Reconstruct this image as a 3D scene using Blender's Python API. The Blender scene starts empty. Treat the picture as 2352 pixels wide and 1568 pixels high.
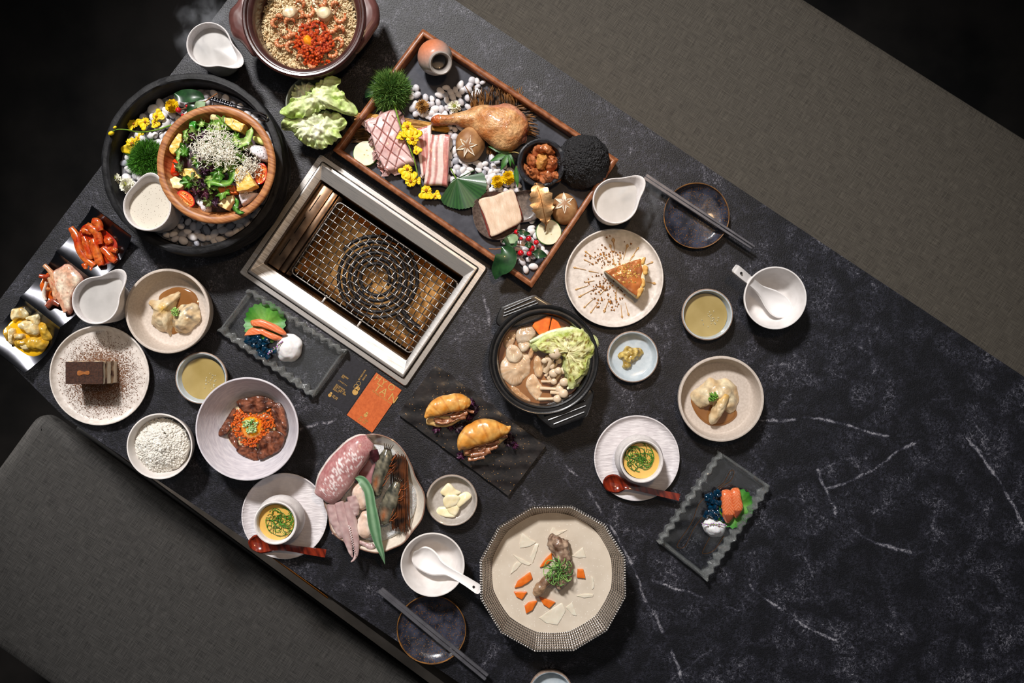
import bpy, bmesh, math, random
from math import sin, cos, pi, radians as rad
from mathutils import Vector, Matrix, noise
from mathutils.geometry import tessellate_polygon

SC = bpy.context.scene
COL = SC.collection
S, H = 0.00077, 1.5            # metres per photo pixel on the table top, camera height above it


def W(px, py, z=0.0):
    """photo pixel -> real point on the horizontal plane at height z"""
    k = S * (H - z) / H
    return Vector(((px - 1176) * k, (784 - py) * k, z))


def RP(r, z=0.0):
    return r * S * (H - z) / H


# ------------------------------------------------------------------ camera, world, lights, exposure
cam = bpy.data.cameras.new('camera')
camo = bpy.data.objects.new('camera', cam)
COL.objects.link(camo)
camo.location = (0, 0, H)
cam.sensor_width = 36.0
cam.lens = 36.0 * (H / S) / 2352
cam.clip_start = 0.05
SC.camera = camo
SC.view_settings.view_transform = 'Standard'
SC.view_settings.look = 'None'
SC.view_settings.gamma = 1.0
SC.view_settings.use_curve_mapping = False
SC.view_settings.exposure = 0.0

world = bpy.data.worlds.new('world')
SC.world = world
world.use_nodes = True
world.node_tree.nodes['Background'].inputs[0].default_value = (0.85, 0.92, 1.0, 1)
world.node_tree.nodes['Background'].inputs[1].default_value = 0.04


def spot(name, loc, aim, power, cone, blend, radius, col):
    l = bpy.data.lights.new(name, 'SPOT')
    l.energy = power
    l.spot_size = rad(cone)
    l.spot_blend = blend
    l.shadow_soft_size = radius
    l.color = col
    o = bpy.data.objects.new(name, l)
    COL.objects.link(o)
    o.location = loc
    o.rotation_euler = (Vector(aim) - Vector(loc)).to_track_quat('-Z', 'Y').to_euler()
    return o


def area(name, loc, aim, power, sx, sy, col):
    l = bpy.data.lights.new(name, 'AREA')
    l.shape = 'RECTANGLE'
    l.size, l.size_y = sx, sy
    l.energy = power
    l.color = col
    o = bpy.data.objects.new(name, l)
    COL.objects.link(o)
    o.location = loc
    o.rotation_euler = (Vector(aim) - Vector(loc)).to_track_quat('-Z', 'Y').to_euler()
    return o


KEY = spot('key_softbox', (-1.1, 2.6, 3.4), (-0.1, 0.0, 0), 1000, 42, 0.9, 0.26, (1.0, 0.97, 0.95))
PEND = spot('pendant_lamp', (0.25, 0.45, 1.75), (-0.13, 0.06, 0), 26, 46, 1.0, 0.06, (1.0, 0.64, 0.34))
FILL = area('ceiling_bounce_fill', (0.1, 0.2, 2.7), (0.1, 0.2, 0), 6.5, 3.0, 2.2, (1.0, 0.96, 0.92))  # added area light standing in for ceiling bounce, so the steel reflects grey


LEFT = spot('side_fill', (-1.85, 0.47, 0.14), (-0.62, -0.33, -0.27), 62, 42, 0.8, 0.12, (1.0, 0.95, 0.9))  # added low fill, aimed to brighten the lower bench and its front gap


# ------------------------------------------------------------------ colours and materials
def hx(h):
    out = []
    for i in (0, 2, 4):
        c = int(h[i:i + 2], 16) / 255
        out.append(c / 12.92 if c <= 0.04045 else ((c + 0.055) / 1.055) ** 2.4)
    return tuple(out)


def lerp(a, b, t):
    t = max(0.0, min(1.0, t))
    return tuple(x + (y - x) * t for x, y in zip(a, b))


def nz(x, y, z=0.0, f=1.0):
    return noise.noise(Vector((x * f, y * f, z * f)))


MATS = {}


def mat(name, c1, c2=None, scale=120, detail=4, stretch=(1, 1, 1), rotz=0, lo=.35, hi=.65, rough=.5, metal=0.0,
        spec=.5, coat=0.0, bump=0.0, bscale=None, bstretch=None, bdist=.001, sss=0.0, sssr=.006, trans=0.0, ior=1.45,
        spk=None, alpha=1.0, vc=False, distort=0.0, sheen=0.0, rvar=0.0):
    if name in MATS:
        return MATS[name]
    m = bpy.data.materials.new(name)
    m.use_nodes = True
    nt = m.node_tree
    N, L = nt.nodes, nt.links
    b = N['Principled BSDF']
    tc = N.new('ShaderNodeTexCoord')
    mp = N.new('ShaderNodeMapping')
    mp.inputs['Rotation'].default_value = (0, 0, rad(rotz))
    L.new(tc.outputs['Object'], mp.inputs['Vector'])
    ms = N.new('ShaderNodeMapping')
    ms.inputs['Scale'].default_value = stretch
    L.new(mp.outputs[0], ms.inputs['Vector'])
    no = N.new('ShaderNodeTexNoise')
    no.inputs['Scale'].default_value = scale
    no.inputs['Detail'].default_value = detail
    no.inputs['Distortion'].default_value = distort
    L.new(ms.outputs[0], no.inputs['Vector'])
    col = None
    if vc:
        at = N.new('ShaderNodeAttribute')
        at.attribute_name = 'Col'
        mx = N.new('ShaderNodeMix')
        mx.data_type = 'RGBA'
        mx.blend_type = 'MULTIPLY'
        mx.inputs[0].default_value = 1.0
        rp = N.new('ShaderNodeMapRange')
        rp.inputs[1].default_value, rp.inputs[2].default_value = lo, hi
        rp.inputs[3].default_value, rp.inputs[4].default_value = 1.0 - c1, 1.0 + c1 * .4
        L.new(no.outputs[0], rp.inputs[0])
        L.new(at.outputs['Color'], mx.inputs[6])
        L.new(rp.outputs[0], mx.inputs[7])
        col = mx.outputs[2]
    elif c2 is not None:
        r = N.new('ShaderNodeValToRGB')
        r.color_ramp.elements[0].position = lo
        r.color_ramp.elements[0].color = (*hx(c1), 1)
        r.color_ramp.elements[1].position = hi
        r.color_ramp.elements[1].color = (*hx(c2), 1)
        L.new(no.outputs[0], r.inputs[0])
        col = r.outputs[0]
    else:
        b.inputs['Base Color'].default_value = (*hx(c1), 1)
    if spk:
        vo = N.new('ShaderNodeTexVoronoi')
        vo.inputs['Scale'].default_value = spk[1]
        L.new(mp.outputs[0], vo.inputs['Vector'])
        lt = N.new('ShaderNodeMath')
        lt.operation = 'LESS_THAN'
        lt.inputs[1].default_value = spk[2]
        L.new(vo.outputs['Distance'], lt.inputs[0])
        mx = N.new('ShaderNodeMix')
        mx.data_type = 'RGBA'
        L.new(lt.outputs[0], mx.inputs[0])
        if col is not None:
            L.new(col, mx.inputs[6])
        else:
            mx.inputs[6].default_value = (*hx(c1), 1)
        mx.inputs[7].default_value = (*hx(spk[0]), 1)
        col = mx.outputs[2]
    if col is not None:
        L.new(col, b.inputs['Base Color'])
        if sss:
            pass
    b.inputs['Roughness'].default_value = rough
    if rvar:
        rr = N.new('ShaderNodeMapRange')
        rr.inputs[1].default_value, rr.inputs[2].default_value = .3, .7
        rr.inputs[3].default_value, rr.inputs[4].default_value = rough - rvar, rough + rvar
        L.new(no.outputs[0], rr.inputs[0])
        L.new(rr.outputs[0], b.inputs['Roughness'])
    b.inputs['Metallic'].default_value = metal
    b.inputs['Specular IOR Level'].default_value = spec
    b.inputs['Coat Weight'].default_value = coat
    b.inputs['Coat Roughness'].default_value = .08
    b.inputs['IOR'].default_value = ior
    b.inputs['Transmission Weight'].default_value = trans
    b.inputs['Alpha'].default_value = alpha
    b.inputs['Sheen Weight'].default_value = sheen
    if sss:
        b.inputs['Subsurface Weight'].default_value = sss
        b.inputs['Subsurface Radius'].default_value = (1.0, .55, .4)
        b.inputs['Subsurface Scale'].default_value = sssr
    if bump:
        n2 = N.new('ShaderNodeTexNoise')
        n2.inputs['Scale'].default_value = bscale or scale * 2
        n2.inputs['Detail'].default_value = 3
        m2 = N.new('ShaderNodeMapping')
        m2.inputs['Scale'].default_value = bstretch or (1, 1, 1)
        L.new(mp.outputs[0], m2.inputs['Vector'])
        L.new(m2.outputs[0], n2.inputs['Vector'])
        bp = N.new('ShaderNodeBump')
        bp.inputs['Strength'].default_value = bump
        bp.inputs['Distance'].default_value = bdist
        L.new(n2.outputs[0], bp.inputs['Height'])
        L.new(bp.outputs[0], b.inputs['Normal'])
    MATS[name] = m
    return m


def vmat(name, var=.12, **k):
    k.setdefault('scale', 200)
    return mat(name, var, vc=True, **k)


# ------------------------------------------------------------------ mesh builder
class MB:
    def __init__(s):
        s.v, s.f, s.mi, s.c = [], [], [], []

    def put(s, verts, faces, mi=0, col=None):
        b = len(s.v)
        s.v += [Vector(p) for p in verts]
        s.f += [tuple(i + b for i in f) for f in faces]
        s.mi += [mi] * len(faces)
        if col is None:
            col = (1, 1, 1)
        if isinstance(col, list):
            s.c += col
        else:
            s.c += [col] * len(verts)
        return s

    def lathe(s, prof, n=64, c=(0, 0, 0), warp=None, mi=0, col=None):
        vs, fs, cs = [], [], []
        rows = []
        for (r, z) in prof:
            if r < 1e-7:
                rows.append([len(vs)])
                vs.append((c[0], c[1], c[2] + z))
            else:
                row = []
                for k in range(n):
                    a = 2 * pi * k / n
                    p = (r * cos(a), r * sin(a), z) if warp is None else warp(a, r, z)
                    row.append(len(vs))
                    vs.append((c[0] + p[0], c[1] + p[1], c[2] + p[2]))
                rows.append(row)
        for A, B in zip(rows, rows[1:]):
            if len(A) == 1 and len(B) == 1:
                continue
            for k in range(n):
                k2 = (k + 1) % n
                if len(A) == 1:
                    fs.append((A[0], B[k2], B[k]))
                elif len(B) == 1:
                    fs.append((A[k], A[k2], B[0]))
                else:
                    fs.append((A[k], A[k2], B[k2], B[k]))
        return s.put(vs, fs, mi, col)

    def rings(s, rings, mi=0, capa=True, capb=True, col=None):
        n = len(rings[0])
        vs = [p for r in rings for p in r]
        fs = []
        for i in range(len(rings) - 1):
            for k in range(n):
                k2 = (k + 1) % n
                fs.append((i * n + k, i * n + k2, (i + 1) * n + k2, (i + 1) * n + k))
        if capa:
            fs.append(tuple(range(n))[::-1])
        if capb:
            fs.append(tuple((len(rings) - 1) * n + k for k in range(n)))
        return s.put(vs, fs, mi, col)

    def tube(s, pts, r, n=8, mi=0, col=None, caps=True):
        pts = [Vector(p) for p in pts]
        rs = r if isinstance(r, (list, tuple)) else [r] * len(pts)
        rings = []
        up = Vector((0, 0, 1))
        for i, p in enumerate(pts):
            t = (pts[min(i + 1, len(pts) - 1)] - pts[max(i - 1, 0)])
            if t.length < 1e-9:
                t = Vector((1, 0, 0))
            t.normalize()
            a = t.cross(up)
            if a.length < 1e-3:
                a = t.cross(Vector((0, 1, 0)))
            a.normalize()
            b = a.cross(t)
            rings.append([p + a * (rs[i] * cos(2 * pi * k / n)) + b * (rs[i] * sin(2 * pi * k / n)) for k in range(n)])
        if col is not None and isinstance(col, list) and len(col) == len(pts):
            col = [cc for cc in col for _ in range(n)]
        return s.rings(rings, mi, caps, caps, col)

    def ball(s, c, rad_, n=12, m=8, rot=None, mi=0, col=None, warp=None):
        c = Vector(c)
        vs, fs = [], []
        for j in range(m + 1):
            ph = pi * j / m
            if j in (0, m):
                p = [Vector((0, 0, cos(ph)))]
            else:
                p = [Vector((sin(ph) * cos(2 * pi * k / n), sin(ph) * sin(2 * pi * k / n), cos(ph))) for k in range(n)]
            for q in p:
                q = Vector((q.x * rad_[0], q.y * rad_[1], q.z * rad_[2]))
                if warp:
                    q = warp(q)
                if rot is not None:
                    q = rot @ q
                vs.append(c + q)
        for j in range(m):
            for k in range(n):
                k2 = (k + 1) % n
                if j == 0:
                    fs.append((0, 1 + k, 1 + k2))
                elif j == m - 1:
                    b = 1 + (j - 1) * n
                    fs.append((b + k, len(vs) - 1, b + k2))
                else:
                    a, b = 1 + (j - 1) * n, 1 + j * n
                    fs.append((a + k, b + k, b + k2, a + k2))
        return s.put(vs, fs, mi, col)

    def pil(s, pts, z0, h, prof='round', n=48, smooth=True, mi=0, cf=None):
        """domed slab from a (star-shaped) outline of local xy points"""
        out = resample(pts, n, smooth)
        cx = sum(p[0] for p in out) / n
        cy = sum(p[1] for p in out) / n
        PR = {'round': [(.0, 1), (.3, .99), (.6, .95), (.8, .84), (.93, .62), (1, .35), (.97, .08), (.9, 0), (0, 0)],
              'flat': [(0, 1), (.5, 1), (.85, 1), (.95, .97), (.99, .85), (1, .5), (.99, .1), (.95, 0), (0, 0)],
              'dome': [(0, 1), (.2, .97), (.4, .88), (.6, .72), (.78, .5), (.92, .24), (1, .04), (1, 0), (0, 0)],
              'puddle': [(0, 1), (.5, 1), (.8, .97), (.92, .8), (1, .2), (1, 0), (0, 0)],
              'dish': [(0, .25), (.5, .3), (.8, .55), (.95, .95), (1, 1), (1.01, .8), (.97, .3), (.8, 0), (0, 0)]}
        rows = PR[prof] if isinstance(prof, str) else prof
        if n >= 40 and len(rows) < 20:
            q = []
            for (a, b), (c, d) in zip(rows, rows[1:]):
                k = 4 if abs(c - a) > .15 and b > .15 else 2 if b > .15 else 1
                q += [(a + (c - a) * i / k, b + (d - b) * i / k) for i in range(k)]
            rows = q + [rows[-1]]
        vs, fs, cs = [], [], []
        idx = []
        for (t, zf) in rows:
            if t == 0:
                idx.append([len(vs)])
                vs.append((cx, cy, z0 + h * zf))
                if cf:
                    cs.append(cf(cx, cy, 0, zf))
            else:
                row = []
                for p in out:
                    x, y = cx + (p[0] - cx) * t, cy + (p[1] - cy) * t
                    row.append(len(vs))
                    vs.append((x, y, z0 + h * zf))
                    if cf:
                        cs.append(cf(x, y, t, zf))
                idx.append(row)
        sgn = sum(out[i][0] * out[(i + 1) % n][1] - out[(i + 1) % n][0] * out[i][1] for i in range(n))
        for A, B in zip(idx, idx[1:]):
            for k in range(n):
                k2 = (k + 1) % n
                if len(A) == 1 and len(B) > 1:
                    f = (A[0], B[k], B[k2])
                elif len(B) == 1 and len(A) > 1:
                    f = (A[k], B[0], A[k2])
                else:
                    f = (A[k], B[k], B[k2], A[k2])
                fs.append(f if sgn > 0 else f[::-1])
        return s.put(vs, fs, mi, cs if cf else None)

    def sheet(s, fn, nu, nv, t=.0008, mi=0, cf=None, mf=None):
        """surface fn(u,v) with thickness t (below)"""
        P = [[Vector(fn(i / nu, j / nv)) for j in range(nv + 1)] for i in range(nu + 1)]
        vs, fs, cs, mis = [], [], [], []
        w = nv + 1
        tot = (nu + 1) * w
        low = []
        for i in range(nu + 1):
            for j in range(nv + 1):
                p = P[i][j]
                du = P[min(i + 1, nu)][j] - P[max(i - 1, 0)][j]
                dv = P[i][min(j + 1, nv)] - P[i][max(j - 1, 0)]
                nn = du.cross(dv)
                if nn.length < 1e-12:
                    nn = Vector((0, 0, 1))
                nn.normalize()
                if nn.z < 0:
                    nn = -nn
                vs.append(p)
                low.append(p - nn * t)
                if cf:
                    cs.append(cf(i / nu, j / nv))
        vs += low
        if cf:
            cs += cs
        up = (P[nu // 2 + 1 if nu > 1 else 1][nv // 2] - P[nu // 2][nv // 2]).cross(P[nu // 2][nv // 2 + 1 if nv > 1 else 1] - P[nu // 2][nv // 2]).z > 0
        for i in range(nu):
            for j in range(nv):
                a, b, c, d = i * w + j, (i + 1) * w + j, (i + 1) * w + j + 1, i * w + j + 1
                q = (a, b, c, d) if up else (d, c, b, a)
                fs.append(q)
                fs.append(tuple(x + tot for x in q[::-1]))
                k = mf(i / nu, j / nv) if mf else mi
                mis += [k, k]
        edge = [i * w for i in range(nu + 1)] + [nu * w + j for j in range(1, nv + 1)] + \
               [i * w + nv for i in range(nu - 1, -1, -1)] + [j for j in range(nv - 1, 0, -1)]
        for k in range(len(edge)):
            a, b = edge[k], edge[(k + 1) % len(edge)]
            q = (a, b, b + tot, a + tot)
            fs.append(q[::-1] if up else q)
            mis.append(mf(0, 0) if mf else mi)
        s.put(vs, fs, 0, cs if cf else None)
        s.mi[-len(fs):] = mis
        return s

    def box(s, c, d, mi=0, rot=None, bev=0.0, col=None):
        x, y, z = d[0] / 2, d[1] / 2, d[2] / 2
        b = min(bev, x * .9, y * .9, z * .9)
        rings = []
        sts = [(-z, b), (-z + b * .3, b * .3), (-z + b, 0), (z - b, 0), (z - b * .3, b * .3), (z, b)] if b > 0 else [(-z, 0), (z, 0)]
        for zz, i in sts:
            if b > 0:
                q = []
                for sx, sy in ((1, 1), (-1, 1), (-1, -1), (1, -1)):
                    A = Vector((sx * (x - i), sy * (y - b - i * .2), zz))
                    M_ = Vector((sx * (x - i - b * .3 * 1), sy * (y - i - b * .3), zz))
                    B = Vector((sx * (x - b - i * .2), sy * (y - i), zz))
                    q += [A, M_, B] if sx * sy > 0 else [B, M_, A]
                rings.append(q)
            else:
                rings.append([Vector((sx * x, sy * y, zz)) for sx, sy in ((1, 1), (-1, 1), (-1, -1), (1, -1))])
        rings = [[Vector(c) + (rot @ p if rot is not None else p) for p in r] for r in rings]
        return s.rings(rings, mi, True, True, col)

    def rects(s, loops, mi=0, r=0.0, capb=False):
        """surface through rectangular loops (hx,hy,z[,cx,cy])"""
        rings = []
        for l in loops:
            hx_, hy_, z = l[:3]
            cx, cy = (l[3], l[4]) if len(l) > 3 else (0, 0)
            q = []
            for sx, sy in ((1, 1), (-1, 1), (-1, -1), (1, -1)):
                x, y = cx + sx * hx_, cy + sy * hy_
                A, B = (x, y - sy * r, z), (x - sx * r, y, z)
                Mm = (x - sx * r * .3, y - sy * r * .3, z)
                if r > 0:
                    q += [A, Mm, B] if sx * sy > 0 else [B, Mm, A]
                else:
                    q.append((x, y, z))
            rings.append([Vector(p) for p in q])
        return s.rings(rings, mi, False, capb)

    def loft(s, st, n=16, mi=0, cf=None, pw=1.0):
        """st: list of (x,y,z, half width, half height) in local metres; elliptical sections across the path"""
        rings, cs = [], []
        m = len(st)
        for i in range(m):
            p = Vector(st[i][:3])
            t = Vector(st[min(i + 1, m - 1)][:3]) - Vector(st[max(i - 1, 0)][:3])
            t.z = 0
            if t.length < 1e-9:
                t = Vector((1, 0, 0))
            t.normalize()
            a = Vector((-t.y, t.x, 0))
            ring = []
            for k in range(n):
                th = 2 * pi * k / n
                cx, sz = cos(th), sin(th)
                ring.append(p + a * (st[i][3] * cx) + Vector((0, 0, st[i][4] * (abs(sz) ** pw) * (1 if sz > 0 else -1))))
                if cf:
                    cs.append(cf(i / (m - 1), cx, sz))
            rings.append(ring[::-1])
            if cf:
                cs[-n:] = cs[-n:][::-1]
        return s.rings(rings, mi, True, True, cs if cf else None)


def resample(pts, n, smooth=True):
    pts = [Vector((p[0], p[1], 0)) for p in pts]
    m = len(pts)
    dense = []
    for i in range(m):
        p0, p1, p2, p3 = pts[(i - 1) % m], pts[i], pts[(i + 1) % m], pts[(i + 2) % m]
        for k in range(8):
            t = k / 8
            if smooth:
                q = .5 * ((2 * p1) + (p2 - p0) * t + (2 * p0 - 5 * p1 + 4 * p2 - p3) * t * t + (3 * p1 - p0 - 3 * p2 + p3) * t ** 3)
            else:
                q = p1.lerp(p2, t)
            dense.append(q)
    L = [0]
    for i in range(len(dense)):
        L.append(L[-1] + (dense[(i + 1) % len(dense)] - dense[i]).length)
    out = []
    j = 0
    for k in range(n):
        d = L[-1] * k / n
        while L[j + 1] < d:
            j += 1
        f = (d - L[j]) / max(1e-9, L[j + 1] - L[j])
        out.append(dense[j].lerp(dense[(j + 1) % len(dense)], f))
    return out


def spline(pts, n):
    """open Catmull-Rom through tuples of any length"""
    m = len(pts)
    out = []
    for k in range(n + 1):
        x = (m - 1) * k / n
        i = min(int(x), m - 2)
        t = x - i
        p0, p1, p2, p3 = pts[max(i - 1, 0)], pts[i], pts[i + 1], pts[min(i + 2, m - 1)]
        out.append(tuple(.5 * ((2 * b) + (c - a) * t + (2 * a - 5 * b + 4 * c - d) * t * t + (3 * b - a - 3 * c + d) * t ** 3)
                         for a, b, c, d in zip(p0, p1, p2, p3)))
    return out


def wl(o):
    v = o.location.copy()
    while o.parent:
        o = o.parent
        v = v + o.location
    return v


def ob(name, mb, m, parent=None, loc=None, lloc=None, rot=None, dis=(), kind=None, sharp=42, seed=0.0):
    me = bpy.data.meshes.new(name)
    me.from_pydata(mb.v, [], mb.f)
    ms = m if isinstance(m, (list, tuple)) else [m]
    for q in ms:
        me.materials.append(q)
    if len(ms) > 1:
        me.polygons.foreach_set('material_index', mb.mi)
    me.polygons.foreach_set('use_smooth', [True] * len(me.polygons))
    me.update()
    if dis:
        nor = [v.normal.copy() for v in me.vertices]
        for v, q in zip(me.vertices, nor):
            for (a, f) in dis:
                v.co += q * (a * noise.noise(v.co * f + Vector((seed, seed * 1.7, 3.1))))
        me.update()
    if sharp:
        me.set_sharp_from_angle(angle=rad(sharp))
    if any(c != (1, 1, 1) for c in mb.c):
        at = me.color_attributes.new('Col', 'FLOAT_COLOR', 'POINT')
        at.data.foreach_set('color', [x for c in mb.c for x in (c[0], c[1], c[2], 1)])
    o = bpy.data.objects.new(name, me)
    COL.objects.link(o)
    if parent:
        o.parent = parent
    if lloc is not None:
        o.location = lloc
    elif loc is not None:
        o.location = Vector(loc) - (wl(parent) if parent else Vector((0, 0, 0)))
    if rot:
        o.rotation_euler = rot
    if kind:
        o['kind'] = kind
    return o


def tag(o, label, cat, group=None, kind=None):
    o['label'] = label
    o['category'] = cat
    if group:
        o['group'] = group
    if kind:
        o['kind'] = kind
    return o


def thing(name, label, cat, loc=(0, 0, 0), rotz=0, group=None):
    o = bpy.data.objects.new(name, None)
    o.empty_display_size = .02
    COL.objects.link(o)
    o.location = loc
    o.rotation_euler = (0, 0, rotz)
    return tag(o, label, cat, group)


def copy_tree(o, parent=None):
    c = o.copy()
    COL.objects.link(c)
    c.parent = parent
    for ch in list(o.children):
        copy_tree(ch, c)
    return c


def crop(ox, oy, sc):
    """reader for coordinates taken from an enlarged crop of the photograph"""
    return lambda pts: [(ox + p[0] / sc, oy + p[1] / sc) + tuple(p[2:]) for p in pts]


def lp(pts, z, o):
    return [((W(p[0], p[1], z) - o).x, (W(p[0], p[1], z) - o).y) for p in pts]


def cen(pts):
    return sum(p[0] for p in pts) / len(pts), sum(p[1] for p in pts) / len(pts)


def slab(name, pts, z0, h, m, label=None, cat=None, prof='round', n=48, smooth=True, dis=(), group=None, parent=None,
         cf=None, tilt=None, seed=None, sharp=42, kind=None):
    """a thing (or part) whose outline lies under photo pixels pts at its own height"""
    o = W(*cen(pts), z0 + h * .6)
    o.z = z0
    mb = MB().pil(lp(pts, z0 + h * .6, o), 0, h, prof, n, smooth, cf=cf)
    e = ob(name, mb, m, parent, o, rot=tilt, dis=dis, seed=cen(pts)[0] if seed is None else seed, sharp=sharp, kind=kind)
    if label:
        tag(e, label, cat, group)
    return e


def rope(name, path, m, label=None, cat=None, group=None, parent=None, n=16, seg=24, dis=(), cf=None, pw=1.0, seed=None, sharp=60, kind=None):
    """loft along photo pixels: (px,py,halfwidth px,z centre,half height)"""
    st = spline([tuple(p) for p in path], seg)
    z = path[0][3]
    o = W(*cen(path), z)
    o.z = min(p[3] - p[4] for p in path)
    loc = []
    for p in st:
        q = W(p[0], p[1], p[3]) - o
        loc.append((q.x, q.y, q.z, max(RP(p[2], p[3]), 1e-5), max(p[4], 1e-5)))
    mb = MB().loft(loc, n, cf=cf, pw=pw)
    e = ob(name, mb, m, parent, o, dis=dis, seed=path[0][0] if seed is None else seed, sharp=sharp, kind=kind)
    if label:
        tag(e, label, cat, group)
    return e


def leaf(name, path, m, label=None, cat=None, group=None, parent=None, nu=28, nv=8, fold=.2, wave=.0, wf=3, teeth=0, td=.25, t=.0006,
         cf=None, seed=0, curl=0.0):
    """blade along photo pixels (px,py,halfwidth px,z)"""
    st = spline([tuple(p) for p in path], nu)
    o = W(*cen(path), path[0][3])
    pts = [W(p[0], p[1], p[3]) - o for p in st]

    def fn(u, v):
        i = min(int(round(u * nu)), nu)
        p = pts[i]
        tt = (pts[min(i + 1, nu)] - pts[max(i - 1, 0)])
        tt.z = 0
        tt.normalize()
        a = Vector((-tt.y, tt.x, 0))
        w = RP(max(st[i][2], .05), st[i][3])
        if teeth:
            ph = (u * teeth) % 1.0
            w *= 1 - td * (ph if ph < .75 else (1 - ph) * 3)
        s = 2 * v - 1
        z = fold * w * abs(s) ** 1.4 + wave * sin(u * pi * 2 * wf + (0 if s > 0 else 1.3) + seed) * abs(s) ** 1.5 + curl * w * s
        return p + a * (w * s) + Vector((0, 0, z))
    mb = MB().sheet(fn, nu, nv, t, cf=cf)
    e = ob(name, mb, m, parent, o, sharp=60)
    if label:
        tag(e, label, cat, group)
    return e


def fan(name, c, z, rfun, m, label=None, cat=None, group=None, parent=None, na=72, nr=12, a0=0, a1=2 * pi, zf=None, t=.0006, cf=None, rot=None):
    """polar leaf sheet about photo pixel c: rfun(angle)->px, zf(t,angle)->metres"""
    o = W(c[0], c[1], z)

    def fn(u, v):
        a = a0 + (a1 - a0) * v
        r = RP(rfun(a), z) * (u * .98 + .02)
        return Vector((r * cos(a), -r * sin(a), zf(u, a) if zf else 0))
    mb = MB().sheet(fn, nr, na, t, cf=(lambda u, v: cf(u, a0 + (a1 - a0) * v)) if cf else None)
    e = ob(name, mb, m, parent, o, sharp=70, rot=rot)
    if label:
        tag(e, label, cat, group)
    return e
# ------------------------------------------------------------------ the setting: floor, table, benches
TA = rad(-34.3)                 # the table's long direction


def prism(poly, z0, z1, hole=None):
    mb = MB()
    loops = [poly] + ([hole] if hole else [])
    flat = [p for l in loops for p in l]
    tri = tessellate_polygon([[Vector((p[0], p[1], 0)) for p in l] for l in loops])
    n = len(flat)
    vs = [(p[0], p[1], z1) for p in flat] + [(p[0], p[1], z0) for p in flat]
    fs = []
    for t in tri:
        a, b, c = [Vector((*flat[i][:2], 0)) for i in t]
        t = tuple(t) if (b - a).cross(c - a).z > 0 else tuple(t)[::-1]
        fs.append(t)
        fs.append(tuple(i + n for i in t[::-1]))
    base = 0
    for l in loops:
        m = len(l)
        area_ = sum(l[i][0] * l[(i + 1) % m][1] - l[(i + 1) % m][0] * l[i][1] for i in range(m))
        ccw = area_ > 0
        if l is not poly:
            ccw = not ccw
        for i in range(m):
            a, b = base + i, base + (i + 1) % m
            q = (a, a + n, b + n, b)
            fs.append(q if ccw else q[::-1])
        base += m
    return mb.put(vs, fs)


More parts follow.
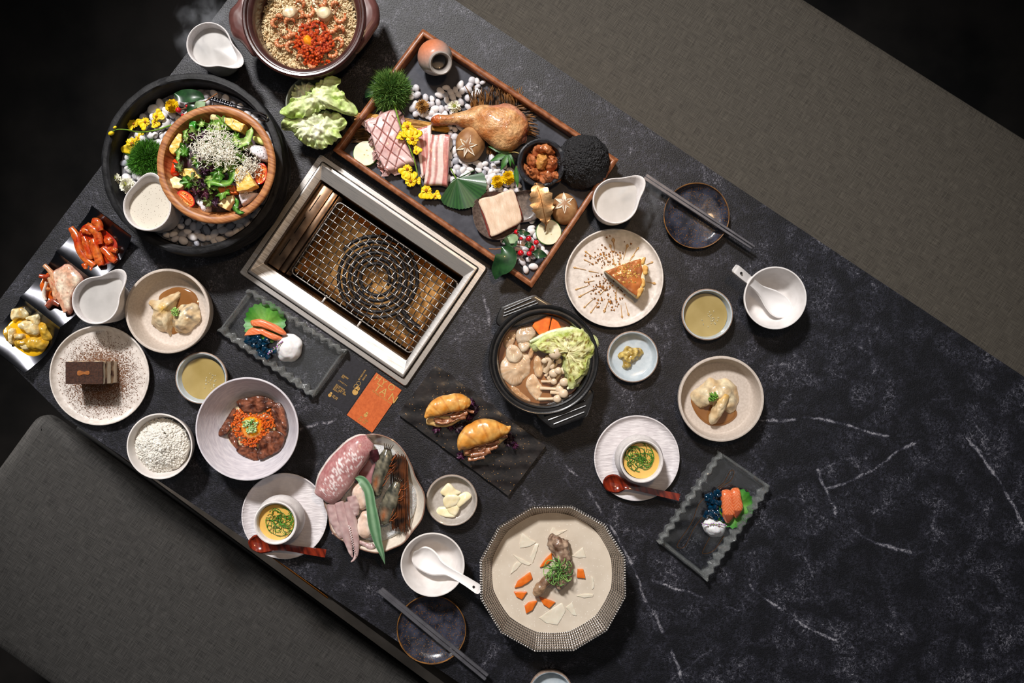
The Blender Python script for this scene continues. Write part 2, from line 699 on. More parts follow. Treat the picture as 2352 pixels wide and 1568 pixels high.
def marble():
    m = bpy.data.materials.new('dark_marble')
    m.use_nodes = True
    N, L = m.node_tree.nodes, m.node_tree.links
    b = N['Principled BSDF']
    tc = N.new('ShaderNodeTexCoord')
    P = tc.outputs['Object']

    def node(t, **k):
        n = N.new(t)
        for a, v in k.items():
            setattr(n, a, v)
        return n

    def noise_(sc, det, vec=P, dist=0.0, rough=.55):
        n = node('ShaderNodeTexNoise')
        n.inputs['Scale'].default_value = sc
        n.inputs['Detail'].default_value = det
        n.inputs['Roughness'].default_value = rough
        n.inputs['Distortion'].default_value = dist
        L.new(vec, n.inputs['Vector'])
        return n

    def math_(op, a, b_=None, clamp=False):
        n = node('ShaderNodeMath', operation=op, use_clamp=clamp)
        for i, x in enumerate((a, b_)):
            if x is None:
                continue
            if isinstance(x, (int, float)):
                n.inputs[i].default_value = x
            else:
                L.new(x, n.inputs[i])
        return n.outputs[0]

    def rng(x, a, c, d, e):
        n = node('ShaderNodeMapRange', interpolation_type='SMOOTHSTEP')
        L.new(x, n.inputs[0])
        for i, q in enumerate((a, c, d, e)):
            n.inputs[i + 1].default_value = q
        return n.outputs[0]

    big = noise_(6.5, 4)
    mid = noise_(26, 6, dist=.6)
    fine = noise_(190, 7, dist=1.2, rough=.7)
    fib = noise_(420, 4, dist=2.0, rough=.7)
    cloud = math_('MULTIPLY', rng(big.outputs[0], .36, .66, .4, 1.0), rng(mid.outputs[0], .36, .64, .2, 1.0))
    grain = math_('MULTIPLY', rng(fine.outputs[0], .38, .66, 0, 1), rng(fib.outputs[0], .35, .65, .25, 1))
    v = math_('MULTIPLY', cloud, grain)
    # warped coordinates for the veins
    wn = noise_(14, 4)
    sub = node('ShaderNodeVectorMath', operation='SUBTRACT')
    L.new(wn.outputs['Color'], sub.inputs[0])
    sub.inputs[1].default_value = (.5, .5, .5)
    scl = node('ShaderNodeVectorMath', operation='SCALE')
    L.new(sub.outputs[0], scl.inputs[0])
    scl.inputs['Scale'].default_value = .028
    add = node('ShaderNodeVectorMath', operation='ADD')
    L.new(P, add.inputs[0])
    L.new(scl.outputs[0], add.inputs[1])
    PW = add.outputs[0]
    vo = node('ShaderNodeTexVoronoi', feature='DISTANCE_TO_EDGE')
    vo.inputs['Scale'].default_value = 7.5
    L.new(PW, vo.inputs['Vector'])
    hair = math_('MULTIPLY', rng(vo.outputs[0], 0.0, .018, 1, 0), rng(mid.outputs[0], .45, .6, 0, .8))
    veins = None
    polys = [[(1110, 680), (1140, 790), (1250, 1010), (1345, 1115), (1430, 1260), (1500, 1400), (1575, 1568)],
             [(1720, 1340), (1850, 1440), (1985, 1500)],
             [(1880, 1080), (1925, 1190), (2010, 1245), (2090, 1270)],
             [(1900, 1120), (2010, 1080), (2120, 1000)],
             [(2230, 1010), (2300, 1110), (2352, 1215)],
             [(1700, 960), (1880, 965), (2040, 1000)],
             [(690, 985), (790, 955)],
             [(1500, 1330), (1600, 1375), (1700, 1400)],
             [(860, 180), (890, 260)]]
    for pl in polys:
        for a, c in zip(pl, pl[1:]):
            A, C = W(*a), W(*c)
            d = C - A
            s1 = node('ShaderNodeVectorMath', operation='SUBTRACT')
            L.new(PW, s1.inputs[0])
            s1.inputs[1].default_value = A
            dt = node('ShaderNodeVectorMath', operation='DOT_PRODUCT')
            L.new(s1.outputs[0], dt.inputs[0])
            dt.inputs[1].default_value = d / d.length_squared
            h = math_('ADD', dt.outputs['Value'], 0.0, True)
            sc = node('ShaderNodeVectorMath', operation='SCALE')
            sc.inputs[0].default_value = d
            L.new(h, sc.inputs['Scale'])
            ds = node('ShaderNodeVectorMath', operation='DISTANCE')
            L.new(s1.outputs[0], ds.inputs[0])
            L.new(sc.outputs[0], ds.inputs[1])
            k = rng(ds.outputs['Value'], .0006, .0042, 1, 0)
            veins = k if veins is None else math_('MAXIMUM', veins, k)
    veins = math_('MULTIPLY', veins, rng(fine.outputs[0], .3, .62, .12, 1))
    tot = math_('ADD', math_('MULTIPLY', v, .95), math_('ADD', math_('MULTIPLY', hair, .22), math_('MULTIPLY', veins, .75)), True)
    r = node('ShaderNodeValToRGB')
    e = r.color_ramp.elements
    e[0].position, e[0].color = 0.0, (*hx('0C0C10'), 1)
    e[1].position, e[1].color = 1.0, (*hx('9A989E'), 1)
    q = e.new(.35)
    q.color = (*hx('30303A'), 1)
    L.new(tot, r.inputs[0])
    L.new(r.outputs[0], b.inputs['Base Color'])
    b.inputs['Roughness'].default_value = .46
    b.inputs['Specular IOR Level'].default_value = .4
    bn = noise_(430, 3)
    bp = node('ShaderNodeBump')
    bp.inputs['Strength'].default_value = .75
    bp.inputs['Distance'].default_value = .0009
    L.new(bn.outputs[0], bp.inputs['Height'])
    L.new(bp.outputs[0], b.inputs['Normal'])
    return m


def fabric(name, c1, c2, ang):
    m = bpy.data.materials.new(name)
    m.use_nodes = True
    N, L = m.node_tree.nodes, m.node_tree.links
    b = N['Principled BSDF']
    tc = N.new('ShaderNodeTexCoord')
    rt = N.new('ShaderNodeMapping')
    rt.inputs['Rotation'].default_value = (0, 0, -ang)
    L.new(tc.outputs['Object'], rt.inputs[0])
    outs = []
    for st in ((34, 900, 100), (900, 34, 100)):
        mp = N.new('ShaderNodeMapping')
        mp.inputs['Scale'].default_value = st
        L.new(rt.outputs[0], mp.inputs[0])
        n = N.new('ShaderNodeTexNoise')
        n.inputs['Scale'].default_value = 1.0
        n.inputs['Detail'].default_value = 3
        L.new(mp.outputs[0], n.inputs[0])
        outs.append(n.outputs[0])
    ad = N.new('ShaderNodeMath')
    ad.operation = 'ADD'
    L.new(outs[0], ad.inputs[0])
    L.new(outs[1], ad.inputs[1])
    r = N.new('ShaderNodeValToRGB')
    r.color_ramp.elements[0].position, r.color_ramp.elements[1].position = .38, .62
    r.color_ramp.elements[0].color = (*hx(c1), 1)
    r.color_ramp.elements[1].color = (*hx(c2), 1)
    hf = N.new('ShaderNodeMath')
    hf.operation = 'MULTIPLY'
    hf.inputs[1].default_value = .5
    L.new(ad.outputs[0], hf.inputs[0])
    L.new(hf.outputs[0], r.inputs[0])
    L.new(r.outputs[0], b.inputs['Base Color'])
    bp = N.new('ShaderNodeBump')
    bp.inputs['Strength'].default_value = .5
    bp.inputs['Distance'].default_value = .001
    L.new(hf.outputs[0], bp.inputs['Height'])
    L.new(bp.outputs[0], b.inputs['Normal'])
    b.inputs['Roughness'].default_value = .75
    b.inputs['Specular IOR Level'].default_value = .25
    return m


floor_m = mat('dark_concrete', '0A0A0A', '24211F', scale=5, detail=8, rough=.75, bump=.3, bscale=40, spec=.2)
fl = MB().box((0, 0, -.765), (16, 14, .03))
f = ob('floor', fl, floor_m, sharp=30)
f['kind'] = 'structure'
f['label'] = 'dark mottled concrete floor beneath the table'

# grill frame (local x along the table), used for the hole too
GC = W(833.5, 620, .008)
GC.z = 0


def gl(x, y, z=0.0):
    """grill-local metres -> world"""
    return Vector((GC.x + x * cos(TA) - y * sin(TA), GC.y + x * sin(TA) + y * cos(TA), z))


poly = [W(697, -230), W(2800, 1161), W(2130, 2290), W(150, 960), W(39, 850), W(-45, 746)]
hole = [gl(sx * .172, sy * .1215) for sx, sy in ((1, 1), (-1, 1), (-1, -1), (1, -1))]
table = thing('dining_table', 'long dark grey marble dining table with white veins and a grill set into it', 'table', (0, 0, -.75))
ob('tabletop', prism([p for p in poly], -.03, 0.0, hole), marble(), table, (0, 0, 0), sharp=30)
dark_lam = mat('dark_laminate', '1B1A1A', '242323', scale=30, rough=.6)
cpt = W(1450, 1000)
ob('pedestal', MB().box((0, 0, 0), (1.1, .4, .55), rot=Matrix.Rotation(TA, 3, 'Z'), bev=.01), dark_lam, table, (cpt.x + .25, cpt.y - .2, -.475))
ob('pedestal', MB().box((0, 0, 0), (.16, .3, .55), rot=Matrix.Rotation(TA, 3, 'Z'), bev=.01), dark_lam, table, (W(430, 330).x, W(430, 330).y, -.475))

ZB = -.25
fab = fabric('charcoal_linen', '242322', '454341', TA)
fab2 = fabric('taupe_linen', '3A352F', '5A544B', TA)


def cushion(name, pts, zt, th, m, parent, rr, crease=0.0):
    """upholstered slab with rolled edges; pts = world xy corners of its top outline"""
    n = 160
    cx, cy = cen([(p.x, p.y) for p in pts])
    out = []
    m4 = len(pts)
    for i in range(m4):                         # rounded corners
        p, a, b_ = pts[i], pts[i - 1], pts[(i + 1) % m4]
        da, db = (a - p).normalized(), (b_ - p).normalized()
        for k in range(7):
            t = k / 6
            q = (p + da * rr) * (1 - t) ** 2 + p * (2 * t * (1 - t)) + (p + db * rr) * t ** 2
            out.append(q)
    rows = [(0.0, 0), (.012, -.0015), (.024, -.007), (.030, -.016), (.030, -th + .008), (.024, -th)]
    mb = MB()
    rings = []
    for (off, dz) in rows:
        ring = []
        for i in range(len(out)):
            p = out[i]
            t = (out[(i + 1) % len(out)] - out[i - 1])
            t.z = 0
            nn = Vector((t.y, -t.x, 0)).normalized()
            if nn.dot(Vector((p.x - cx, p.y - cy, 0))) < 0:
                nn = -nn
            ring.append(Vector((p.x, p.y, zt + dz)) + nn * (off - .030))
        rings.append(ring)
    ar = sum(out[i].x * out[(i + 1) % len(out)].y - out[(i + 1) % len(out)].x * out[i].y for i in range(len(out)))
    if ar > 0:
        rings = [r[::-1] for r in rings]
    mb.rings(rings, 0, False, True)
    cap = rings[0]
    tri = tessellate_polygon([[Vector((p.x, p.y, 0)) for p in cap]])
    mb.put(cap, [tuple(t) if (cap[t[1]] - cap[t[0]]).cross(cap[t[2]] - cap[t[0]]).z > 0 else tuple(t)[::-1] for t in tri])
    return ob(name, mb, m, parent, (0, 0, 0), sharp=35)


def zq(px, py, z):
    return W(px, py, z)


b1 = thing('bench', 'charcoal linen bench seat with rounded corner along the lower long side of the table', 'bench', W(400, 1500, ZB) * 1.0)
b1.location.z = -.75
pts = [zq(88, 942, ZB), zq(1120, 1686, ZB), zq(830, 2090, ZB), zq(-210, 1350, ZB)]
cushion('seat_cushion', pts, ZB, .04, fab, b1, .035)
nrm = Vector((-sin(TA), cos(TA), 0))          # towards the table
stone_lam = mat('grey_laminate', '8B8178', '6A625A', scale=14, detail=6, rough=.55, bump=.2, bscale=200)
brass = mat('brass', 'B87333', rough=.25, metal=1.0)
A, B = zq(160, 972, ZB), zq(1120, 1680, ZB)
d = (B - A).normalized()
nn = Vector((-d.y, d.x, 0))
mid = (A + B) / 2
L_ = (B - A).length
R3 = Matrix.Rotation(math.atan2(d.y, d.x), 3, 'Z')
ob('front_panel', MB().box((0, 0, 0), (L_, .02, .45), rot=R3, bev=.002), stone_lam, b1, mid + nn * .014 + Vector((0, 0, -.012 - .225)))
ob('base_box', MB().box((0, 0, 0), (L_, .36, .44), rot=R3, bev=.004), dark_lam, b1, mid - nn * .19 + Vector((0, 0, -.045 - .22)))
for t0, t1 in ((.20, .275), (.36, .365), (.44, .60)):
    q = A + d * (L_ * (t0 + t1) / 2)
    ob('trim_strip', MB().box((0, 0, 0), (L_ * (t1 - t0), .004, .005), rot=R3, bev=.001), brass, b1, q + nn * .0225 + Vector((0, 0, -.0125)))['label'] = 'copper trim strip'

b2 = thing('bench', 'long taupe grey linen bench seat along the upper long side of the table', 'bench', W(1800, 400, ZB))
b2.location.z = -.75
far = Vector((483, 305)).normalized()
pr = Vector((-far.y, far.x))
P0 = Vector((1862, 0))
q = [P0 - far * 1500, P0 + far * 1600, P0 + far * 1600 + pr * 640, P0 - far * 1500 + pr * 640]
cushion('seat_cushion', [zq(p.x, p.y, ZB) for p in q], ZB, .07, fab2, b2, .03)
A, B = zq(*(q[0] + pr * 330), ZB), zq(*(q[1] + pr * 330), ZB)
d = (B - A).normalized()
ob('base_box', MB().box((0, 0, 0), ((B - A).length - .1, .38, .41), rot=Matrix.Rotation(math.atan2(d.y, d.x), 3, 'Z'), bev=.004), dark_lam, b2,
   (A + B) / 2 + Vector((0, 0, -.075 - .205)))
# ------------------------------------------------------------------ tableware
white = mat('white_porcelain', 'E9E5E3', 'DDD8D5', scale=60, rough=.35, spec=.5)
white_matt = mat('white_stoneware', 'E6E1E0', 'D6D0CE', scale=90, rough=.5, bump=.12, bscale=300, spk=('6B625C', 230, .10))
cream = mat('beige_stoneware', 'CBBFB4', 'BDB0A4', scale=260, rough=.55, bump=.1, bscale=500)
cream_rim = mat('taupe_clay', '8F8075', 'A8988B', scale=160, rough=.6)
grey_in = mat('grey_glaze', 'B8B2AC', 'A9A29B', scale=200, rough=.3, coat=.4)
blue_in = mat('pale_blue_glaze', 'AEBAC2', 'C2CBD0', scale=90, rough=.18, coat=.6)
clay_rim = mat('brown_clay_rim', 'A58F80', '8B7668', scale=200, rough=.5)


def dish(name, label, cat, c, r, zr, z0=0.0, foot=.6, curve=.6, t=.003, floor_=.006, m=None, min_=None, lip=None, n=96, group=None, rim=None, flat=None, dis=()):
    """round vessel; c = photo pixel of the rim's centre, r = rim radius in pixels, zr rim height"""
    R = RP(r, zr)
    o = W(c[0], c[1], zr)
    o.z = z0
    h = zr - z0
    root = thing(name, label, cat, o, 0, group)
    out = [(0, 0), (R * foot * .97, 0)]
    for k in range(0, 13):
        a = k / 12
        out.append((R * foot + (R - R * foot) * a ** curve, .0005 + (h - .0005 - t * .5) * a))
    inn = [(R - t * .15, h - t * .12), (R - t * .5, h), (R - t * .85, h - t * .12)]
    Ri = R - t
    fi = (flat if flat is not None else foot) * R - t
    fi = max(fi, R * .1)
    ins = []
    for k in range(12, -1, -1):
        a = k / 12
        ins.append((fi + (Ri - fi) * a ** curve, floor_ + (h - t * .5 - floor_) * (a ** 1.25)))
    ins += [(fi * .7, floor_), (0, floor_)]
    if min_ is None:
        ob('body', MB().lathe(out + inn + ins, n), m, root, o, dis=dis)
    else:
        ob('body', MB().lathe(out + inn[:2], n), m, root, o, dis=dis)
        ob('glaze', MB().lathe(inn[1:] + ins, n), min_, root, o, dis=dis)
    root['R'], root['h'] = R, h
    return root


# --- black stone basin
char = mat('charred_wood', '0C0C0D', '1E1E21', scale=60, detail=6, stretch=(1, 1, 6), rough=.6, bump=.6, bscale=160, spec=.35)
o = W(440, 375, .09)
o.z = 0
R = RP(208, .09)
bas = thing('stone_basin', 'large round black charred wood basin full of pebbles, carrying the salad bowl', 'basin', o)
prof = [(0, 0), (R * .86, 0), (R * .875, .004)]
for k in range(40):
    a = k / 39
    prof.append((R * (.985 + .02 * sin(a * pi) - .10 * max(0, 1 - a / .45) ** 1.6) + .0009 * sin(k * 1.9) + .0006 * sin(k * .7), .006 + .078 * a))
prof += [(R, .0885), (R - .004, .0905), (R - .0075, .0899), (R - .010, .0905), (R - .0125, .0885), (R - .0135, .08), (R - .0145, .05), (R - .015, .03), (0, .03)]
ob('body', MB().lathe(prof, 120), char, bas, o, dis=((.0012, 60), (.0007, 200)))

# --- wooden salad bowl
wood = mat('acacia_wood', '8A5230', 'BE8352', scale=38, detail=6, stretch=(1, 8, 1), rotz=25, rough=.42, bump=.15, bscale=120, spec=.4)
o = W(495, 376.5, .125)
R = RP(137, .125)
o.z = .052
sb = thing('salad_bowl', 'round wooden bowl of green salad with grated cheese', 'bowl', o)
h = .125 - .052
prof = [(0, 0), (R * .5, 0), (R * .54, .003)] + [(R * (.56 + .43 * (k / 12) ** .55), .004 + (h - .010) * k / 12) for k in range(13)] + \
       [(R, h - .004), (R - .001, h - .0012), (R - .003, h), (R - .010, h), (R - .0118, h - .0012), (R - .0125, h - .004)] + \
       [(R * .5 + (R * .5 - .0125) * (k / 10) ** .6, .012 + (h - .02) * (k / 10)) for k in range(10, -1, -1)] + [(0, .011)]
ob('body', MB().lathe(prof, 112), wood, sb, o)

# --- jugs
milk = mat('misty_milk', 'BDBAB7', 'B0ADAA', scale=40, detail=3, rough=.35, spec=.4)
dress = mat('sesame_dressing', 'CFC8BA', rough=.35, spk=('5A4632', 330, .16), spec=.5)


def jug(label, c, r, ang, h, z0, spout, zliq, mliq, liqname, liqlabel, wide=.38, taper=.84, lift=.12, mm=None):
    zr = z0 + h
    o = W(c[0], c[1], zr)
    o.z = z0
    R = RP(r, zr)
    root = thing('milk_jug', label, 'jug', o)
    A = rad(-ang)

    def warp_t(t):
        def warp(a, rr, z):
            d = (a - A + pi) % (2 * pi) - pi
            g = math.exp(-(d / wide) ** 2)
            f = (z / h) if h else 0
            f = max(0, min(1.15, f))
            k = 1 + spout * g * f ** 2.6
            return (rr * k * cos(a), rr * k * sin(a), z + lift * h * g * f ** 3 * .5)
        return warp
    pr = [(0, 0), (R * taper * .9, 0), (R * taper, .003)]
    pr += [(R * (taper + (1 - taper) * (k / 10) ** .8), .004 + (h - .006) * k / 10) for k in range(1, 11)]
    pr += [(R - .0006, h - .0004), (R - .0016, h), (R - .0028, h - .0008)]
    pr += [(R * (taper + (1 - taper) * (k / 10) ** .8) - .0034, .006 + (h - .009) * k / 10) for k in range(10, -1, -1)] + [(0, .006)]
    ob('body', MB().lathe(pr, 96, warp=warp_t(0)), mm or white_matt, root, o)
    lq = MB()
    lq.lathe([(R * .5, zliq - .004), (R * (taper + (1 - taper) * .9) - .0036, zliq - .003), (R * (taper + (1 - taper) * .9) - .0036, zliq), (R * .5, zliq + .0003), (0, zliq + .0003)], 72, warp=warp_t(0))
    l = ob(liqname, lq, mliq, None, o)
    tag(l, liqlabel, 'drink' if liqname != 'dressing' else 'sauce')
    return root


jug('white speckled jug of milk beside the brown clay pot, at the far table corner', (479, 102), 52, 31, .075, 0, .85, .058, milk, 'milk', 'pale milk in the jug beside the brown clay pot')
jug('white jug of sesame dressing standing on pebbles in the black basin', (337.5, 474), 56, -79, .065, .057, .42, .05, dress, 'dressing', 'speckled creamy dressing in the jug inside the black basin', wide=.5)
jug('white speckled jug of milk between the kimchi tray and the dumpling bowl', (219, 690), 55, -44, .07, 0, .8, .054, milk, 'milk', 'pale milk in the jug beside the kimchi tray')
jug('white jug of milk beside the black lava stone lid and chopsticks', (1414, 461), 53, -38, .07, 0, .58, .054, milk, 'milk', 'pale misty milk in the jug beside the lava stone lid', wide=.42)

# --- brown clay pot
donabe = mat('brown_glaze', '38201D', '4A2B28', scale=40, rough=.26, coat=.5, spec=.5, bump=.05, bscale=200)
o = W(697, 35, .10)
o.z = 0
R = RP(143, .10)
pot = thing('clay_pot', 'brown glazed clay pot of shrimp rice with two ear handles', 'pot', o)
prof = [(0, 0), (R * .6, 0), (R * .66, .004)] + [(R * (.70 + .27 * sin(k / 10 * pi / 2)), .006 + .082 * k / 10) for k in range(11)] + \
       [(R, .094), (R, .098), (R - .003, .101), (R - .006, .1005), (R - .0085, .097), (R - .012, .0965), (R - .016, .093)] + \
       [(R - .019, .08), (R - .022, .06), (R - .026, .045), (R * .5, .03), (0, .03)]
ob('body', MB().lathe(prof, 112), donabe, pot, o)
hm = mat('rose_brown_glaze', '55332F', '6B4541', scale=40, rough=.3, coat=.4)
for pts in ([(562, -40), (545, 0), (526, 23), (524, 50), (533, 82), (553, 96), (580, 128), (588, 116), (571, 70), (564, 30), (566, 0), (570, -30)],
            [(835, -60), (858, -10), (870, 18), (870, 50), (856, 74), (838, 100), (818, 122), (808, 112), (824, 75), (831, 40), (829, 0), (818, -30)]):
    slab('handle', pts, .078, .018, hm, prof='round', n=56, parent=pot)

# --- lettuce bowl
dish('lettuce_bowl', 'grey green bowl of lettuce leaves between the clay pot and the grill', 'bowl', (722, 238), 67, .055, foot=.5, m=mat('sage_glaze', '6F746B', '84897F', scale=50, rough=.35), t=.003)

# --- beige dumpling bowls
dish('dumpling_bowl', 'beige stoneware bowl of fried oysters between the jug and the glass plate', 'bowl', (384, 714), 98, .046, foot=.86, curve=.7, t=.0055, floor_=.012, m=cream)
dish('dumpling_bowl', 'beige stoneware bowl of fried oysters alone on the bare side of the marble', 'bowl', (1657, 916), 99, .042, foot=.9, curve=.7, t=.0055, floor_=.012, m=cream)

# --- dessert plates
plate_w = mat('speckled_white_plate', 'DDD5CE', 'C8BFB7', scale=120, rough=.4, bump=.5, bscale=170, bdist=.0012)
dish('dessert_plate', 'speckled white plate with a tiramisu slice and cocoa dust', 'plate', (227.5, 862), 115, .018, foot=.8, curve=.5, t=.003, floor_=.008, m=plate_w, flat=.9)
dish('dessert_plate', 'hammered white plate with a cheesecake wedge and honey', 'plate', (1411, 638), 113.5, .018, foot=.8, curve=.5, t=.003, floor_=.008, m=plate_w, flat=.9)

# --- small dishes
dish('sauce_dish', 'small brown rimmed dish of yellow sauce beside the beef bowl', 'dish', (462, 868), 60, .026, foot=.8, t=.0045, floor_=.006, m=clay_rim, min_=blue_in)
dish('sauce_dish', 'small brown rimmed dish of yellow sauce beside the white bowl with a resting spoon', 'dish', (1625, 722), 59.5, .026, foot=.85, t=.0045, floor_=.006, m=clay_rim, min_=blue_in)
dish('sauce_dish', 'small pale blue dish of mustard beside the black hot pot', 'dish', (1453.5, 819), 59.5, .022, foot=.85, t=.0045, floor_=.006, m=clay_rim, min_=blue_in)
dish('sauce_dish', 'small beige dish of sliced garlic beside the seafood platter', 'dish', (1037.5, 1149), 59.5, .024, foot=.82, t=.004, floor_=.006, m=cream_rim, min_=grey_in)
dish('sauce_dish', 'small empty dish cut off by the frame below the soup bowl', 'dish', (1265, 1592), 52, .024, foot=.85, t=.0045, floor_=.006, m=clay_rim, min_=blue_in)

# --- beef bowl, rice bowl, soup bowls
brush = mat('brushed_white_glaze', 'D5D1D6', 'BEBAC2', scale=70, detail=5, stretch=(1, 1, 5), rough=.4, bump=.25, bscale=150, bstretch=(1, 1, 6))
bb = dish('beef_bowl', 'wide white bowl of grilled beef slices with roe and an egg yolk', 'bowl', (567, 985), 119, .07, foot=.42, curve=.75, t=.0035, floor_=.012, m=brush, flat=.5)
rice_w = mat('white_ribbed_porcelain', 'E6E1DD', 'DAD4D0', scale=60, rough=.4)
dish('rice_bowl', 'white bowl heaped with steamed rice', 'bowl', (366, 1025), 76, .062, foot=.55, curve=.55, t=.003, floor_=.01, m=rice_w)
dish('soup_bowl', 'white bowl holding a porcelain spoon beside the silver soup basin', 'bowl', (993.5, 1297), 74, .058, foot=.45, curve=.6, t=.003, floor_=.008, m=white)
w2 = dish('soup_bowl', 'white bowl holding a porcelain spoon near the taupe bench', 'bowl', (1781, 684), 72.5, .058, foot=.55, curve=.5, t=.003, floor_=.008, m=white)


def cups(c, r, cc, label1, label2):
    sm = mat('ridged_white_saucer', 'DEDADC', 'CFCACD', scale=60, rough=.45, bump=.8, bscale=55, bstretch=(1, 5, 1), bdist=.002)
    dish('saucer', label1, 'saucer', c, r, .014, foot=.7, curve=.6, t=.0025, floor_=.006, m=sm, flat=.86)
    zr = .066
    o = W(cc[0], cc[1], zr)
    o.z = .007
    R = RP(50, zr)
    h = zr - .007
    root = thing('custard_cup', label2, 'cup', o)
    pr = [(0, 0), (R * .75, 0), (R * .85, .002)]
    for k in range(15):
        a = k / 14
        pr.append((R * (.9 + .22 * sin(min(1, a * 1.25) * pi) ** .8 * (1 - .3 * a) + .1 * a), .003 + (h - .005) * a))
    pr += [(R * .99, h - .0005), (R - .002, h), (R * .9, h - .001), (R * .86, h - .004), (R * .86, h - .02), (R * .8, .012), (0, .01)]
    ob('body', MB().lathe(pr, 80), white_matt, root, o)
    return root


cups((653, 1185), 99, (632, 1201), 'white ridged saucer carrying the custard cup beside the seafood platter', 'white cup of egg custard on the saucer beside the seafood platter')
cups((1463, 1052), 98.5, (1474, 1059), 'white ridged saucer carrying the custard cup beside the black hot pot', 'white cup of egg custard on the saucer between hot pot and glass plate')

# --- dark plates
iron = mat('iron_glaze', '1C1D26', '3C3E4C', scale=70, detail=5, rough=.28, coat=.3, spk=('6E4A26', 330, .26), bump=.35, bscale=260)
iron_rim = mat('amber_rim', '8F6231', '5E3F20', scale=60, rough=.4)


def darkplate(label, c, r):
    zr = .018
    R = RP(r, zr)
    o = W(c[0], c[1], zr)
    o.z = 0
    root = thing('dark_plate', label, 'plate', o)
    ob('body', MB().lathe([(0, 0), (R * .72, 0), (R * .8, .002), (R * .96, .012), (R * .985, .016), (R * .97, .0165), (R * .93, .012), (R * .8, .0065), (R * .74, .005), (0, .005)], 96), iron, root, o, dis=((.0006, 90),))
    ob('rim', MB().lathe([(R * .965, .0145), (R * .99, .0155), (R, .0172), (R * .992, .0182), (R * .975, .018), (R * .965, .0165), (R * .962, .0155), (R * .965, .0145)], 96), iron_rim, root, o, dis=((.0006, 60),))


darkplate('dark glazed side plate with amber rim under the chopsticks near the taupe bench', (1600, 495), 76)
darkplate('dark glazed side plate with amber rim beneath the white soup bowl', (991, 1446), 80)

# --- chopsticks
steel = mat('brushed_steel', '8E8A88', '6F6B6A', scale=90, stretch=(1, 12, 1), rough=.32, metal=1.0, bump=.1, bscale=300)
gun = mat('gunmetal', '77767C', '66656B', scale=60, rough=.35, metal=.55)


def chop(label, a, b, w0, w1, z0, z1):
    A, B = W(*a, z0), W(*b, z1)
    d = B - A
    L_ = d.length
    mb = MB()
    rings = []
    for t in (0, .004, .5, .995, 1):
        w = (w0 + (w1 - w0) * t) * (.6 if t in (0, 1) else 1)
        q = []
        for k in range(4):
            for dk in (-.18, .18):
                an = pi / 4 + k * pi / 2 + dk
                q.append(Vector((t * L_, w * 1.25 * cos(an), w * 1.25 * sin(an))))
        rings.append(q)
    mb.rings(rings)
    R_ = d.to_track_quat('X', 'Z').to_euler()
    e = ob('chopstick', mb, gun, None, A, rot=R_, sharp=30)
    tag(e, label, 'chopstick')


chop('grey metal chopstick over the dark plate, the one nearer the taupe bench', (1483, 402), (1734, 567), .0032, .0017, .0216, .0235)
chop('grey metal chopstick over the dark plate, the one nearer the cheesecake plate', (1478, 408), (1727, 571), .0032, .0017, .0216, .0235)
chop('grey metal chopstick by the lower table edge, the one nearer the soup basin', (876, 1351), (1121, 1551), .0032, .0026, .0222, .0222)
chop('grey metal chopstick by the lower table edge, the one nearer the charcoal bench', (870, 1356), (1116, 1560), .0032, .0026, .0222, .0222)


# --- spoons
def spoon(name, label, path, m, depth, t, cat='spoon', hole=None, nu=60, nv=14):
    """path (px,py,halfwidth px,z, cup)"""
    st = spline(path, nu)
    o = W(path[0][0], path[0][1], path[0][3])
    pts = [W(p[0], p[1], p[3]) - o for p in st]

    def fn(u, v):
        i = min(int(round(u * nu)), nu)
        tt = pts[min(i + 1, nu)] - pts[max(i - 1, 0)]
        tt.z = 0
        tt.normalize()
        a = Vector((-tt.y, tt.x, 0))
        w = RP(max(st[i][2], .1), st[i][3])
        s = 2 * v - 1
        return pts[i] + a * (w * s) + Vector((0, 0, depth * st[i][4] * (s * s)))
    mb = MB().sheet(fn, nu, nv, t)
    return tag(ob(name, mb, m, None, o, sharp=50), label, cat)


porc = mat('spoon_porcelain', 'EDEAE9', rough=.2, coat=.5)
s1 = spoon('porcelain_spoon', 'white porcelain spoon with a hole in its handle, beside the silver soup basin',
           [(953, 1265, 1, .034, 0), (956, 1267, 11, .030, .3), (961, 1270, 18, .027, .7), (968, 1274.2, 23, .025, .95), (980, 1281.5, 25, .024, 1), (998, 1294, 21, .028, 1), (1012, 1302, 14, .036, .7), (1028, 1310, 9, .045, .3),
            (1050, 1323, 8.5, .055, .15), (1075, 1338, 9.5, .064, .1), (1095, 1351, 10.5, .069, .1), (1100, 1354.2, 10, .0695, .1), (1103.5, 1356.4, 7, .07, .05), (1105, 1357.4, 1, .07, 0)], porc, .011, .003)
hol = mat('dark_hole', '15110F', rough=.9)
ob('hanging_hole', MB().lathe([(0, 0), (.0022, 0), (.0022, .0006), (0, .0006)], 16), hol, s1, W(1088, 1347, .0675) + Vector((0, 0, .001)))['label'] = 'dark hanging hole through the handle'
s2 = spoon('porcelain_spoon', 'white porcelain spoon resting in the bowl near the taupe bench',
           [(1808, 724, 1, .024, 0), (1805.5, 721.5, 11, .022, .3), (1801, 717, 17, .0195, .7), (1794, 710, 22, .0175, .95), (1783, 699.5, 24, .0165, 1), (1768, 686, 20, .02, .9), (1755, 674, 13, .028, .6), (1744, 664, 9, .038, .3),
            (1726, 647, 9, .052, .15), (1708, 632, 10, .063, .1), (1695, 621, 10, .069, .1), (1690, 617, 9.5, .070, .1), (1687, 614.5, 6.5, .071, .05), (1685.6, 613.3, 1, .071, 0)], porc, .009, .003)
ob('hanging_hole', MB().lathe([(0, 0), (.0022, 0), (.0022, .0006), (0, .0006)], 16), hol, s2, W(1702, 627, .066) + Vector((0, 0, .0012)))['label'] = 'dark hanging hole through the handle'
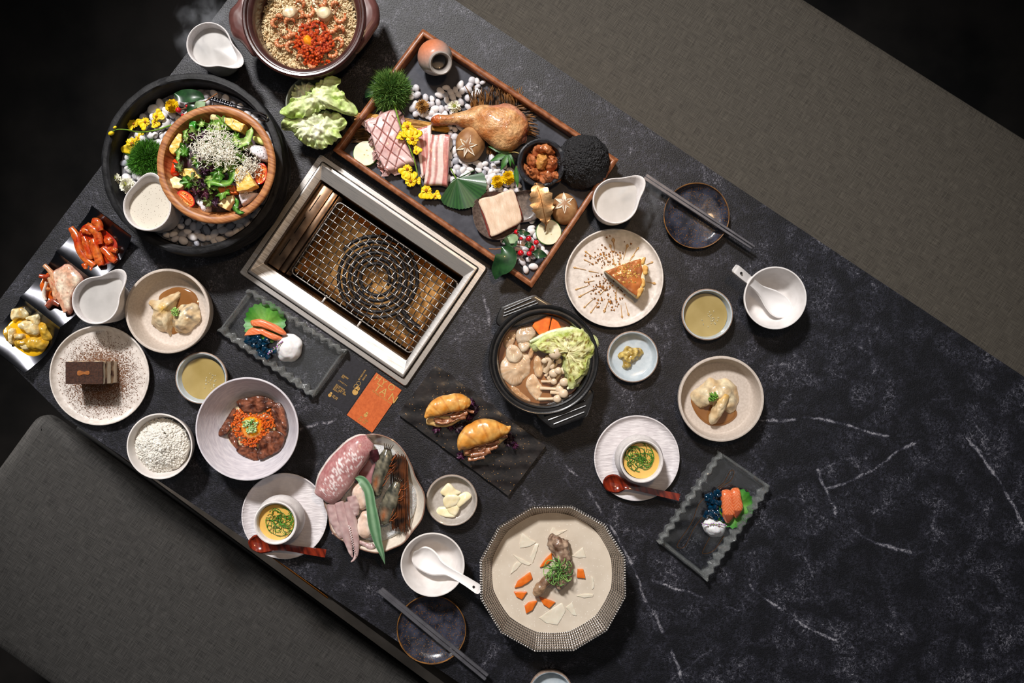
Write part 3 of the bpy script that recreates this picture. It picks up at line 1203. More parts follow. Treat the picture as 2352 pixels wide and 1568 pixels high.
lac = mat('red_lacquer_wood', '4E140A', '8A2D15', scale=30, detail=5, stretch=(6, 1, 1), rotz=-20, rough=.18, coat=.8)
spoon('wooden_spoon', 'red lacquered wooden spoon on the saucer beside the seafood platter',
      [(576, 1238.5, 1, .020, 0), (578.5, 1239.5, 9, .018, .4), (583, 1241.3, 13.5, .016, .8), (590, 1244.2, 17, .0145, 1), (603, 1250, 17, .0145, 1), (617, 1254, 11, .018, .7), (630, 1256, 7.5, .022, .25), (660, 1258, 7, .024, 0),
       (700, 1264, 8, .025, 0), (735, 1269, 9, .0255, 0), (748, 1271, 9, .0255, 0)], lac, .006, .003)
spoon('wooden_spoon', 'red lacquered wooden spoon on the saucer beside the hot pot',
      [(1389, 1103, 1, .020, 0), (1391.5, 1103.8, 9, .018, .4), (1396, 1105.2, 14, .016, .8), (1403, 1107.5, 18, .0145, 1), (1416, 1111, 18, .0145, 1), (1430, 1112, 12, .018, .7), (1444, 1116, 7.5, .022, .25), (1475, 1123, 6.5, .024, 0),
       (1510, 1131, 7, .025, 0), (1548, 1139, 8, .0255, 0), (1561, 1142, 8, .0255, 0)], lac, .006, .003)

# --- black hot pot
blk = mat('black_stoneware', '141415', '1E1E20', scale=90, rough=.32, bump=.15, bscale=400, coat=.25)
o = W(1248.5, 826, .075)
R = RP(127, .075)
o.z = 0
hp = thing('hot_pot', 'black stoneware hot pot of cabbage and mushrooms with two ridged handles', 'pot', o)
pr = [(0, 0), (R * .72, 0), (R * .76, .004)] + [(R * (.78 + .2 * sin(k / 8 * pi / 2)), .005 + .062 * k / 8) for k in range(9)] + \
     [(R, .07), (R, .074), (R - .002, .0755), (R - .005, .075), (R - .007, .0725), (R - .010, .0725), (R - .012, .0745), (R - .0145, .073), (R - .016, .068), (R * .8, .04), (R * .7, .02), (0, .018)]
ob('body', MB().lathe(pr, 112), blk, hp, o)
c4 = crop(900, 660, 3.2)
for pts, rid in (([(770, 270), (790, 165), (835, 130), (1035, 55), (1080, 65), (1200, 150), (1130, 220), (900, 300)], [((830, 165), (1025, 80)), ((825, 190), (1060, 98)), ((820, 212), (1075, 115))]),
                 ([(1485, 760), (1440, 930), (1400, 960), (1200, 1035), (1150, 1020), (1060, 930), (1130, 860), (1380, 760)], [((1120, 945), (1420, 830)), ((1150, 975), (1425, 870)), ((1190, 1005), (1415, 915))])):
    hb = slab('handle', c4(pts), .045, .02, blk, prof='flat', n=64, parent=hp)
    for a, b in rid:
        (ax, ay), (bx, by) = c4([a, b])
        A, B = W(ax, ay, .066), W(bx, by, .066)
        ob('ridge', MB().tube([A - wl(hb), (A + B) / 2 - wl(hb), B - wl(hb)], .0016, 8), blk, hb, lloc=(0, 0, 0))

# --- hammered silver soup basin
ham = bpy.data.materials.new('hammered_silver')
ham.use_nodes = True
N_, L_n = ham.node_tree.nodes, ham.node_tree.links
pb = N_['Principled BSDF']
pb.inputs['Base Color'].default_value = (*hx('B9B0AA'), 1)
pb.inputs['Metallic'].default_value = 1.0
pb.inputs['Roughness'].default_value = .33
at = N_.new('ShaderNodeUVMap')
vo = N_.new('ShaderNodeTexVoronoi')
vo.inputs['Scale'].default_value = 1.0
vo.inputs['Randomness'].default_value = .12
tcn = N_.new('ShaderNodeAttribute')
tcn.attribute_name = 'Col'
L_n.new(tcn.outputs['Vector'], vo.inputs['Vector'])
bpn = N_.new('ShaderNodeBump')
bpn.inputs['Strength'].default_value = .9
bpn.inputs['Distance'].default_value = .003
bpn.invert = True
L_n.new(vo.outputs['Distance'], bpn.inputs['Height'])
L_n.new(bpn.outputs[0], pb.inputs['Normal'])
crp = N_.new('ShaderNodeValToRGB')
crp.color_ramp.elements[0].position, crp.color_ramp.elements[0].color = .3, (*hx('CFC8C2'), 1)
crp.color_ramp.elements[1].position, crp.color_ramp.elements[1].color = .62, (*hx('4A4440'), 1)
L_n.new(vo.outputs['Distance'], crp.inputs[0])
L_n.new(crp.outputs[0], pb.inputs['Base Color'])
o = W(1270, 1328, .085)
R = RP(170, .085)
o.z = 0
sbn = thing('soup_basin', 'twelve sided hammered silver basin of milky rib soup', 'basin', o)


def dodec(a, r, z):
    k = (a - rad(106 - 0)) % (pi / 6) - pi / 12
    f = cos(pi / 12) / cos(k)
    w = max(0, min(1, (z - .03) / .05))
    f = 1 + (f - .985) * w
    return (r * f * cos(a), r * f * sin(a), z)


pr = [(R * .55, 0), (R * .62, .006)] + [(R * (.64 + .36 * (k / 8) ** .8), .008 + .075 * k / 8) for k in range(9)] + [(R + .0005, .085), (R - .001, .0862), (R - .003, .0855)]
npr = len(pr)
pr += [(R * (.62 + .36 * (k / 22) ** .8), .014 + .0705 * k / 22) for k in range(22, -1, -1)] + [(R * .3, .012), (R * .02, .012)]
mb = MB().lathe(pr, 360, warp=dodec)
mb.c = []
for (i, (r_, z_)) in enumerate(pr):
    for k in range(360):
        u = k / 360 * 180
        vv = i * 1.0 if i < npr else (i - npr) * .66
        mb.c.append((u, vv, 0))
ob('body', mb, ham, sbn, o, sharp=60)

# --- seafood platter: irregular cream bowl with brown edge
shell = vmat('crackle_cream_glaze', .08, rough=.25, coat=.5, bump=.15, bscale=120)
c3 = crop(530, 980, 3.733)
rimp = c3([(1130, 70), (1250, 58), (1380, 105), (1480, 195), (1550, 320), (1585, 430), (1655, 550), (1670, 650), (1640, 790), (1560, 900), (1480, 1000), (1380, 1050), (1280, 1082), (1150, 1062),
           (1040, 1020), (930, 960), (860, 880), (830, 760), (800, 660), (785, 540), (800, 400), (880, 230), (1000, 110)])
o = W(*cen(rimp), .045)
o.z = 0
loc = resample(lp(rimp, .045, o), 120)
pl = thing('seafood_platter', 'cream crackle bowl with wavy brown rim holding squid, prawns and scallops on ice', 'bowl', o)
rows = [(0, 0), (.62, 0), (.7, .004), (.85, .022), (.97, .040), (1.0, .0445), (1.0, .0455), (.985, .046), (.965, .044), (.93, .039), (.85, .026), (.72, .011), (.6, .008), (0, .008)]
mb = MB()
vs, fs, cs, idx = [], [], [], []
for j, (t, z) in enumerate(rows):
    if t == 0:
        idx.append([len(vs)])
        vs.append((0, 0, z))
        cs.append(hx('CFC4B4'))
    else:
        row = []
        for k, p in enumerate(loc):
            row.append(len(vs))
            dz = .0025 * sin(k * .42) * (z / .045)
            vs.append((p.x * t, p.y * t, z + dz))
            br = 1.0 if 5 <= j <= 7 else 0
            dr = 0.75 if (j > 7 and k in (5, 6, 47, 49, 50, 78) and t > .8) else 0
            cs.append(lerp(hx('DDD3C4'), hx('6E3A22'), max(br * .85, dr)))
        idx.append(row)
sg = sum(loc[i].x * loc[(i + 1) % 120].y - loc[(i + 1) % 120].x * loc[i].y for i in range(120)) > 0
for A, B in zip(idx, idx[1:]):
    for k in range(120):
        k2 = (k + 1) % 120
        if len(A) == 1:
            f = (A[0], B[k2], B[k])
        elif len(B) == 1:
            f = (A[k], A[k2], B[0])
        else:
            f = (A[k], A[k2], B[k2], B[k])
        fs.append(f if sg else f[::-1])
mb.put(vs, fs, 0, cs)
ob('body', mb, shell, pl, o)

# --- croissant plate
slate_b = mat('dark_bronze_glaze', '121113', '2A2524', scale=55, detail=6, rough=.3, coat=.3, bump=.7, bscale=90, spk=('9A7444', 190, .13))
cr = c4([(320, 565), (1130, 1165), (855, 1530), (45, 930)])


def rectplate(name, label, cat, pts, z, th, m, nu=24, nv=12, zf=None, parent=None, o=None, tg=True):
    if o is None:
        o = W(*cen(pts), z)
        o.z = 0
    P = [W(p[0], p[1], z) - o for p in pts]

    def fn(u, v):
        p = P[0].lerp(P[1], u).lerp(P[3].lerp(P[2], u), v)
        p.z = z + (zf(u, v) if zf else 0)
        return p
    e = ob(name, MB().sheet(fn, nu, nv, th), m, parent, o)
    if tg:
        tag(e, label, cat)
    return e


rectplate('croissant_plate', 'dark bronze flecked rectangular plate under two croissants', 'plate', cr, .010, .0095, slate_b, 40, 24, lambda u, v: .0012 * sin(u * 34 + 3 * v) * sin(v * 17) + .0008 * nz(u * 9, v * 5))

# --- glass plates
glass = mat('clear_glass', 'ECEFEE', rough=.03, trans=.91, ior=1.48, spec=.5, bump=.7, bscale=130, bdist=.002)
thin = bpy.data.materials.new('glass_sheet')
thin.use_nodes = True
nt = thin.node_tree
nt.nodes.remove(nt.nodes['Principled BSDF'])
tr = nt.nodes.new('ShaderNodeBsdfTransparent')
tr.inputs[0].default_value = (.955, .965, .965, 1)
gls = nt.nodes.new('ShaderNodeBsdfGlossy')
gls.inputs['Roughness'].default_value = .12
mx = nt.nodes.new('ShaderNodeMixShader')
mx.inputs[0].default_value = .07
nt.links.new(tr.outputs[0], mx.inputs[1])
nt.links.new(gls.outputs[0], mx.inputs[2])
nt.links.new(mx.outputs[0], nt.nodes['Material Output'].inputs[0])


def glassplate(label, pts, zt):
    o = W(*cen(pts), zt)
    o.z = 0
    root = thing('glass_plate', label, 'plate', o)
    P = [W(p[0], p[1], zt) - o for p in pts]

    def at_(u, v, z):
        p = P[0].lerp(P[1], u).lerp(P[3].lerp(P[2], u), v)
        p.z = z
        return p
    # base slab
    mb = MB().sheet(lambda u, v: at_(.03 + .94 * u, .05 + .9 * v, .0075 + .0006 * nz(u * 8, v * 5)), 30, 16, .006)
    ob('base', mb, thin, root, o)
    # long wavy walls and short straight walls
    for v0, s in ((0.0, 1), (1.0, -1)):
        st = []
        rings = []
        for k in range(71):
            u = k / 70
            wv = .0022 * sin(k * 1.05 + s) + .0016 * nz(k * .37, s * 5)
            c = at_(u, v0 + s * .045, 0)
            n_ = (P[3] - P[0]).normalized() * s
            w = .0078 + wv * .4
            c = c + n_ * wv
            hgt = zt + .0018 * sin(k * .8 + s) + .001 * nz(k * .5, 2)
            rings.append([c + n_ * (w * .9) + Vector((0, 0, .004)), c + n_ * (w * .75) + Vector((0, 0, hgt * .55)), c + n_ * (w * .25) + Vector((0, 0, hgt * .95)), c + Vector((0, 0, hgt)),
                          c - n_ * (w * .35) + Vector((0, 0, hgt * .96)), c - n_ * (w * .55) + Vector((0, 0, hgt * .5)), c - n_ * (w * .5) + Vector((0, 0, .001)), c + n_ * (w * .6) + Vector((0, 0, .001))])
        mb = MB()
        mb.rings(rings if s < 0 else [r[::-1] for r in rings])
        ob('wavy_rim', mb, glass, root, o, dis=((.0012, 160),), sharp=80)
    for u0, s in ((0.0, 1), (1.0, -1)):
        rings = []
        for k in range(31):
            v = .04 + .92 * k / 30
            c = at_(u0 + s * .015, v, 0)
            n_ = (P[1] - P[0]).normalized() * s
            w = .005
            rings.append([c + n_ * w + Vector((0, 0, .004)), c + n_ * (w * .5) + Vector((0, 0, zt * .5)), c + Vector((0, 0, zt * .62)), c - n_ * (w * .6) + Vector((0, 0, zt * .5)), c - n_ * (w * .8) + Vector((0, 0, .001)), c + n_ * (w * .6) + Vector((0, 0, .001))])
        ob('end_rim', MB().rings(rings if s > 0 else [r[::-1] for r in rings]), glass, root, o, dis=((.0006, 120),), sharp=80)
    return root


glassplate('thick clear glass plate beside the grill, with salmon, foam and blue jelly', [(570, 661), (794, 805), (716, 914), (496.5, 760)], .022)
g2 = glassplate('thick clear glass plate on bare marble, with salmon, foam and blue jelly', [(1774, 1119), (1626, 1337), (1511, 1246), (1655, 1038)], .024)
gold = mat('gold_line', 'B98250', rough=.3, metal=1.0)
c6 = crop(1340, 740, 2.57)
for k, pts in enumerate(([(795, 975), (830, 945), (870, 875), (890, 885), (870, 935), (830, 960), (800, 985), (690, 1060), (640, 1180), (560, 1300), (560, 1330), (600, 1320), (650, 1220), (700, 1150)],
                         [(1005, 910), (1030, 940), (1060, 960), (1065, 1000)], [(745, 1270), (705, 1350), (715, 1365), (770, 1345), (830, 1260)], [(965, 985), (975, 1020), (950, 1060)])):
    st = spline([tuple(p) for p in c6(pts)], 60)
    ob('gold_line', MB().tube([W(p[0], p[1], .0092) - wl(g2) for p in st], .0005, 6), gold, g2, lloc=(0, 0, 0))

# --- kimchi tray
tsteel = mat('tray_steel', '626368', '55555A', scale=50, rough=.2, metal=1.0, bump=.05, bscale=60)
c0 = crop(0, 440, 3.563)
tp = c0([(740, 110), (1080, 370), (205, 1490), (-135, 1225)])


def trayz(u, v):
    f = (v * 3) % 1.0 if v < 1 else 1.0
    return -.020 * sin(pi * f) ** .8 + .004 * abs(2 * u - 1) ** 2 * sin(pi * f)


kt = thing('banchan_tray', 'three compartment steel tray of kimchi on the table corner', 'tray', (0, 0, 0))
oo = W(*cen(tp), .026)
oo.z = 0
kt.location = oo
P_ = [W(p[0], p[1], .026) - oo for p in tp]


def tfn(u, v):
    e = .03 * cos(v * 3 * 2 * pi) * (1 if u < .5 else -1) * (abs(2 * u - 1))
    p = P_[0].lerp(P_[1], u + e * .7).lerp(P_[3].lerp(P_[2], u + e * .7), v)
    p.z = .026 + trayz(u, v)
    return p


ob('body', MB().sheet(tfn, 16, 90, .0014), tsteel, kt, oo, sharp=50)
# ------------------------------------------------------------------ table grill
ss = mat('stainless_steel', 'C4C0BC', '9C9894', scale=40, detail=5, stretch=(1, 14, 1), rotz=0, rough=.42, metal=1.0, bump=.04, bscale=160, bstretch=(1, 10, 1), rvar=.1)
ss_dark = mat('heat_stained_steel', '8A6F58', '4E4037', scale=30, detail=5, rough=.33, metal=1.0, bump=.1, bscale=90, rvar=.1)
bronze = mat('golden_drip_pan', 'D9A564', 'A97A48', scale=14, detail=3, rough=.35, metal=.85)
wire_m = mat('grate_wire', 'A8A5A2', '4A4440', scale=260, rough=.35, metal=1.0)
coil_m = mat('black_coil', '16161A', '26262B', scale=200, rough=.45, metal=.3)
gr = thing('table_grill', 'stainless steel electric table grill with wire grate set into the marble', 'grill', GC + Vector((0, 0, 0)), TA)
U = S * .993
AX, AY = 233 * U, 167 * U
IX, IY = 1.5 * U, 0
ob('flange', MB().rects([(AX, AY, .0003), (AX, AY, .005), (AX - .0012, AY - .0012, .0065), (219.5 * U, 155.5 * U, .0065), (219 * U, 155 * U, .001), (218 * U, 154 * U, .0005)], r=.004), ss, gr, lloc=(0, 0, 0), sharp=30)
# raised inner frame, sloping down into the well; four slopes meet at mitres
cx, cy = -3 * U, -3 * U
ob('inner_frame', MB().rects([(217 * U, 153 * U, .001), (217 * U, 153 * U, .010), (215.5 * U, 151.5 * U, .0125), (212.5 * U, 146 * U, .0132), (211.5 * U, 145 * U, .0130), (199 * U, 117 * U, .0082, 1 * U, 1 * U), (198.6 * U, 116.6 * U, .0072, 1 * U, 1 * U), (198 * U, 116 * U, -.012, 1 * U, 1 * U)], r=.0015), ss, gr, lloc=(0, 0, 0), sharp=25)
ob('well', MB().rects([(199 * U, 117 * U, -.010), (199 * U, 117 * U, -.03), (196 * U, 112 * U, -.085), (190 * U, 104 * U, -.095)], r=.006, capb=True), ss_dark, gr, lloc=(1 * U, 1 * U, 0), sharp=30)
ob('drip_pan', MB().rects([(168 * U, 100 * U, -.072), (166 * U, 98 * U, -.074), (150 * U, 84 * U, -.089), (60 * U, 30 * U, -.090)], r=.004, capb=True), bronze, gr, lloc=(12 * U, 0, 0), sharp=30)
# slotted exhaust panel at the left end
pn = ob('exhaust_panel', MB().box((0, 0, 0), (30 * U, 224 * U, .004), bev=.0008), ss_dark, gr, lloc=(-180 * U, 1 * U, -.0075), sharp=30)
slot_m = mat('slot_black', '050505', rough=.9)
for k in range(3):
    ob('slot', MB().box((0, 0, 0), (2.2 * U, 46 * U, .0012), bev=.0004), slot_m, pn, lloc=(-3 * U, (64 - 62 * k) * U, .0018))
ob('heat_guard', MB().box((0, 0, 0), (16 * U, 222 * U, .006), bev=.002), ss_dark, gr, lloc=(-158 * U, 1 * U, -.011), sharp=30)
sp = ob('slat_panel', MB().box((0, 0, 0), (12 * U, 220 * U, .003), rot=Matrix.Rotation(.5, 3, 'Y'), bev=.0006), ss_dark, gr, lloc=(-144 * U, 1 * U, -.017), sharp=30)
for k in range(16):
    ob('vent_slit', MB().box((0, 0, 0), (7 * U, 2.4 * U, .0008), rot=Matrix.Rotation(.5, 3, 'Y')), slot_m, sp, lloc=(.0003, (-100 + k * 13) * U, .0015))
# wire grate: crimped wires, each its own part
GX, GY = 170 * U, 100 * U
gx0 = 27 * U
zg = -.016
ob('grate_border', MB().tube([Vector((gx0 + (GX - r_) * sx + r_ * cos(a), (GY - r_) * sy + r_ * sin(a), zg)) for r_ in (.008,) for sx, sy, a0_ in ((1, 1, 0), (-1, 1, pi / 2), (-1, -1, pi), (1, -1, 3 * pi / 2)) for a in (a0_, a0_ + pi / 8, a0_ + pi / 4, a0_ + 3 * pi / 8, a0_ + pi / 2)] + [Vector((gx0 + GX, GY - .008, zg))], .0016, 8), wire_m, gr, lloc=(0, 0, 0), sharp=60)


def wire(L_, n, ph):
    pts = []
    m_ = n * 6
    for i in range(m_ + 1):
        t = i / m_
        pts.append(Vector((t * L_ - L_ / 2, 0, .0009 * sin(t * n * pi + ph))))
    return MB().tube(pts, .00105, 6)


NX, NY = 21, 12
wx = [wire(2 * GX, NX + 1, 0), wire(2 * GX, NX + 1, pi)]
wy = [wire(2 * GY, NY + 1, pi / 2), wire(2 * GY, NY + 1, -pi / 2)]
src = {}
for i in range(NY):
    y = -GY + 2 * GY * (i + 1) / (NY + 1)
    key = ('x', i % 2)
    if key not in src:
        src[key] = ob('grate_wire', wx[i % 2], wire_m, gr, lloc=(gx0, y, zg), sharp=80)
    else:
        c = src[key].copy()
        COL.objects.link(c)
        c.location = (gx0, y, zg)
for i in range(NX):
    x = gx0 - GX + 2 * GX * (i + 1) / (NX + 1)
    key = ('y', i % 2)
    if key not in src:
        src[key] = ob('grate_wire', wy[i % 2], wire_m, gr, lloc=(x, 0, zg), rot=(0, 0, pi / 2), sharp=80)
    else:
        c = src[key].copy()
        COL.objects.link(c)
        c.location = (x, 0, zg)
for y in (-70 * U, 30 * U):
    ob('grate_support', MB().box((0, 0, 0), (.004, .02, .003), bev=.0008), ss, gr, lloc=(gx0 + y, -GY - .008, zg - .004))
# spiral heating coil
pts = []
for i in range(330):
    a = i / 330 * 2 * pi * 5.5
    r_ = (30 + 72 * i / 330) * U * 1.02
    pts.append(Vector((gx0 - 5 * U + r_ * cos(a), r_ * sin(a) * .98, -.056)))
ob('heating_coil', MB().tube(pts, .0034, 10), coil_m, gr, lloc=(0, 0, 0), sharp=60)
for k in range(3):
    a = k * 2 * pi / 3 + .3
    ob('coil_bracket', MB().box((0, 0, 0), (85 * U, .004, .003), rot=Matrix.Rotation(a, 3, 'Z')), coil_m, gr, lloc=(gx0 - 5 * U + 58 * U * cos(a), 58 * U * sin(a), -.0615))
ob('coil_terminal', MB().tube([(gx0 + 90 * U, -30 * U, -.056), (gx0 + 130 * U, -40 * U, -.056), (gx0 + 150 * U, -40 * U, -.056)], .0045, 10), coil_m, gr, lloc=(0, 0, 0))
ob('coil_terminal', MB().tube([(gx0 + 88 * U, -48 * U, -.056), (gx0 + 130 * U, -58 * U, -.056), (gx0 + 150 * U, -58 * U, -.056)], .0045, 10), coil_m, gr, lloc=(0, 0, 0))

# ------------------------------------------------------------------ wooden tray with slate floor
twood = mat('tray_wood', '6B3C22', '9C6240', scale=30, detail=5, stretch=(3, 3, 3), rough=.38, bump=.1, bscale=140, coat=.15)
slate = mat('slate', '2D2F38', '42444D', scale=40, detail=6, rough=.6, bump=.5, bscale=90, spec=.35)
ZT = .014
tc_ = [(970.5, 66), (1420, 366), (1221.5, 659), (765, 344)]
to = W(*cen(tc_), .036)
to.z = 0
tray = thing('serving_tray', 'wooden framed slate tray of raw meats, mushrooms and flowers beside the grill', 'tray', to)
TP = [W(p[0], p[1], .036) - to for p in tc_]
TP = [Vector((p.x, p.y, 0)) for p in TP]
inn = [p * (1 - .012 / p.length) for p in TP]
ob('slate_floor', MB().sheet(lambda u, v: (inn[0].lerp(inn[1], u).lerp(inn[3].lerp(inn[2], u), v)) + Vector((0, 0, ZT)), 8, 6, .010), slate, tray, to, sharp=30)
prof = [(-.0, .0), (.0, .013), (-.003, .016), (-.003, .026), (.0, .029), (.0008, .0335), (-.0018, .036), (-.0068, .036), (-.009, .0335), (-.0095, .016), (-.0095, .0)]
for i in range(4):
    a, b_ = TP[i], TP[(i + 1) % 4]
    d = (b_ - a).normalized()
    n_ = Vector((d.y, -d.x, 0))
    if n_.dot((a + b_) / 2) < 0:
        n_ = -n_
    rings = []
    for P0_, c0_ in ((a, a), (b_, b_)):
        # mitre: move inward along the corner direction
        oth = TP[i - 1] if P0_ is a else TP[(i + 2) % 4]
        d2 = (oth - P0_).normalized()
        d1 = d if P0_ is a else -d
        bis = (d1 + d2)
        k = 1.0
        den = bis.dot(-n_)
        rings.append([P0_ + bis * (-off / den) + Vector((0, 0, z)) for off, z in prof])
    mid_ = [(p + q_) / 2 for p, q_ in zip(*rings)]
    ob('frame_rail', MB().rings([rings[0], mid_, rings[1]]), twood, tray, to, sharp=50)
# ------------------------------------------------------------------ pebbles
rnd = random.Random(11)
peb_cols = ['E4E1E2', 'D3D1D6', 'B9B9C2', 'ECE8E6', '8F929C', 'C9C6C6']
peb_m = [mat('pebble_%d' % i, c, scale=80, c2=None, rough=.45, spec=.4) if False else mat('pebble_white' if i in (0, 3) else 'pebble_grey' if i in (2, 4) else 'pebble_pale', *( ('E6E3E3', 'D2D0D4') if i in (0, 3) else ('8E919B', 'B4B5BE') if i in (2, 4) else ('CFCDD2', 'BDBBC2')), scale=45, detail=4, rough=.42) for i, c in enumerate(peb_cols)]
peb_mesh = []
for k in range(12):
    r_ = random.Random(k)
    a, b, c = .0068 * r_.uniform(.9, 1.3), .0054 * r_.uniform(.85, 1.1), .0040 * r_.uniform(.9, 1.15)
    e = MB().ball((0, 0, 0), (a, b, c), 12, 8)
    o_ = ob('pebble', e, peb_m[k % 6], dis=((.0016, 90),), seed=k * 3.1, sharp=0)
    peb_mesh.append(o_.data)
    bpy.data.objects.remove(o_)


def inpoly(p, poly):
    c = False
    for i in range(len(poly)):
        a, b = poly[i], poly[i - 1]
        if (a[1] > p[1]) != (b[1] > p[1]) and p[0] < (b[0] - a[0]) * (p[1] - a[1]) / (b[1] - a[1]) + a[0]:
            c = not c
    return c


def pebbles(test, box, gap, z, label, group, n, sc=1.0, jz=.003, whites=.5):
    pts = []
    tries = 0
    while len(pts) < n and tries < 30000:
        tries += 1
        p = (rnd.uniform(box[0], box[2]), rnd.uniform(box[1], box[3]))
        if not test(p) or any((p[0] - q[0]) ** 2 + (p[1] - q[1]) ** 2 < gap * gap for q in pts):
            continue
        pts.append(p)
    for p in pts:
        k = rnd.randrange(12)
        if rnd.random() < whites and k % 6 in (2, 4):
            k = 0
        o_ = bpy.data.objects.new('pebble', peb_mesh[k])
        COL.objects.link(o_)
        s_ = sc * rnd.uniform(.75, 1.15)
        o_.scale = (s_, s_, s_)
        o_.location = W(p[0], p[1], z) + Vector((0, 0, rnd.uniform(-jz, jz)))
        o_.rotation_euler = (rnd.uniform(-.35, .35), rnd.uniform(-.35, .35), rnd.uniform(0, 6.3))
        tag(o_, label, 'pebble', group)


BC = W(440, 375, .09)


def in_basin(p):
    q = W(p[0], p[1], .055)
    if ((q.x - BC.x) ** 2 + (q.y - BC.y) ** 2) ** .5 > RP(208, .09) - .0215:
        return False
    if (p[0] - 495) ** 2 + (p[1] - 376.5) ** 2 < 128 ** 2:
        return False
    if (p[0] - 345) ** 2 + (p[1] - 478) ** 2 < 46 ** 2:
        return False
    return True


gravel = mat('dark_gravel', '4A4A4E', '8E8E94', scale=130, detail=3, rough=.8, bump=.8, bscale=130)
g_ = ob('gravel', MB().lathe([(0, .0), (.13, 0), (RP(208, .09) - .0155, -.001), (RP(208, .09) - .0155, -.012), (0, -.012)], 64), gravel, None, (BC.x, BC.y, .0505), kind='stuff')
tag(g_, 'grey gravel bed filling the black basin', 'gravel')
pebbles(in_basin, (225, 165, 660, 585), 12.6, .0555, 'smooth white or grey pebble in the black basin around the salad bowl', 'pebbles in the black basin', 155, 1.14)

# ------------------------------------------------------------------ plants
def chrys(label, c, r, z, ccol, pcol, layers=4, n=22, name='chrysanthemum', cup=.9, pw=.30):
    R = RP(r, z)
    o = W(c[0], c[1], z)
    root = thing(name, label, 'flower', o)
    mb = MB()
    rr = random.Random(int(c[0] * 7 + c[1]))
    for L_ in range(layers):
        f = 1 - L_ * .21
        for k in range(n - L_ * 2):
            a = 2 * pi * (k + rr.uniform(-.3, .3)) / (n - L_ * 2) + L_ * .4
            ln = R * f * rr.uniform(.88, 1.06)
            w = R * pw * (1 - .1 * L_)
            h0 = .0015 + L_ * .0022
            up = R * (.12 + .22 * L_) * cup
            d, s_ = Vector((cos(a), sin(a), 0)), Vector((-sin(a), cos(a), 0))
            st = [(0.06, .35, 0), (.4, .9, .55), (.75, 1, .95), (.94, .7, 1.0), (1.0, .2, .95)]
            vs = []
            for (t, ww, zz) in st:
                p = d * (ln * t) + Vector((0, 0, h0 + up * zz * t))
                vs += [p - s_ * (w * ww * .5) + Vector((0, 0, .0006)), p - Vector((0, 0, .0003)), p + s_ * (w * ww * .5) + Vector((0, 0, .0006))]
            fs = []
            for i in range(4):
                b = i * 3
                fs += [(b, b + 3, b + 4, b + 1), (b + 1, b + 4, b + 5, b + 2)]
            mb.put(vs, fs)
    ob('petals', mb, pcol, root, o, sharp=0)
    mb = MB()
    for k in range(26):
        a, q = k * 2.4, (k / 26) ** .5 * R * .26
        mb.ball((q * cos(a), q * sin(a), .004 + .0035 * layers * .55), (R * .06, R * .06, .0014), 6, 4)
    ob('flower_centre', mb, ccol, root, o)
    return root


ylw = mat('yellow_petal', 'F2D10E', 'E0B404', scale=200, rough=.55, sss=.1, sssr=.002)
ylw_c = mat('golden_flower_centre', 'B58A0C', 'D9B21A', scale=400, rough=.6)
wht_p = mat('white_petal', 'F0EEDF', 'E2E0C8', scale=200, rough=.55, sss=.1, sssr=.002)
grn_c = mat('green_flower_centre', '8B9B3A', 'C2C26A', scale=400, rough=.6)
brn_p = mat('dried_petal', 'A5763A', 'C69A5A', scale=300, rough=.7)
brn_c = mat('dried_centre', '4A331A', '6A4A22', scale=400, rough=.8)
chrys('yellow chrysanthemum on the pebbles at the far side of the black basin', (397, 245), 17, .065, ylw_c, ylw)
chrys('small white chrysanthemum with green eye at the basin edge, by the dressing jug', (268, 411), 13, .065, grn_c, wht_p, 3, 14, pw=.36)
chrys('larger full white chrysanthemum touching the dressing jug in the basin', (295, 426), 19, .065, grn_c, wht_p, 5, 20)

stem_g = mat('green_stem', '5C8A1E', '88AE34', scale=200, rough=.5)
orch = mat('orchid_yellow', 'F6DA12', 'E6B408', scale=140, detail=3, lo=.3, hi=.8, rough=.5, sss=.12, sssr=.002)
orch_c = mat('orchid_spot', 'A0560A', 'C98414', scale=300, rough=.6)


def orchid_flower(name, c, r, z, ang, parent, label=None, seed=0):
    o = W(c[0], c[1], z)
    R = RP(r * 1.22, z)
    mb = MB()
    rr = random.Random(seed)
    for a_, ln, w in ((0, 1.0, 1.15), (75, .62, .3), (-75, .62, .3), (140, .6, .34), (-140, .6, .34), (180, .55, .3)):
        a = rad(ang + a_ + rr.uniform(-10, 10))
        d, s_ = Vector((cos(a), -sin(a), 0)), Vector((sin(a), cos(a), 0))

        def fn(u, v):
            t = 2 * v - 1
            wv = w * R * (sin(min(1, u * 1.02) * pi * .62 + .25) ** 1.2) * (1 - .18 * max(0, u - .8) * 5 * (1 - abs(t)))
            rf = .12 * R * sin(v * 21 + seed + a_) * u * (1.3 if w > .5 else .5)
            return d * (ln * R * u) + s_ * (wv * t * .8) + Vector((0, 0, .3 * R * u * (1 - u) + rf * .8 + .15 * R * abs(t)))
        mb.sheet(fn, 8, 12 if w > .5 else 6, .0005)
    e = ob(name, mb, orch, parent, o, sharp=0)
    ob('lip', MB().ball((0, 0, .2 * R), (.2 * R, .2 * R, .16 * R), 8, 6), orch_c, e, lloc=(0, 0, 0))
    return e


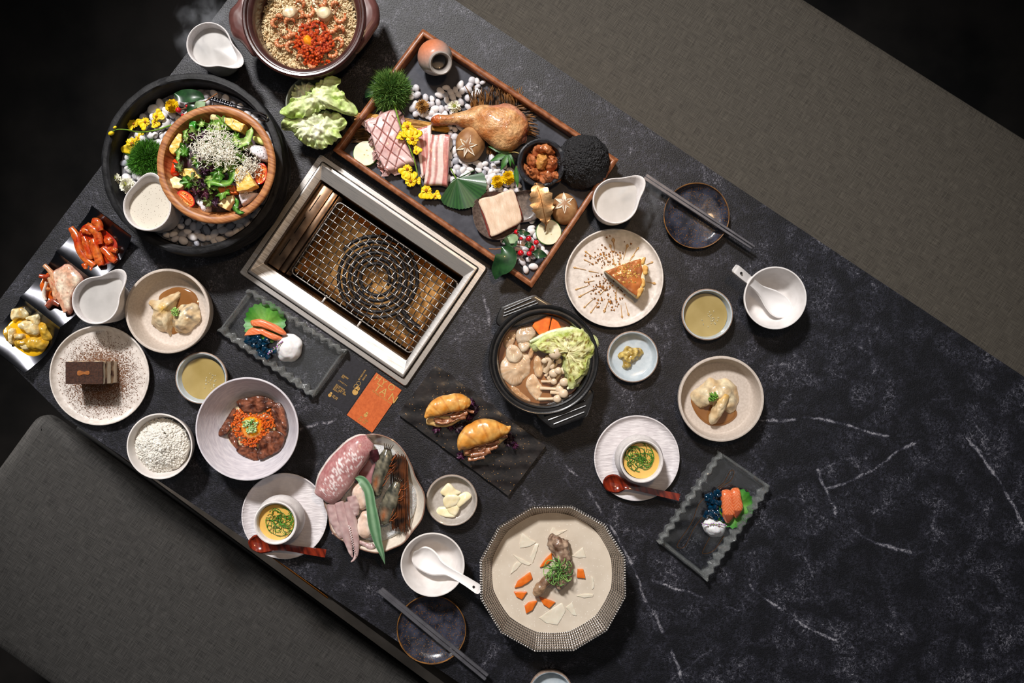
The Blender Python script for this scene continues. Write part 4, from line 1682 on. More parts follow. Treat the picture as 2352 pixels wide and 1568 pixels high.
def orchid(label, stem, flowers, buds=(), z=.06):
    o = W(*cen(stem), z)
    root = thing('orchid_sprig', label, 'flower', o)
    st = spline([tuple(p) for p in stem], 40)
    pts = [W(p[0], p[1], p[2]) - o for p in st]
    ob('stem', MB().tube(pts, [.0014 * (1 - .5 * i / 40) for i in range(41)], 8), stem_g, root, o)
    for i, (x, y, r, a, zz) in enumerate(flowers):
        orchid_flower('orchid_flower', (x, y), r, zz, a, root, seed=i + int(x))
    for (x, y, r, zz) in buds:
        ob('bud', MB().ball((0, 0, 0), (RP(r, zz) * 1.5, RP(r, zz), RP(r, zz)), 10, 8, rot=Matrix.Rotation(.5, 3, 'Z')), orch, root, W(x, y, zz))
    return root


c2 = crop(200, 160, 3.564)
f2 = lambda x, y: c2([(x, y)])[0]
orchid('yellow orchid sprig hanging out over the edge of the black basin', c2([(690, 452, .062), (560, 495, .066), (430, 512, .085), (330, 492, .1), (240, 490, .098), (200, 515, .095)]),
       [(*f2(385, 445), 13, 170, .066), (*f2(480, 430), 14, 150, .066), (*f2(570, 385), 13, -40, .066), (*f2(555, 430), 10, 60, .063)], [(*f2(198, 520), 5, .094), (*f2(228, 472), 3, .1), (*f2(455, 530), 2.5, .08)])
orchid('single yellow orchid bloom on pebbles beside the green moss', c2([(430, 545, .058), (400, 560, .06), (370, 590, .062)]), [(*f2(375, 610), 20, 110, .062), (*f2(420, 560), 9, -30, .06)])

moss_c = mat('moss_green', '1E3D10', '315A18', scale=120, rough=.8)
moss_b = vmat('moss_blade', .15, rough=.6)


def moss(label, c, r, z, hgt, n, seed, squash=1.0, c0='2E6416', c1='5FA32C', ln=.0075):
    o = W(c[0], c[1], z)
    root = thing('moss_ball', label, 'moss', o)
    R = RP(r, z)
    rr = random.Random(seed)
    ob('clump', MB().ball((0, 0, 0), (R * .86, R * .86 * squash, hgt * .8), 24, 14), moss_c, root, o, dis=((.004, 60),))
    mb = MB()
    for _ in range(n):
        u, a = rr.uniform(0.05, 1), rr.uniform(0, 2 * pi)
        ph = math.acos(u)
        d = Vector((sin(ph) * cos(a), sin(ph) * sin(a) * squash, cos(ph)))
        base = Vector((d.x * R * .84, d.y * R * .84, d.z * hgt * .78))
        base += d * (.004 * nz(base.x, base.y, base.z, 60))
        tip = base + (d + Vector((rr.gauss(0, .45), rr.gauss(0, .45), rr.gauss(.15, .35)))) * (ln * rr.uniform(.6, 1.2))
        s_ = (tip - base).cross(Vector((rr.random() - .5, rr.random() - .5, .3))).normalized() * .00042
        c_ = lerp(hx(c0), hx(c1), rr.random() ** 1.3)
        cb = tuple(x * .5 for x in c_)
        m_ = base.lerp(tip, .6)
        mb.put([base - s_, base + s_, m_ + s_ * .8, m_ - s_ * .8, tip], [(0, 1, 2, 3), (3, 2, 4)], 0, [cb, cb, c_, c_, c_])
    ob('moss_blades', mb, moss_b, root, o, kind='stuff', sharp=0)
    return root


moss('round tuft of green moss beside the salad bowl in the black basin', f2(500, 730), 34, .058, .022, 4500, 3, 1.05)
moss('small side tuft of green moss at the outer edge of the basin moss', f2(400, 775), 12, .058, .012, 900, 8)

leaf_d = mat('dark_leaf', '14301A', '28502A', scale=60, detail=4, rough=.35, coat=.2, spec=.4)
leaf_p = mat('pale_leaf_back', '7E9A72', '97AE88', scale=60, detail=4, rough=.6)
berry_m = mat('red_berry', 'C01424', 'D8202C', scale=60, rough=.15, coat=.6, sss=.15, sssr=.002)
twig_br = mat('brown_twig', '7A4A28', '94623A', scale=120, rough=.6)


def sprig(label, o_px, z, berries, leaves, stems, cr_, berry_z=.006):
    x, y = cr_([o_px])[0]
    o = W(x, y, z)
    root = thing('berry_sprig', label, 'sprig', o)
    for (bx, by, br) in berries:
        px, py = cr_([(bx, by)])[0]
        r_ = RP(br / cr_sc[0], z)
        b = ob('berry', MB().ball((0, 0, 0), (r_, r_, r_ * 1.08), 16, 12), berry_m, root, W(px, py, z + berry_z))
        ob('berry_tip', MB().ball((r_ * .3, -r_ * .3, r_ * .9), (r_ * .18, r_ * .18, r_ * .12), 6, 4), twig_br, b, lloc=(0, 0, 0))
    for (path, m_) in leaves:
        leaf('leaf', [(*cr_([(p[0], p[1])])[0], p[2] / cr_sc[0], z + p[3]) for p in path], m_, parent=root, fold=.22, wave=.0015, wf=1.5, t=.0005)
    for st in stems:
        pts = [W(*cr_([(p[0], p[1])])[0], z + p[2]) - o for p in st]
        ob('stem', MB().tube(pts, .0010, 7), twig_br, root, o)
    return root


cr_sc = [3.564]
sprig('red berries with dark leaves behind the salad bowl in the basin', (800, 300), .066, [(748, 332, 24), (820, 297, 15), (785, 375, 16)],
      [([(715, 195, 5, .012), (770, 215, 45, .012), (850, 215, 55, .014), (920, 220, 38, .012), (960, 240, 4, .010)], leaf_d), ([(895, 270, 3, .010), (860, 310, 40, .012), (815, 350, 4, .008)], leaf_d),
       ([(970, 258, 3, .012), (925, 295, 42, .014), (870, 335, 4, .010)], leaf_p)], [[(965, 262, .012), (1010, 230, .018), (1065, 195, .024)], [(965, 262, .012), (850, 300, .006), (750, 330, .004)]], c2)

# metal tongs leaning on the basin rim
pol = mat('polished_steel', 'B9B9BC', '8A8A8E', scale=80, rough=.2, metal=1.0)
to_ = W(*f2(1240, 300), .07)
tg = thing('salad_tongs', 'slim perforated metal tongs lying on pebbles behind the salad bowl', 'tongs', to_)
st = spline([(*f2(1000, 232), .062), (*f2(1100, 262), .064), (*f2(1190, 292), .066)], 20)
P_t = [W(p[0], p[1], p[2]) - to_ for p in st]
dT = (P_t[-1] - P_t[0]).normalized()
sT = Vector((-dT.y, dT.x, 0))
bl = ob('blade', MB().sheet(lambda u, v: P_t[int(round(u * 20))] + sT * ((v - .5) * RP(26 / 3.564 * 1.3, .06)) + Vector((0, 0, .0015 * (2 * v - 1) ** 2)), 20, 6, .0008), mat('dark_steel', '2E2E32', '44444A', scale=80, rough=.3, metal=1.0), tg, to_)
holes = MB()
for i in range(10):
    for j in range(2):
        p = P_t[1 + i * 2] + sT * ((j - .5) * .0036)
        holes.ball(p + Vector((0, 0, .0006)), (.0009, .0009, .0006), 6, 4)
ob('perforations', holes, mat('bright_dot', 'C8C8CC', rough=.3, metal=1.0), bl, lloc=(0, 0, 0))
for off in (-.0026, .0026):
    st = spline([(*f2(1180, 290), .066), (*f2(1300, 322), .078), (*f2(1405, 352), .09), (*f2(1470, 375 if off > 0 else 392), .094)], 24)
    ob('handle_wire', MB().tube([W(p[0], p[1], p[2]) - to_ + sT * off * (1 - i / 30) for i, p in enumerate(st)], .0010, 8), pol, tg, to_)
st = spline([(*f2(1470, 375), .094), (*f2(1477, 395), .094), (*f2(1455, 412), .093), (*f2(1400, 408), .09)], 20)
ob('loop', MB().tube([W(p[0], p[1], p[2]) - to_ for p in st], .0010, 8), pol, tg, to_)

# ------------------------------------------------------------------ salad
cs = crop(370, 230, 5.6)
ZS = .112
pine = mat('pineapple_flesh', 'E8B23A', 'F3D88A', scale=110, detail=5, stretch=(1, 3, 1), rough=.35, sss=.25, sssr=.004, coat=.2, bump=.3, bscale=260)
pear = mat('pear_flesh', 'EBD79A', 'F2E6BC', scale=60, rough=.35, sss=.2, sssr=.004)
dragon = mat('dragon_fruit', 'DAD4DA', 'E6E2E6', scale=80, rough=.35, sss=.3, sssr=.004, spk=('151515', 260, .20))
rpep = mat('red_pepper', 'D8300E', 'E8481A', scale=60, rough=.15, coat=.6)
carr = mat('carrot', 'D9641A', 'E87F2A', scale=90, rough=.35, sss=.15, sssr=.003, coat=.2)
cuc = mat('green_cucumber', '1F7A1A', '3F9A28', scale=80, rough=.3, coat=.3)
avo = mat('avocado', 'B9C45A', 'D3D583', scale=60, rough=.4)
for nm, lb, ct, pts, m_, z, h_, pr in (
        ('bread_cube', 'toasted bread cube against the left side of the wooden salad bowl', 'bread', [(245, 435), (290, 450), (290, 530), (250, 640), (180, 720), (130, 680), (130, 600)], pine, ZS - .016, .022, 'flat'),
        ('pear_chunk', 'pale pear wedge standing at the top rim of the salad', 'fruit', [(610, 170), (680, 145), (820, 240), (720, 330), (640, 310), (605, 250)], pear, ZS - .012, .024, 'dome'),
        ('pineapple_chunk', 'golden pineapple block beside the pear wedge at the salad top', 'fruit', [(820, 230), (940, 250), (1105, 330), (1050, 430), (930, 390), (830, 300)], pine, ZS - .012, .022, 'flat'),
        ('cucumber_stick', 'dark green cucumber stick in the salad', 'vegetable', [(375, 265), (460, 275), (440, 385), (365, 370)], cuc, ZS - .004, .010, 'flat'),
        ('pepper_piece', 'glossy red pepper piece in the salad', 'vegetable', [(170, 750), (215, 770), (260, 830), (215, 955), (125, 960), (140, 840)], rpep, ZS - .014, .016, 'round'),
        ('pineapple_chunk', 'golden pineapple block above the pale pear slice in the salad', 'fruit', [(280, 890), (420, 885), (470, 950), (530, 1010), (440, 1045), (240, 960)], pine, ZS - .012, .02, 'flat'),
        ('pear_chunk', 'pale pear slice beside the lower left tomato half', 'fruit', [(60, 1050), (200, 985), (320, 1040), (335, 1095), (260, 1150), (150, 1145)], pear, ZS - .018, .018, 'flat'),
        ('dragon_fruit_wedge', 'large white dragon fruit wedge at the right of the salad', 'fruit', [(1075, 600), (1200, 570), (1330, 600), (1380, 700), (1360, 790), (1240, 750), (1150, 680)], dragon, ZS - .012, .022, 'round'),
        ('dragon_fruit_wedge', 'dragon fruit wedge under the large pineapple block in the salad', 'fruit', [(1000, 1200), (1220, 1185), (1235, 1230), (1060, 1355), (1020, 1300)], dragon, ZS - .02, .02, 'round'),
        ('dragon_fruit_wedge', 'dragon fruit wedge beside the purple lettuce at the salad bottom', 'fruit', [(450, 1290), (600, 1260), (640, 1400), (560, 1455), (515, 1400)], dragon, ZS - .022, .02, 'round'),
        ('pineapple_chunk', 'largest golden pineapple block, beside the upright tomato half', 'fruit', [(960, 910), (1040, 840), (1110, 880), (1240, 1110), (1130, 1170), (990, 1190)], pine, ZS - .006, .022, 'flat'),
        ('carrot_stick', 'orange carrot stick in the salad', 'vegetable', [(735, 1130), (790, 1105), (970, 1105), (990, 1205), (780, 1215)], carr, ZS - .012, .018, 'flat'),
        ('pear_chunk', 'pale faceted pear cube below the carrot stick in the salad', 'fruit', [(770, 1250), (950, 1225), (955, 1300), (860, 1420), (750, 1360)], pear, ZS - .022, .022, 'flat'),
        ('avocado_slice', 'pale green avocado slice at the right rim of the salad', 'fruit', [(1190, 460), (1320, 500), (1335, 580), (1190, 525)], avo, ZS - .012, .014, 'round')):
    slab(nm, cs(pts), z, h_, m_, lb, ct, prof=pr, n=40, smooth=(pr != 'flat'), dis=((.0010, 160), (.0004, 600)))
tom_s = mat('tomato_skin', 'B41420', 'D02A2A', scale=60, rough=.12, coat=.7)
tom_f = mat('tomato_flesh', 'D8402E', 'E88A40', scale=110, detail=3, rough=.2, coat=.5)
seed_m = mat('tomato_seed', 'D9B24A', 'EACB78', scale=200, rough=.3, coat=.4)
for (x, y, a, b, ang, lb) in ((318, 1268, 135, 88, 40, 'halved cherry tomato at the lower left of the salad'), (1285, 945, 138, 80, 98, 'halved cherry tomato against the right rim of the salad')):
    px, py = cs([(x, y)])[0]
    z = ZS - .002
    o = W(px, py, z)
    A, B = RP(a / 5.6, z), RP(b / 5.6, z)
    root = thing('tomato_half', lb, 'tomato', o, rad(-ang))
    ob('skin', MB().lathe([(0, -.012), (.5, -.0105), (.85, -.006), (1, -.0005), (.985, .0012), (.9, .0008), (.88, .0002)], 40, warp=lambda t, r, zz: (A * r * cos(t), B * r * sin(t), zz)), tom_s, root, lloc=(0, 0, 0))
    ob('flesh', MB().lathe([(.9, .0006), (.75, .0004), (.4, -.0002), (0, .0004)], 40, warp=lambda t, r, zz: (A * r * cos(t), B * r * sin(t), zz + .0008 * sin(3 * t) * r)), tom_f, root, lloc=(0, 0, 0))
    ob('core', MB().loft([(-A * .7, 0, .001, .0006, .0006), (-A * .3, 0, .0014, .0022, .001), (A * .3, 0, .0014, .0022, .001), (A * .75, 0, .001, .0006, .0006)], 10), carr, root, lloc=(0, 0, 0))
    mb = MB()
    for k in range(16):
        t = rnd.uniform(-.6, .6)
        mb.ball((A * t, B * .48 * (1 if k % 2 else -1) * rnd.uniform(.7, 1.2) * (1 - t * t * .5), .0012), (.0013, .0009, .0007), 6, 4, rot=Matrix.Rotation(rnd.uniform(0, 3), 3, 'Z'))
    ob('seeds', mb, seed_m, root, lloc=(0, 0, 0), kind='stuff')

sal_g = vmat('salad_green', .25, rough=.4, coat=.15, spec=.5, scale=300)


def curly(name, c, r, z, cols, label, group, cat='leaf', seed=0, amp=.35, teeth=9, tilt=None):
    rr = random.Random(seed)
    p1, p2, p3 = rr.uniform(0, 6), rr.uniform(0, 6), rr.uniform(0, 6)
    asp = rr.uniform(.5, .85)
    R = RP(r, z)

    def rf(a):
        return r * (.72 + .28 * cos(a - p1)) * (1 + .16 * sin(teeth * a + p2)) * (asp + (1 - asp) * abs(cos(a - p1)))

    def zf(u, a):
        return R * amp * (u ** 1.6) * (sin(5 * a + p2) * .6 + .5 * sin(9 * a + p3 + u * 3)) + R * .25 * u * cos(a - p3)
    return fan(name, c, z, rf, sal_g, label, cat, group, na=54, nr=7, zf=zf, cf=lambda u, a: lerp(cols[0], cols[1], min(1, u ** 1.5 * (.75 + .35 * sin(7 * a + p1)))), rot=tilt)


GREEN = [(hx('A9C46A'), hx('3C7A1E')), (hx('7FAE3E'), hx('2E6A1C')), (hx('C6D48A'), hx('6FA23A')), (hx('5E9A30'), hx('1F5216'))]
PURP = [(hx('7E9A4A'), hx('3A1830')), (hx('5A2A3A'), hx('241020')), (hx('4A2A40'), hx('1C0E1C'))]
bed = ob('salad_bed', MB().lathe([(0, .012), (.03, .012), (.06, .004), (.078, -.004), (.08, -.02), (0, -.02)], 48), mat('dark_salad_bed', '1E2A14', '4A2A3A', scale=120, rough=.6, bump=1, bscale=120), None, W(500, 376, .1), dis=((.006, 40), (.003, 120)), kind='stuff')
tag(bed, 'dark mass of dressed leaves filling the bottom of the wooden bowl', 'salad')
leafspots = []
rl = random.Random(5)
GA = 'green leaves tossed in the salad'
PA = 'purple lettuce leaves in the salad'
for k in range(46):
    a, q = rl.uniform(0, 2 * pi), rl.uniform(0, 1) ** .6 * 470
    x, y = 700 + q * cos(a), 740 + q * sin(a) * .98
    if x > 930 and 800 < y < 1250:
        continue
    px, py = cs([(x, y)])[0]
    zz = ZS + .004 + .014 * (1 - q / 480) + rl.uniform(-.004, .004)
    curly('salad_leaf', (px, py), rl.uniform(13, 24), zz, GREEN[k % 4], 'curly green salad leaf among the tossed salad in the wooden bowl', GA, seed=k)
for k, (x, y) in enumerate([(450, 440), (410, 480), (520, 430), (560, 830), (600, 880), (540, 910), (470, 1120), (560, 1180), (500, 1060), (590, 1110), (430, 1180), (690, 1340), (640, 1300), (720, 600), (740, 700), (380, 1010), (500, 780), (700, 560), (240, 880)]):
    px, py = cs([(x, y)])[0]
    q = math.hypot(x - 700, y - 750)
    curly('lettuce_leaf', (px, py), rl.uniform(14, 21), ZS + .008 + .010 * (1 - q / 500) + rl.uniform(-.001, .004), PURP[k % 3], 'frilly purple lettuce leaf among the tossed salad in the wooden bowl', PA, seed=100 + k, amp=.5, teeth=13)
for k, (pth, lb) in enumerate((([(245, 620, 20), (230, 680, 34), (215, 760, 22), (225, 810, 3)], 'serrated green leaf hanging down the left inside of the salad bowl'),
                               ([(560, 1060, 4), (650, 1050, 40), (780, 1070, 44), (890, 1050, 40), (940, 930, 22), (930, 860, 8)], 'large curled green leaf in front of the carrot stick'),
                               ([(1160, 345, 4), (1150, 420, 45), (1100, 520, 50), (1000, 560, 60), (940, 480, 30)], 'broad bright green leaf at the upper right of the salad'),
                               ([(950, 1250, 4), (980, 1310, 30), (960, 1390, 34), (1010, 1440, 30), (1075, 1445, 4)], 'green leaf tip draped over the lower rim of the salad bowl'),
                               ([(350, 370, 5), (310, 420, 30), (310, 500, 14)], 'pale green leaf rib at the upper left of the salad'),
                               ([(700, 910, 4), (730, 830, 34), (800, 780, 10)], 'pale leaf heart in the middle of the salad'),
                               ([(790, 940, 4), (850, 870, 30), (910, 830, 6)], 'second pale leaf heart, beside the pineapple'))):
    cA, cB = (GREEN[k % 4] if k < 5 else (hx('E9EBB8'), hx('B5C86A')))
    leaf('salad_leaf', [(*cs([(p[0], p[1])])[0], p[2] / 5.6, ZS + .016) for p in pth], sal_g, lb, 'leaf', fold=.35, wave=.002, wf=3, teeth=9 if k < 5 else 0, cf=lambda u, v: lerp(cA, cB, abs(2 * v - 1)), seed=k)
# grated cheese
chz = mat('grated_cheese', 'F8F4E8', 'F3ECDA', scale=200, rough=.5, sss=.1, sssr=.002)
mb = MB()
rl = random.Random(9)
CW = W(497, 376, ZS)
for k in range(1300):
    cxx, cyy, sx, sy = rl.choice([(700, 480, 170, 110), (560, 620, 130, 100), (850, 700, 150, 120), (700, 650, 260, 180), (1150, 850, 110, 90), (1080, 1020, 90, 120)])
    x, y = rl.gauss(cxx, sx * .62), rl.gauss(cyy, sy * .62)
    q = math.hypot(x - 700, y - 750)
    if q > 620:
        continue
    px, py = cs([(x, y)])[0]
    z = ZS + .024 * max(0, 1 - (q / 560) ** 2) + rl.uniform(.002, .009)
    p = W(px, py, z) - CW
    a = rl.uniform(0, 2 * pi)
    L_ = rl.uniform(.0022, .0048)
    d = Vector((cos(a), sin(a), rl.uniform(-.5, .5)))
    b = Vector((-sin(a), cos(a), rl.uniform(-.4, .8)))
    mb.tube([p - d * L_, p + b * L_ * rl.uniform(-.4, .4), p + d * L_], [.0003, .0006, .0003], 4)
e = ob('grated_cheese', mb, chz, None, CW, kind='stuff', sharp=0)
tag(e, 'fine white grated cheese scattered over the salad', 'cheese')

# ------------------------------------------------------------------ lettuce in the sage bowl
let_m = vmat('lettuce', .18, rough=.42, sss=.12, sssr=.003, scale=60, detail=5, bump=.5, bscale=130, bdist=.002)
cl = crop(400, 0, 3.92)


def lettuce(label, outline, cpt, z0, seed, lift, c_in='F3F4D8', c_out='A6C455'):
    """big crumpled leaf from its outline in the photograph"""
    pts = cl(outline)
    cx, cy = cl([cpt])[0]
    o = W(cx, cy, z0)
    loc = [(math.atan2(-(p[1] - cy), p[0] - cx), math.hypot(p[0] - cx, p[1] - cy)) for p in resample(pts, 140)]
    loc.sort()

    def rf(a):
        a = (a + pi) % (2 * pi) - pi
        for i in range(len(loc)):
            a1, r1 = loc[i]
            a0, r0 = loc[i - 1]
            if i == 0:
                a0 -= 2 * pi
            if a0 <= a <= a1:
                return r0 + (r1 - r0) * (a - a0) / max(1e-6, a1 - a0)
        a0, r0 = loc[-1]
        a1, r1 = loc[0]
        return r0 + (r1 - r0) * (a - a0) / max(1e-6, a1 + 2 * pi - a0)

    def fn(u, v):
        a = -pi + 2 * pi * v
        r = RP(rf(a), z0) * (.02 + .98 * u)
        x, y = r * cos(a), r * sin(a)
        rough = (abs(nz(x + seed, y, seed, 34)) - .2) * .024 + (abs(nz(x, y + seed, seed, 75)) - .2) * .013 + nz(x, y, seed, 190) * .003
        z = lift * (1 - u ** 2) + rough * (.5 + .5 * u) + .004 * u ** 3 * sin(13 * a + seed) + .003 * u ** 4 * sin(27 * a + seed)
        rib = math.exp(-((x * .55 + y * .83) / .004) ** 2) * .004
        return Vector((x, y, z + rib))

    def cf(u, v):
        a = -pi + 2 * pi * v
        f = u ** 1.2 * .75 + .5 * nz(cos(a) * u * 2 + seed, sin(a) * u * 2, seed, 1.7) + .22 * nz(cos(a) * u * 2, sin(a) * u * 2, seed, 7)
        return lerp(hx(c_in), hx(c_out), f)
    e = ob('lettuce_leaf', MB().sheet(fn, 44, 180, .0007, cf=cf), let_m, None, o, sharp=0)
    return tag(e, label, 'lettuce', None)


lettuce('pale lettuce leaf tucked deepest in the sage bowl, against the clay pot', [(1050, 880), (1110, 760), (1200, 740), (1290, 790), (1330, 900), (1250, 1000), (1100, 1000)], (1190, 880), .052, 3, .008, 'F6F5E0', 'DDE5A8')
lettuce('crumpled lower lettuce leaf spilling out of the sage bowl towards the grill', [(965, 1130), (1050, 1030), (1250, 1000), (1450, 1010), (1560, 1100), (1545, 1150), (1490, 1190), (1515, 1250), (1420, 1290), (1330, 1345), (1210, 1315), (1110, 1250), (1060, 1180), (970, 1160)], (1270, 1150), .055, 7, .014)
lettuce('upper ruffled lettuce leaf crossing the sage bowl from end to end', [(945, 1010), (975, 960), (1060, 900), (1200, 840), (1290, 740), (1390, 690), (1480, 685), (1500, 740), (1475, 800), (1545, 850), (1560, 900), (1610, 920), (1655, 1010), (1620, 1045), (1530, 1020), (1420, 990), (1300, 1000), (1200, 1050), (1090, 1060), (1000, 1050)], (1300, 900), .072, 12, .012, 'EDF2C2', '9DBF4C')
# ------------------------------------------------------------------ things on the serving tray
t3 = crop(760, 60, 3.92)
t4 = crop(1000, 200, 3.409)
cr_sc[0] = 3.409
TZ = ZT
polyA = t3([(720, 530), (770, 540), (790, 650), (880, 640), (960, 640), (1000, 560), (1130, 540), (1180, 510), (1330, 470), (1375, 510), (1330, 580), (1280, 700), (1200, 760), (1100, 790), (900, 840), (850, 830), (720, 800)])
polyB = t3([(1060, 900), (1180, 900), (1140, 960), (1120, 1060), (1180, 1190), (1380, 1220), (1400, 1180), (1560, 1210), (1560, 1300), (1650, 1300), (1720, 1480), (1560, 1500), (1400, 1490), (1390, 1330), (1300, 1300), (1150, 1390), (1060, 1390), (1060, 1200)])
polyC = t4([(640, 1050), (790, 1040), (790, 1120), (850, 1240), (900, 1270), (870, 1310), (800, 1330), (790, 1400), (700, 1450), (650, 1380), (600, 1330), (500, 1210), (640, 1160)])
for po, n_, lb, g in ((polyA, 52, 'white pebble on the slate tray between the sake bottle and the duck leg', 'tray pebbles by the sake bottle'),
                      (polyB, 60, 'white pebble on the slate tray under the scored mushroom and ginkgo leaf', 'tray pebbles under the mushroom'),
                      (polyC, 32, 'white pebble on the slate tray beneath the red berry sprig', 'tray pebbles beneath the berries')):
    xs, ys = [p[0] for p in po], [p[1] for p in po]
    pebbles(lambda p: inpoly(p, po), (min(xs), min(ys), max(xs), max(ys)), 10.8, TZ + .004, lb, g, n_, 1.03, .0004, .85)

# sake bottle lying tilted, mouth towards the viewer
potm = vmat('salt_glaze', .1, rough=.35, coat=.35, bump=.1, bscale=200)
o = W(1000, 150, TZ)
R = .0315
bt = thing('sake_bottle', 'squat grey and orange ridged sake bottle lying tilted on the tray corner', 'bottle', o)
pr = [(0, 0), (.020, 0), (.023, .002)]
for k in range(26):
    a = k / 25
    pr.append((.0235 + .0085 * sin(a * pi) ** .7 - .006 * a + .00035 * (1 if k % 2 else -1), .004 + .044 * a))
pr += [(.0158, .051), (.0152, .055), (.0168, .0605), (.0190, .063), (.0192, .0645), (.0175, .065), (.0148, .062), (.0125, .056), (.0125, .045), (.02, .03), (0, .02)]
mb = MB().lathe(pr, 72)
mb.c = []
for v in mb.v:
    f = max(0, min(1, (v.y * .9 - v.x * .6) / .03)) * (1 if v.z < .05 else 0)
    dark = 1 if (v.x ** 2 + v.y ** 2) ** .5 < .0147 and v.z > .02 or (v.z < .05 and (v.x ** 2 + v.y ** 2) ** .5 < .0145 and v.z > .01) else 0
    c_ = lerp(hx('A9A39E'), hx('CF7C54'), f)
    mb.c.append(hx('4A4442') if dark else c_)
axis = Vector((.30, -.50, .81)).normalized()
ob('body', mb, potm, bt, lloc=(-.004, .013, .017), rot=Vector((0, 0, 1)).rotation_difference(axis).to_euler(), sharp=60)

moss('large dark green moss ball at the left end of the wooden tray', (899, 212), 44, TZ + .004, .040, 6500, 5, .95, '2A5A1C', '86AE54', .009)
leaf('leaf', [(*t3([(330, 545)])[0], 1, .03), (*t3([(370, 515)])[0], 6, .034), (*t3([(430, 505)])[0], 5, .034), (*t3([(450, 520)])[0], 1, .03)], leaf_d, 'narrow green leaf sticking out behind the large moss ball', 'leaf')
leaf('leaf', [(*t3([(310, 645)])[0], 1, .03), (*t3([(345, 600)])[0], 10, .034), (*t3([(400, 570)])[0], 5, .034)], leaf_d, 'short green leaf at the outer side of the large moss ball', 'leaf')
chrys('dried brown flower head on the pebbles near the sake bottle', t3([(825, 725)])[0], 17, TZ + .010, brn_c, brn_p, 4, 26, pw=.16)
chrys('white chrysanthemum among the pebbles above the duck leg', t3([(1115, 730)])[0], 15, TZ + .010, grn_c, wht_p, 3, 13, pw=.34)
chrys('yellow chrysanthemum on the tray, the one nearer the ginkgo leaf', t4([(487, 742)])[0], 15.5, TZ + .012, ylw_c, ylw, 4, 22)
chrys('yellow chrysanthemum on the tray, the one nearer the lava bowl', t4([(572, 712)])[0], 16.5, TZ + .013, ylw_c, ylw, 4, 22)

# --- twig bundles
straw = mat('golden_straw', '9A6A1E', 'D0A048', scale=60, rough=.5)
burnt = mat('burnt_twig', '140E0A', '8A5C2A', scale=40, detail=5, lo=.42, hi=.62, rough=.6)
brush_t = mat('brown_brush', '2A1C10', '6A4A22', scale=60, rough=.65)


def twigs(name, label, cr_, pairs, m_, z, r_, bend=.004, extra=0.0):
    p0 = cr_([(pairs[0][0], pairs[0][1])])[0]
    o = W(*p0, z)
    root = thing(name, label, 'twigs', o)
    rr = random.Random(int(p0[0]))
    for (ax, ay, bx, by, dz) in pairs:
        A = W(*cr_([(ax, ay)])[0], z) - o + Vector((0, 0, dz))
        B = W(*cr_([(bx, by)])[0], z) - o + Vector((0, 0, dz + rr.uniform(0, extra)))
        m1 = A.lerp(B, .5) + Vector((rr.uniform(-1, 1), rr.uniform(-1, 1), rr.uniform(0, 1))) * bend * .5
        k = r_ * rr.uniform(.7, 1.3)
        ob('twig', MB().tube([A, m1, B], [k, k * .95, k * .6], 5), m_, root, lloc=(0, 0, 0), sharp=60)
    return root


rr = random.Random(21)
twigs('straw_bundle', 'golden straw bundle passing under the pork and bacon', t3, [(rr.uniform(215, 300), 790 + q * 70, rr.uniform(1020, 1075), 905 + q * 60, .004 + .004 * rr.random()) for q in [rr.random() for _ in range(38)]], straw, TZ, .0009)
twigs('brush_bundle', 'dark brown twig brush beside the courgette slice at the tray corner', t3, [(rr.uniform(185, 240), 930 + q * 130, rr.uniform(350, 480), 940 + q * 100 + rr.uniform(-20, 20), .003 + .004 * rr.random()) for q in [rr.random() for _ in range(42)]], brush_t, TZ, .0007, .006)
twigs('burnt_twigs', 'burnt twig bundle standing up behind the duck leg', t3, [(1280 + q * 420 + rr.uniform(-30, 30), 740 + rr.uniform(-20, 60), 1250 + q * 440 + rr.uniform(-50, 50) * 1.2, 575 + rr.uniform(-25, 70), .002 + .006 * rr.random()) for q in [rr.random() for _ in range(85)]], burnt, TZ, .0012, .006, .016)
twigs('burnt_twigs', 'burnt twigs fanning out beyond the thick end of the duck leg', t3, [(1560 + rr.uniform(0, 60), 830 + (q - .5) * 150, 1800 + rr.uniform(-60, 70), 850 + (q - .5) * 330 + rr.uniform(-20, 20), .002 + .006 * rr.random()) for q in [rr.random() for _ in range(60)]], burnt, TZ, .0010, .006, .010)
twigs('burnt_twigs', 'few burnt twig ends showing between the mushroom and the maple leaf', t3, [(1390 + rr.uniform(0, 60), 1060 + rr.uniform(-20, 30), 1400 + rr.uniform(0, 90), 1160 + rr.uniform(-20, 30), .002 + .004 * rr.random()) for q in range(16)], burnt, TZ, .0010, .004)

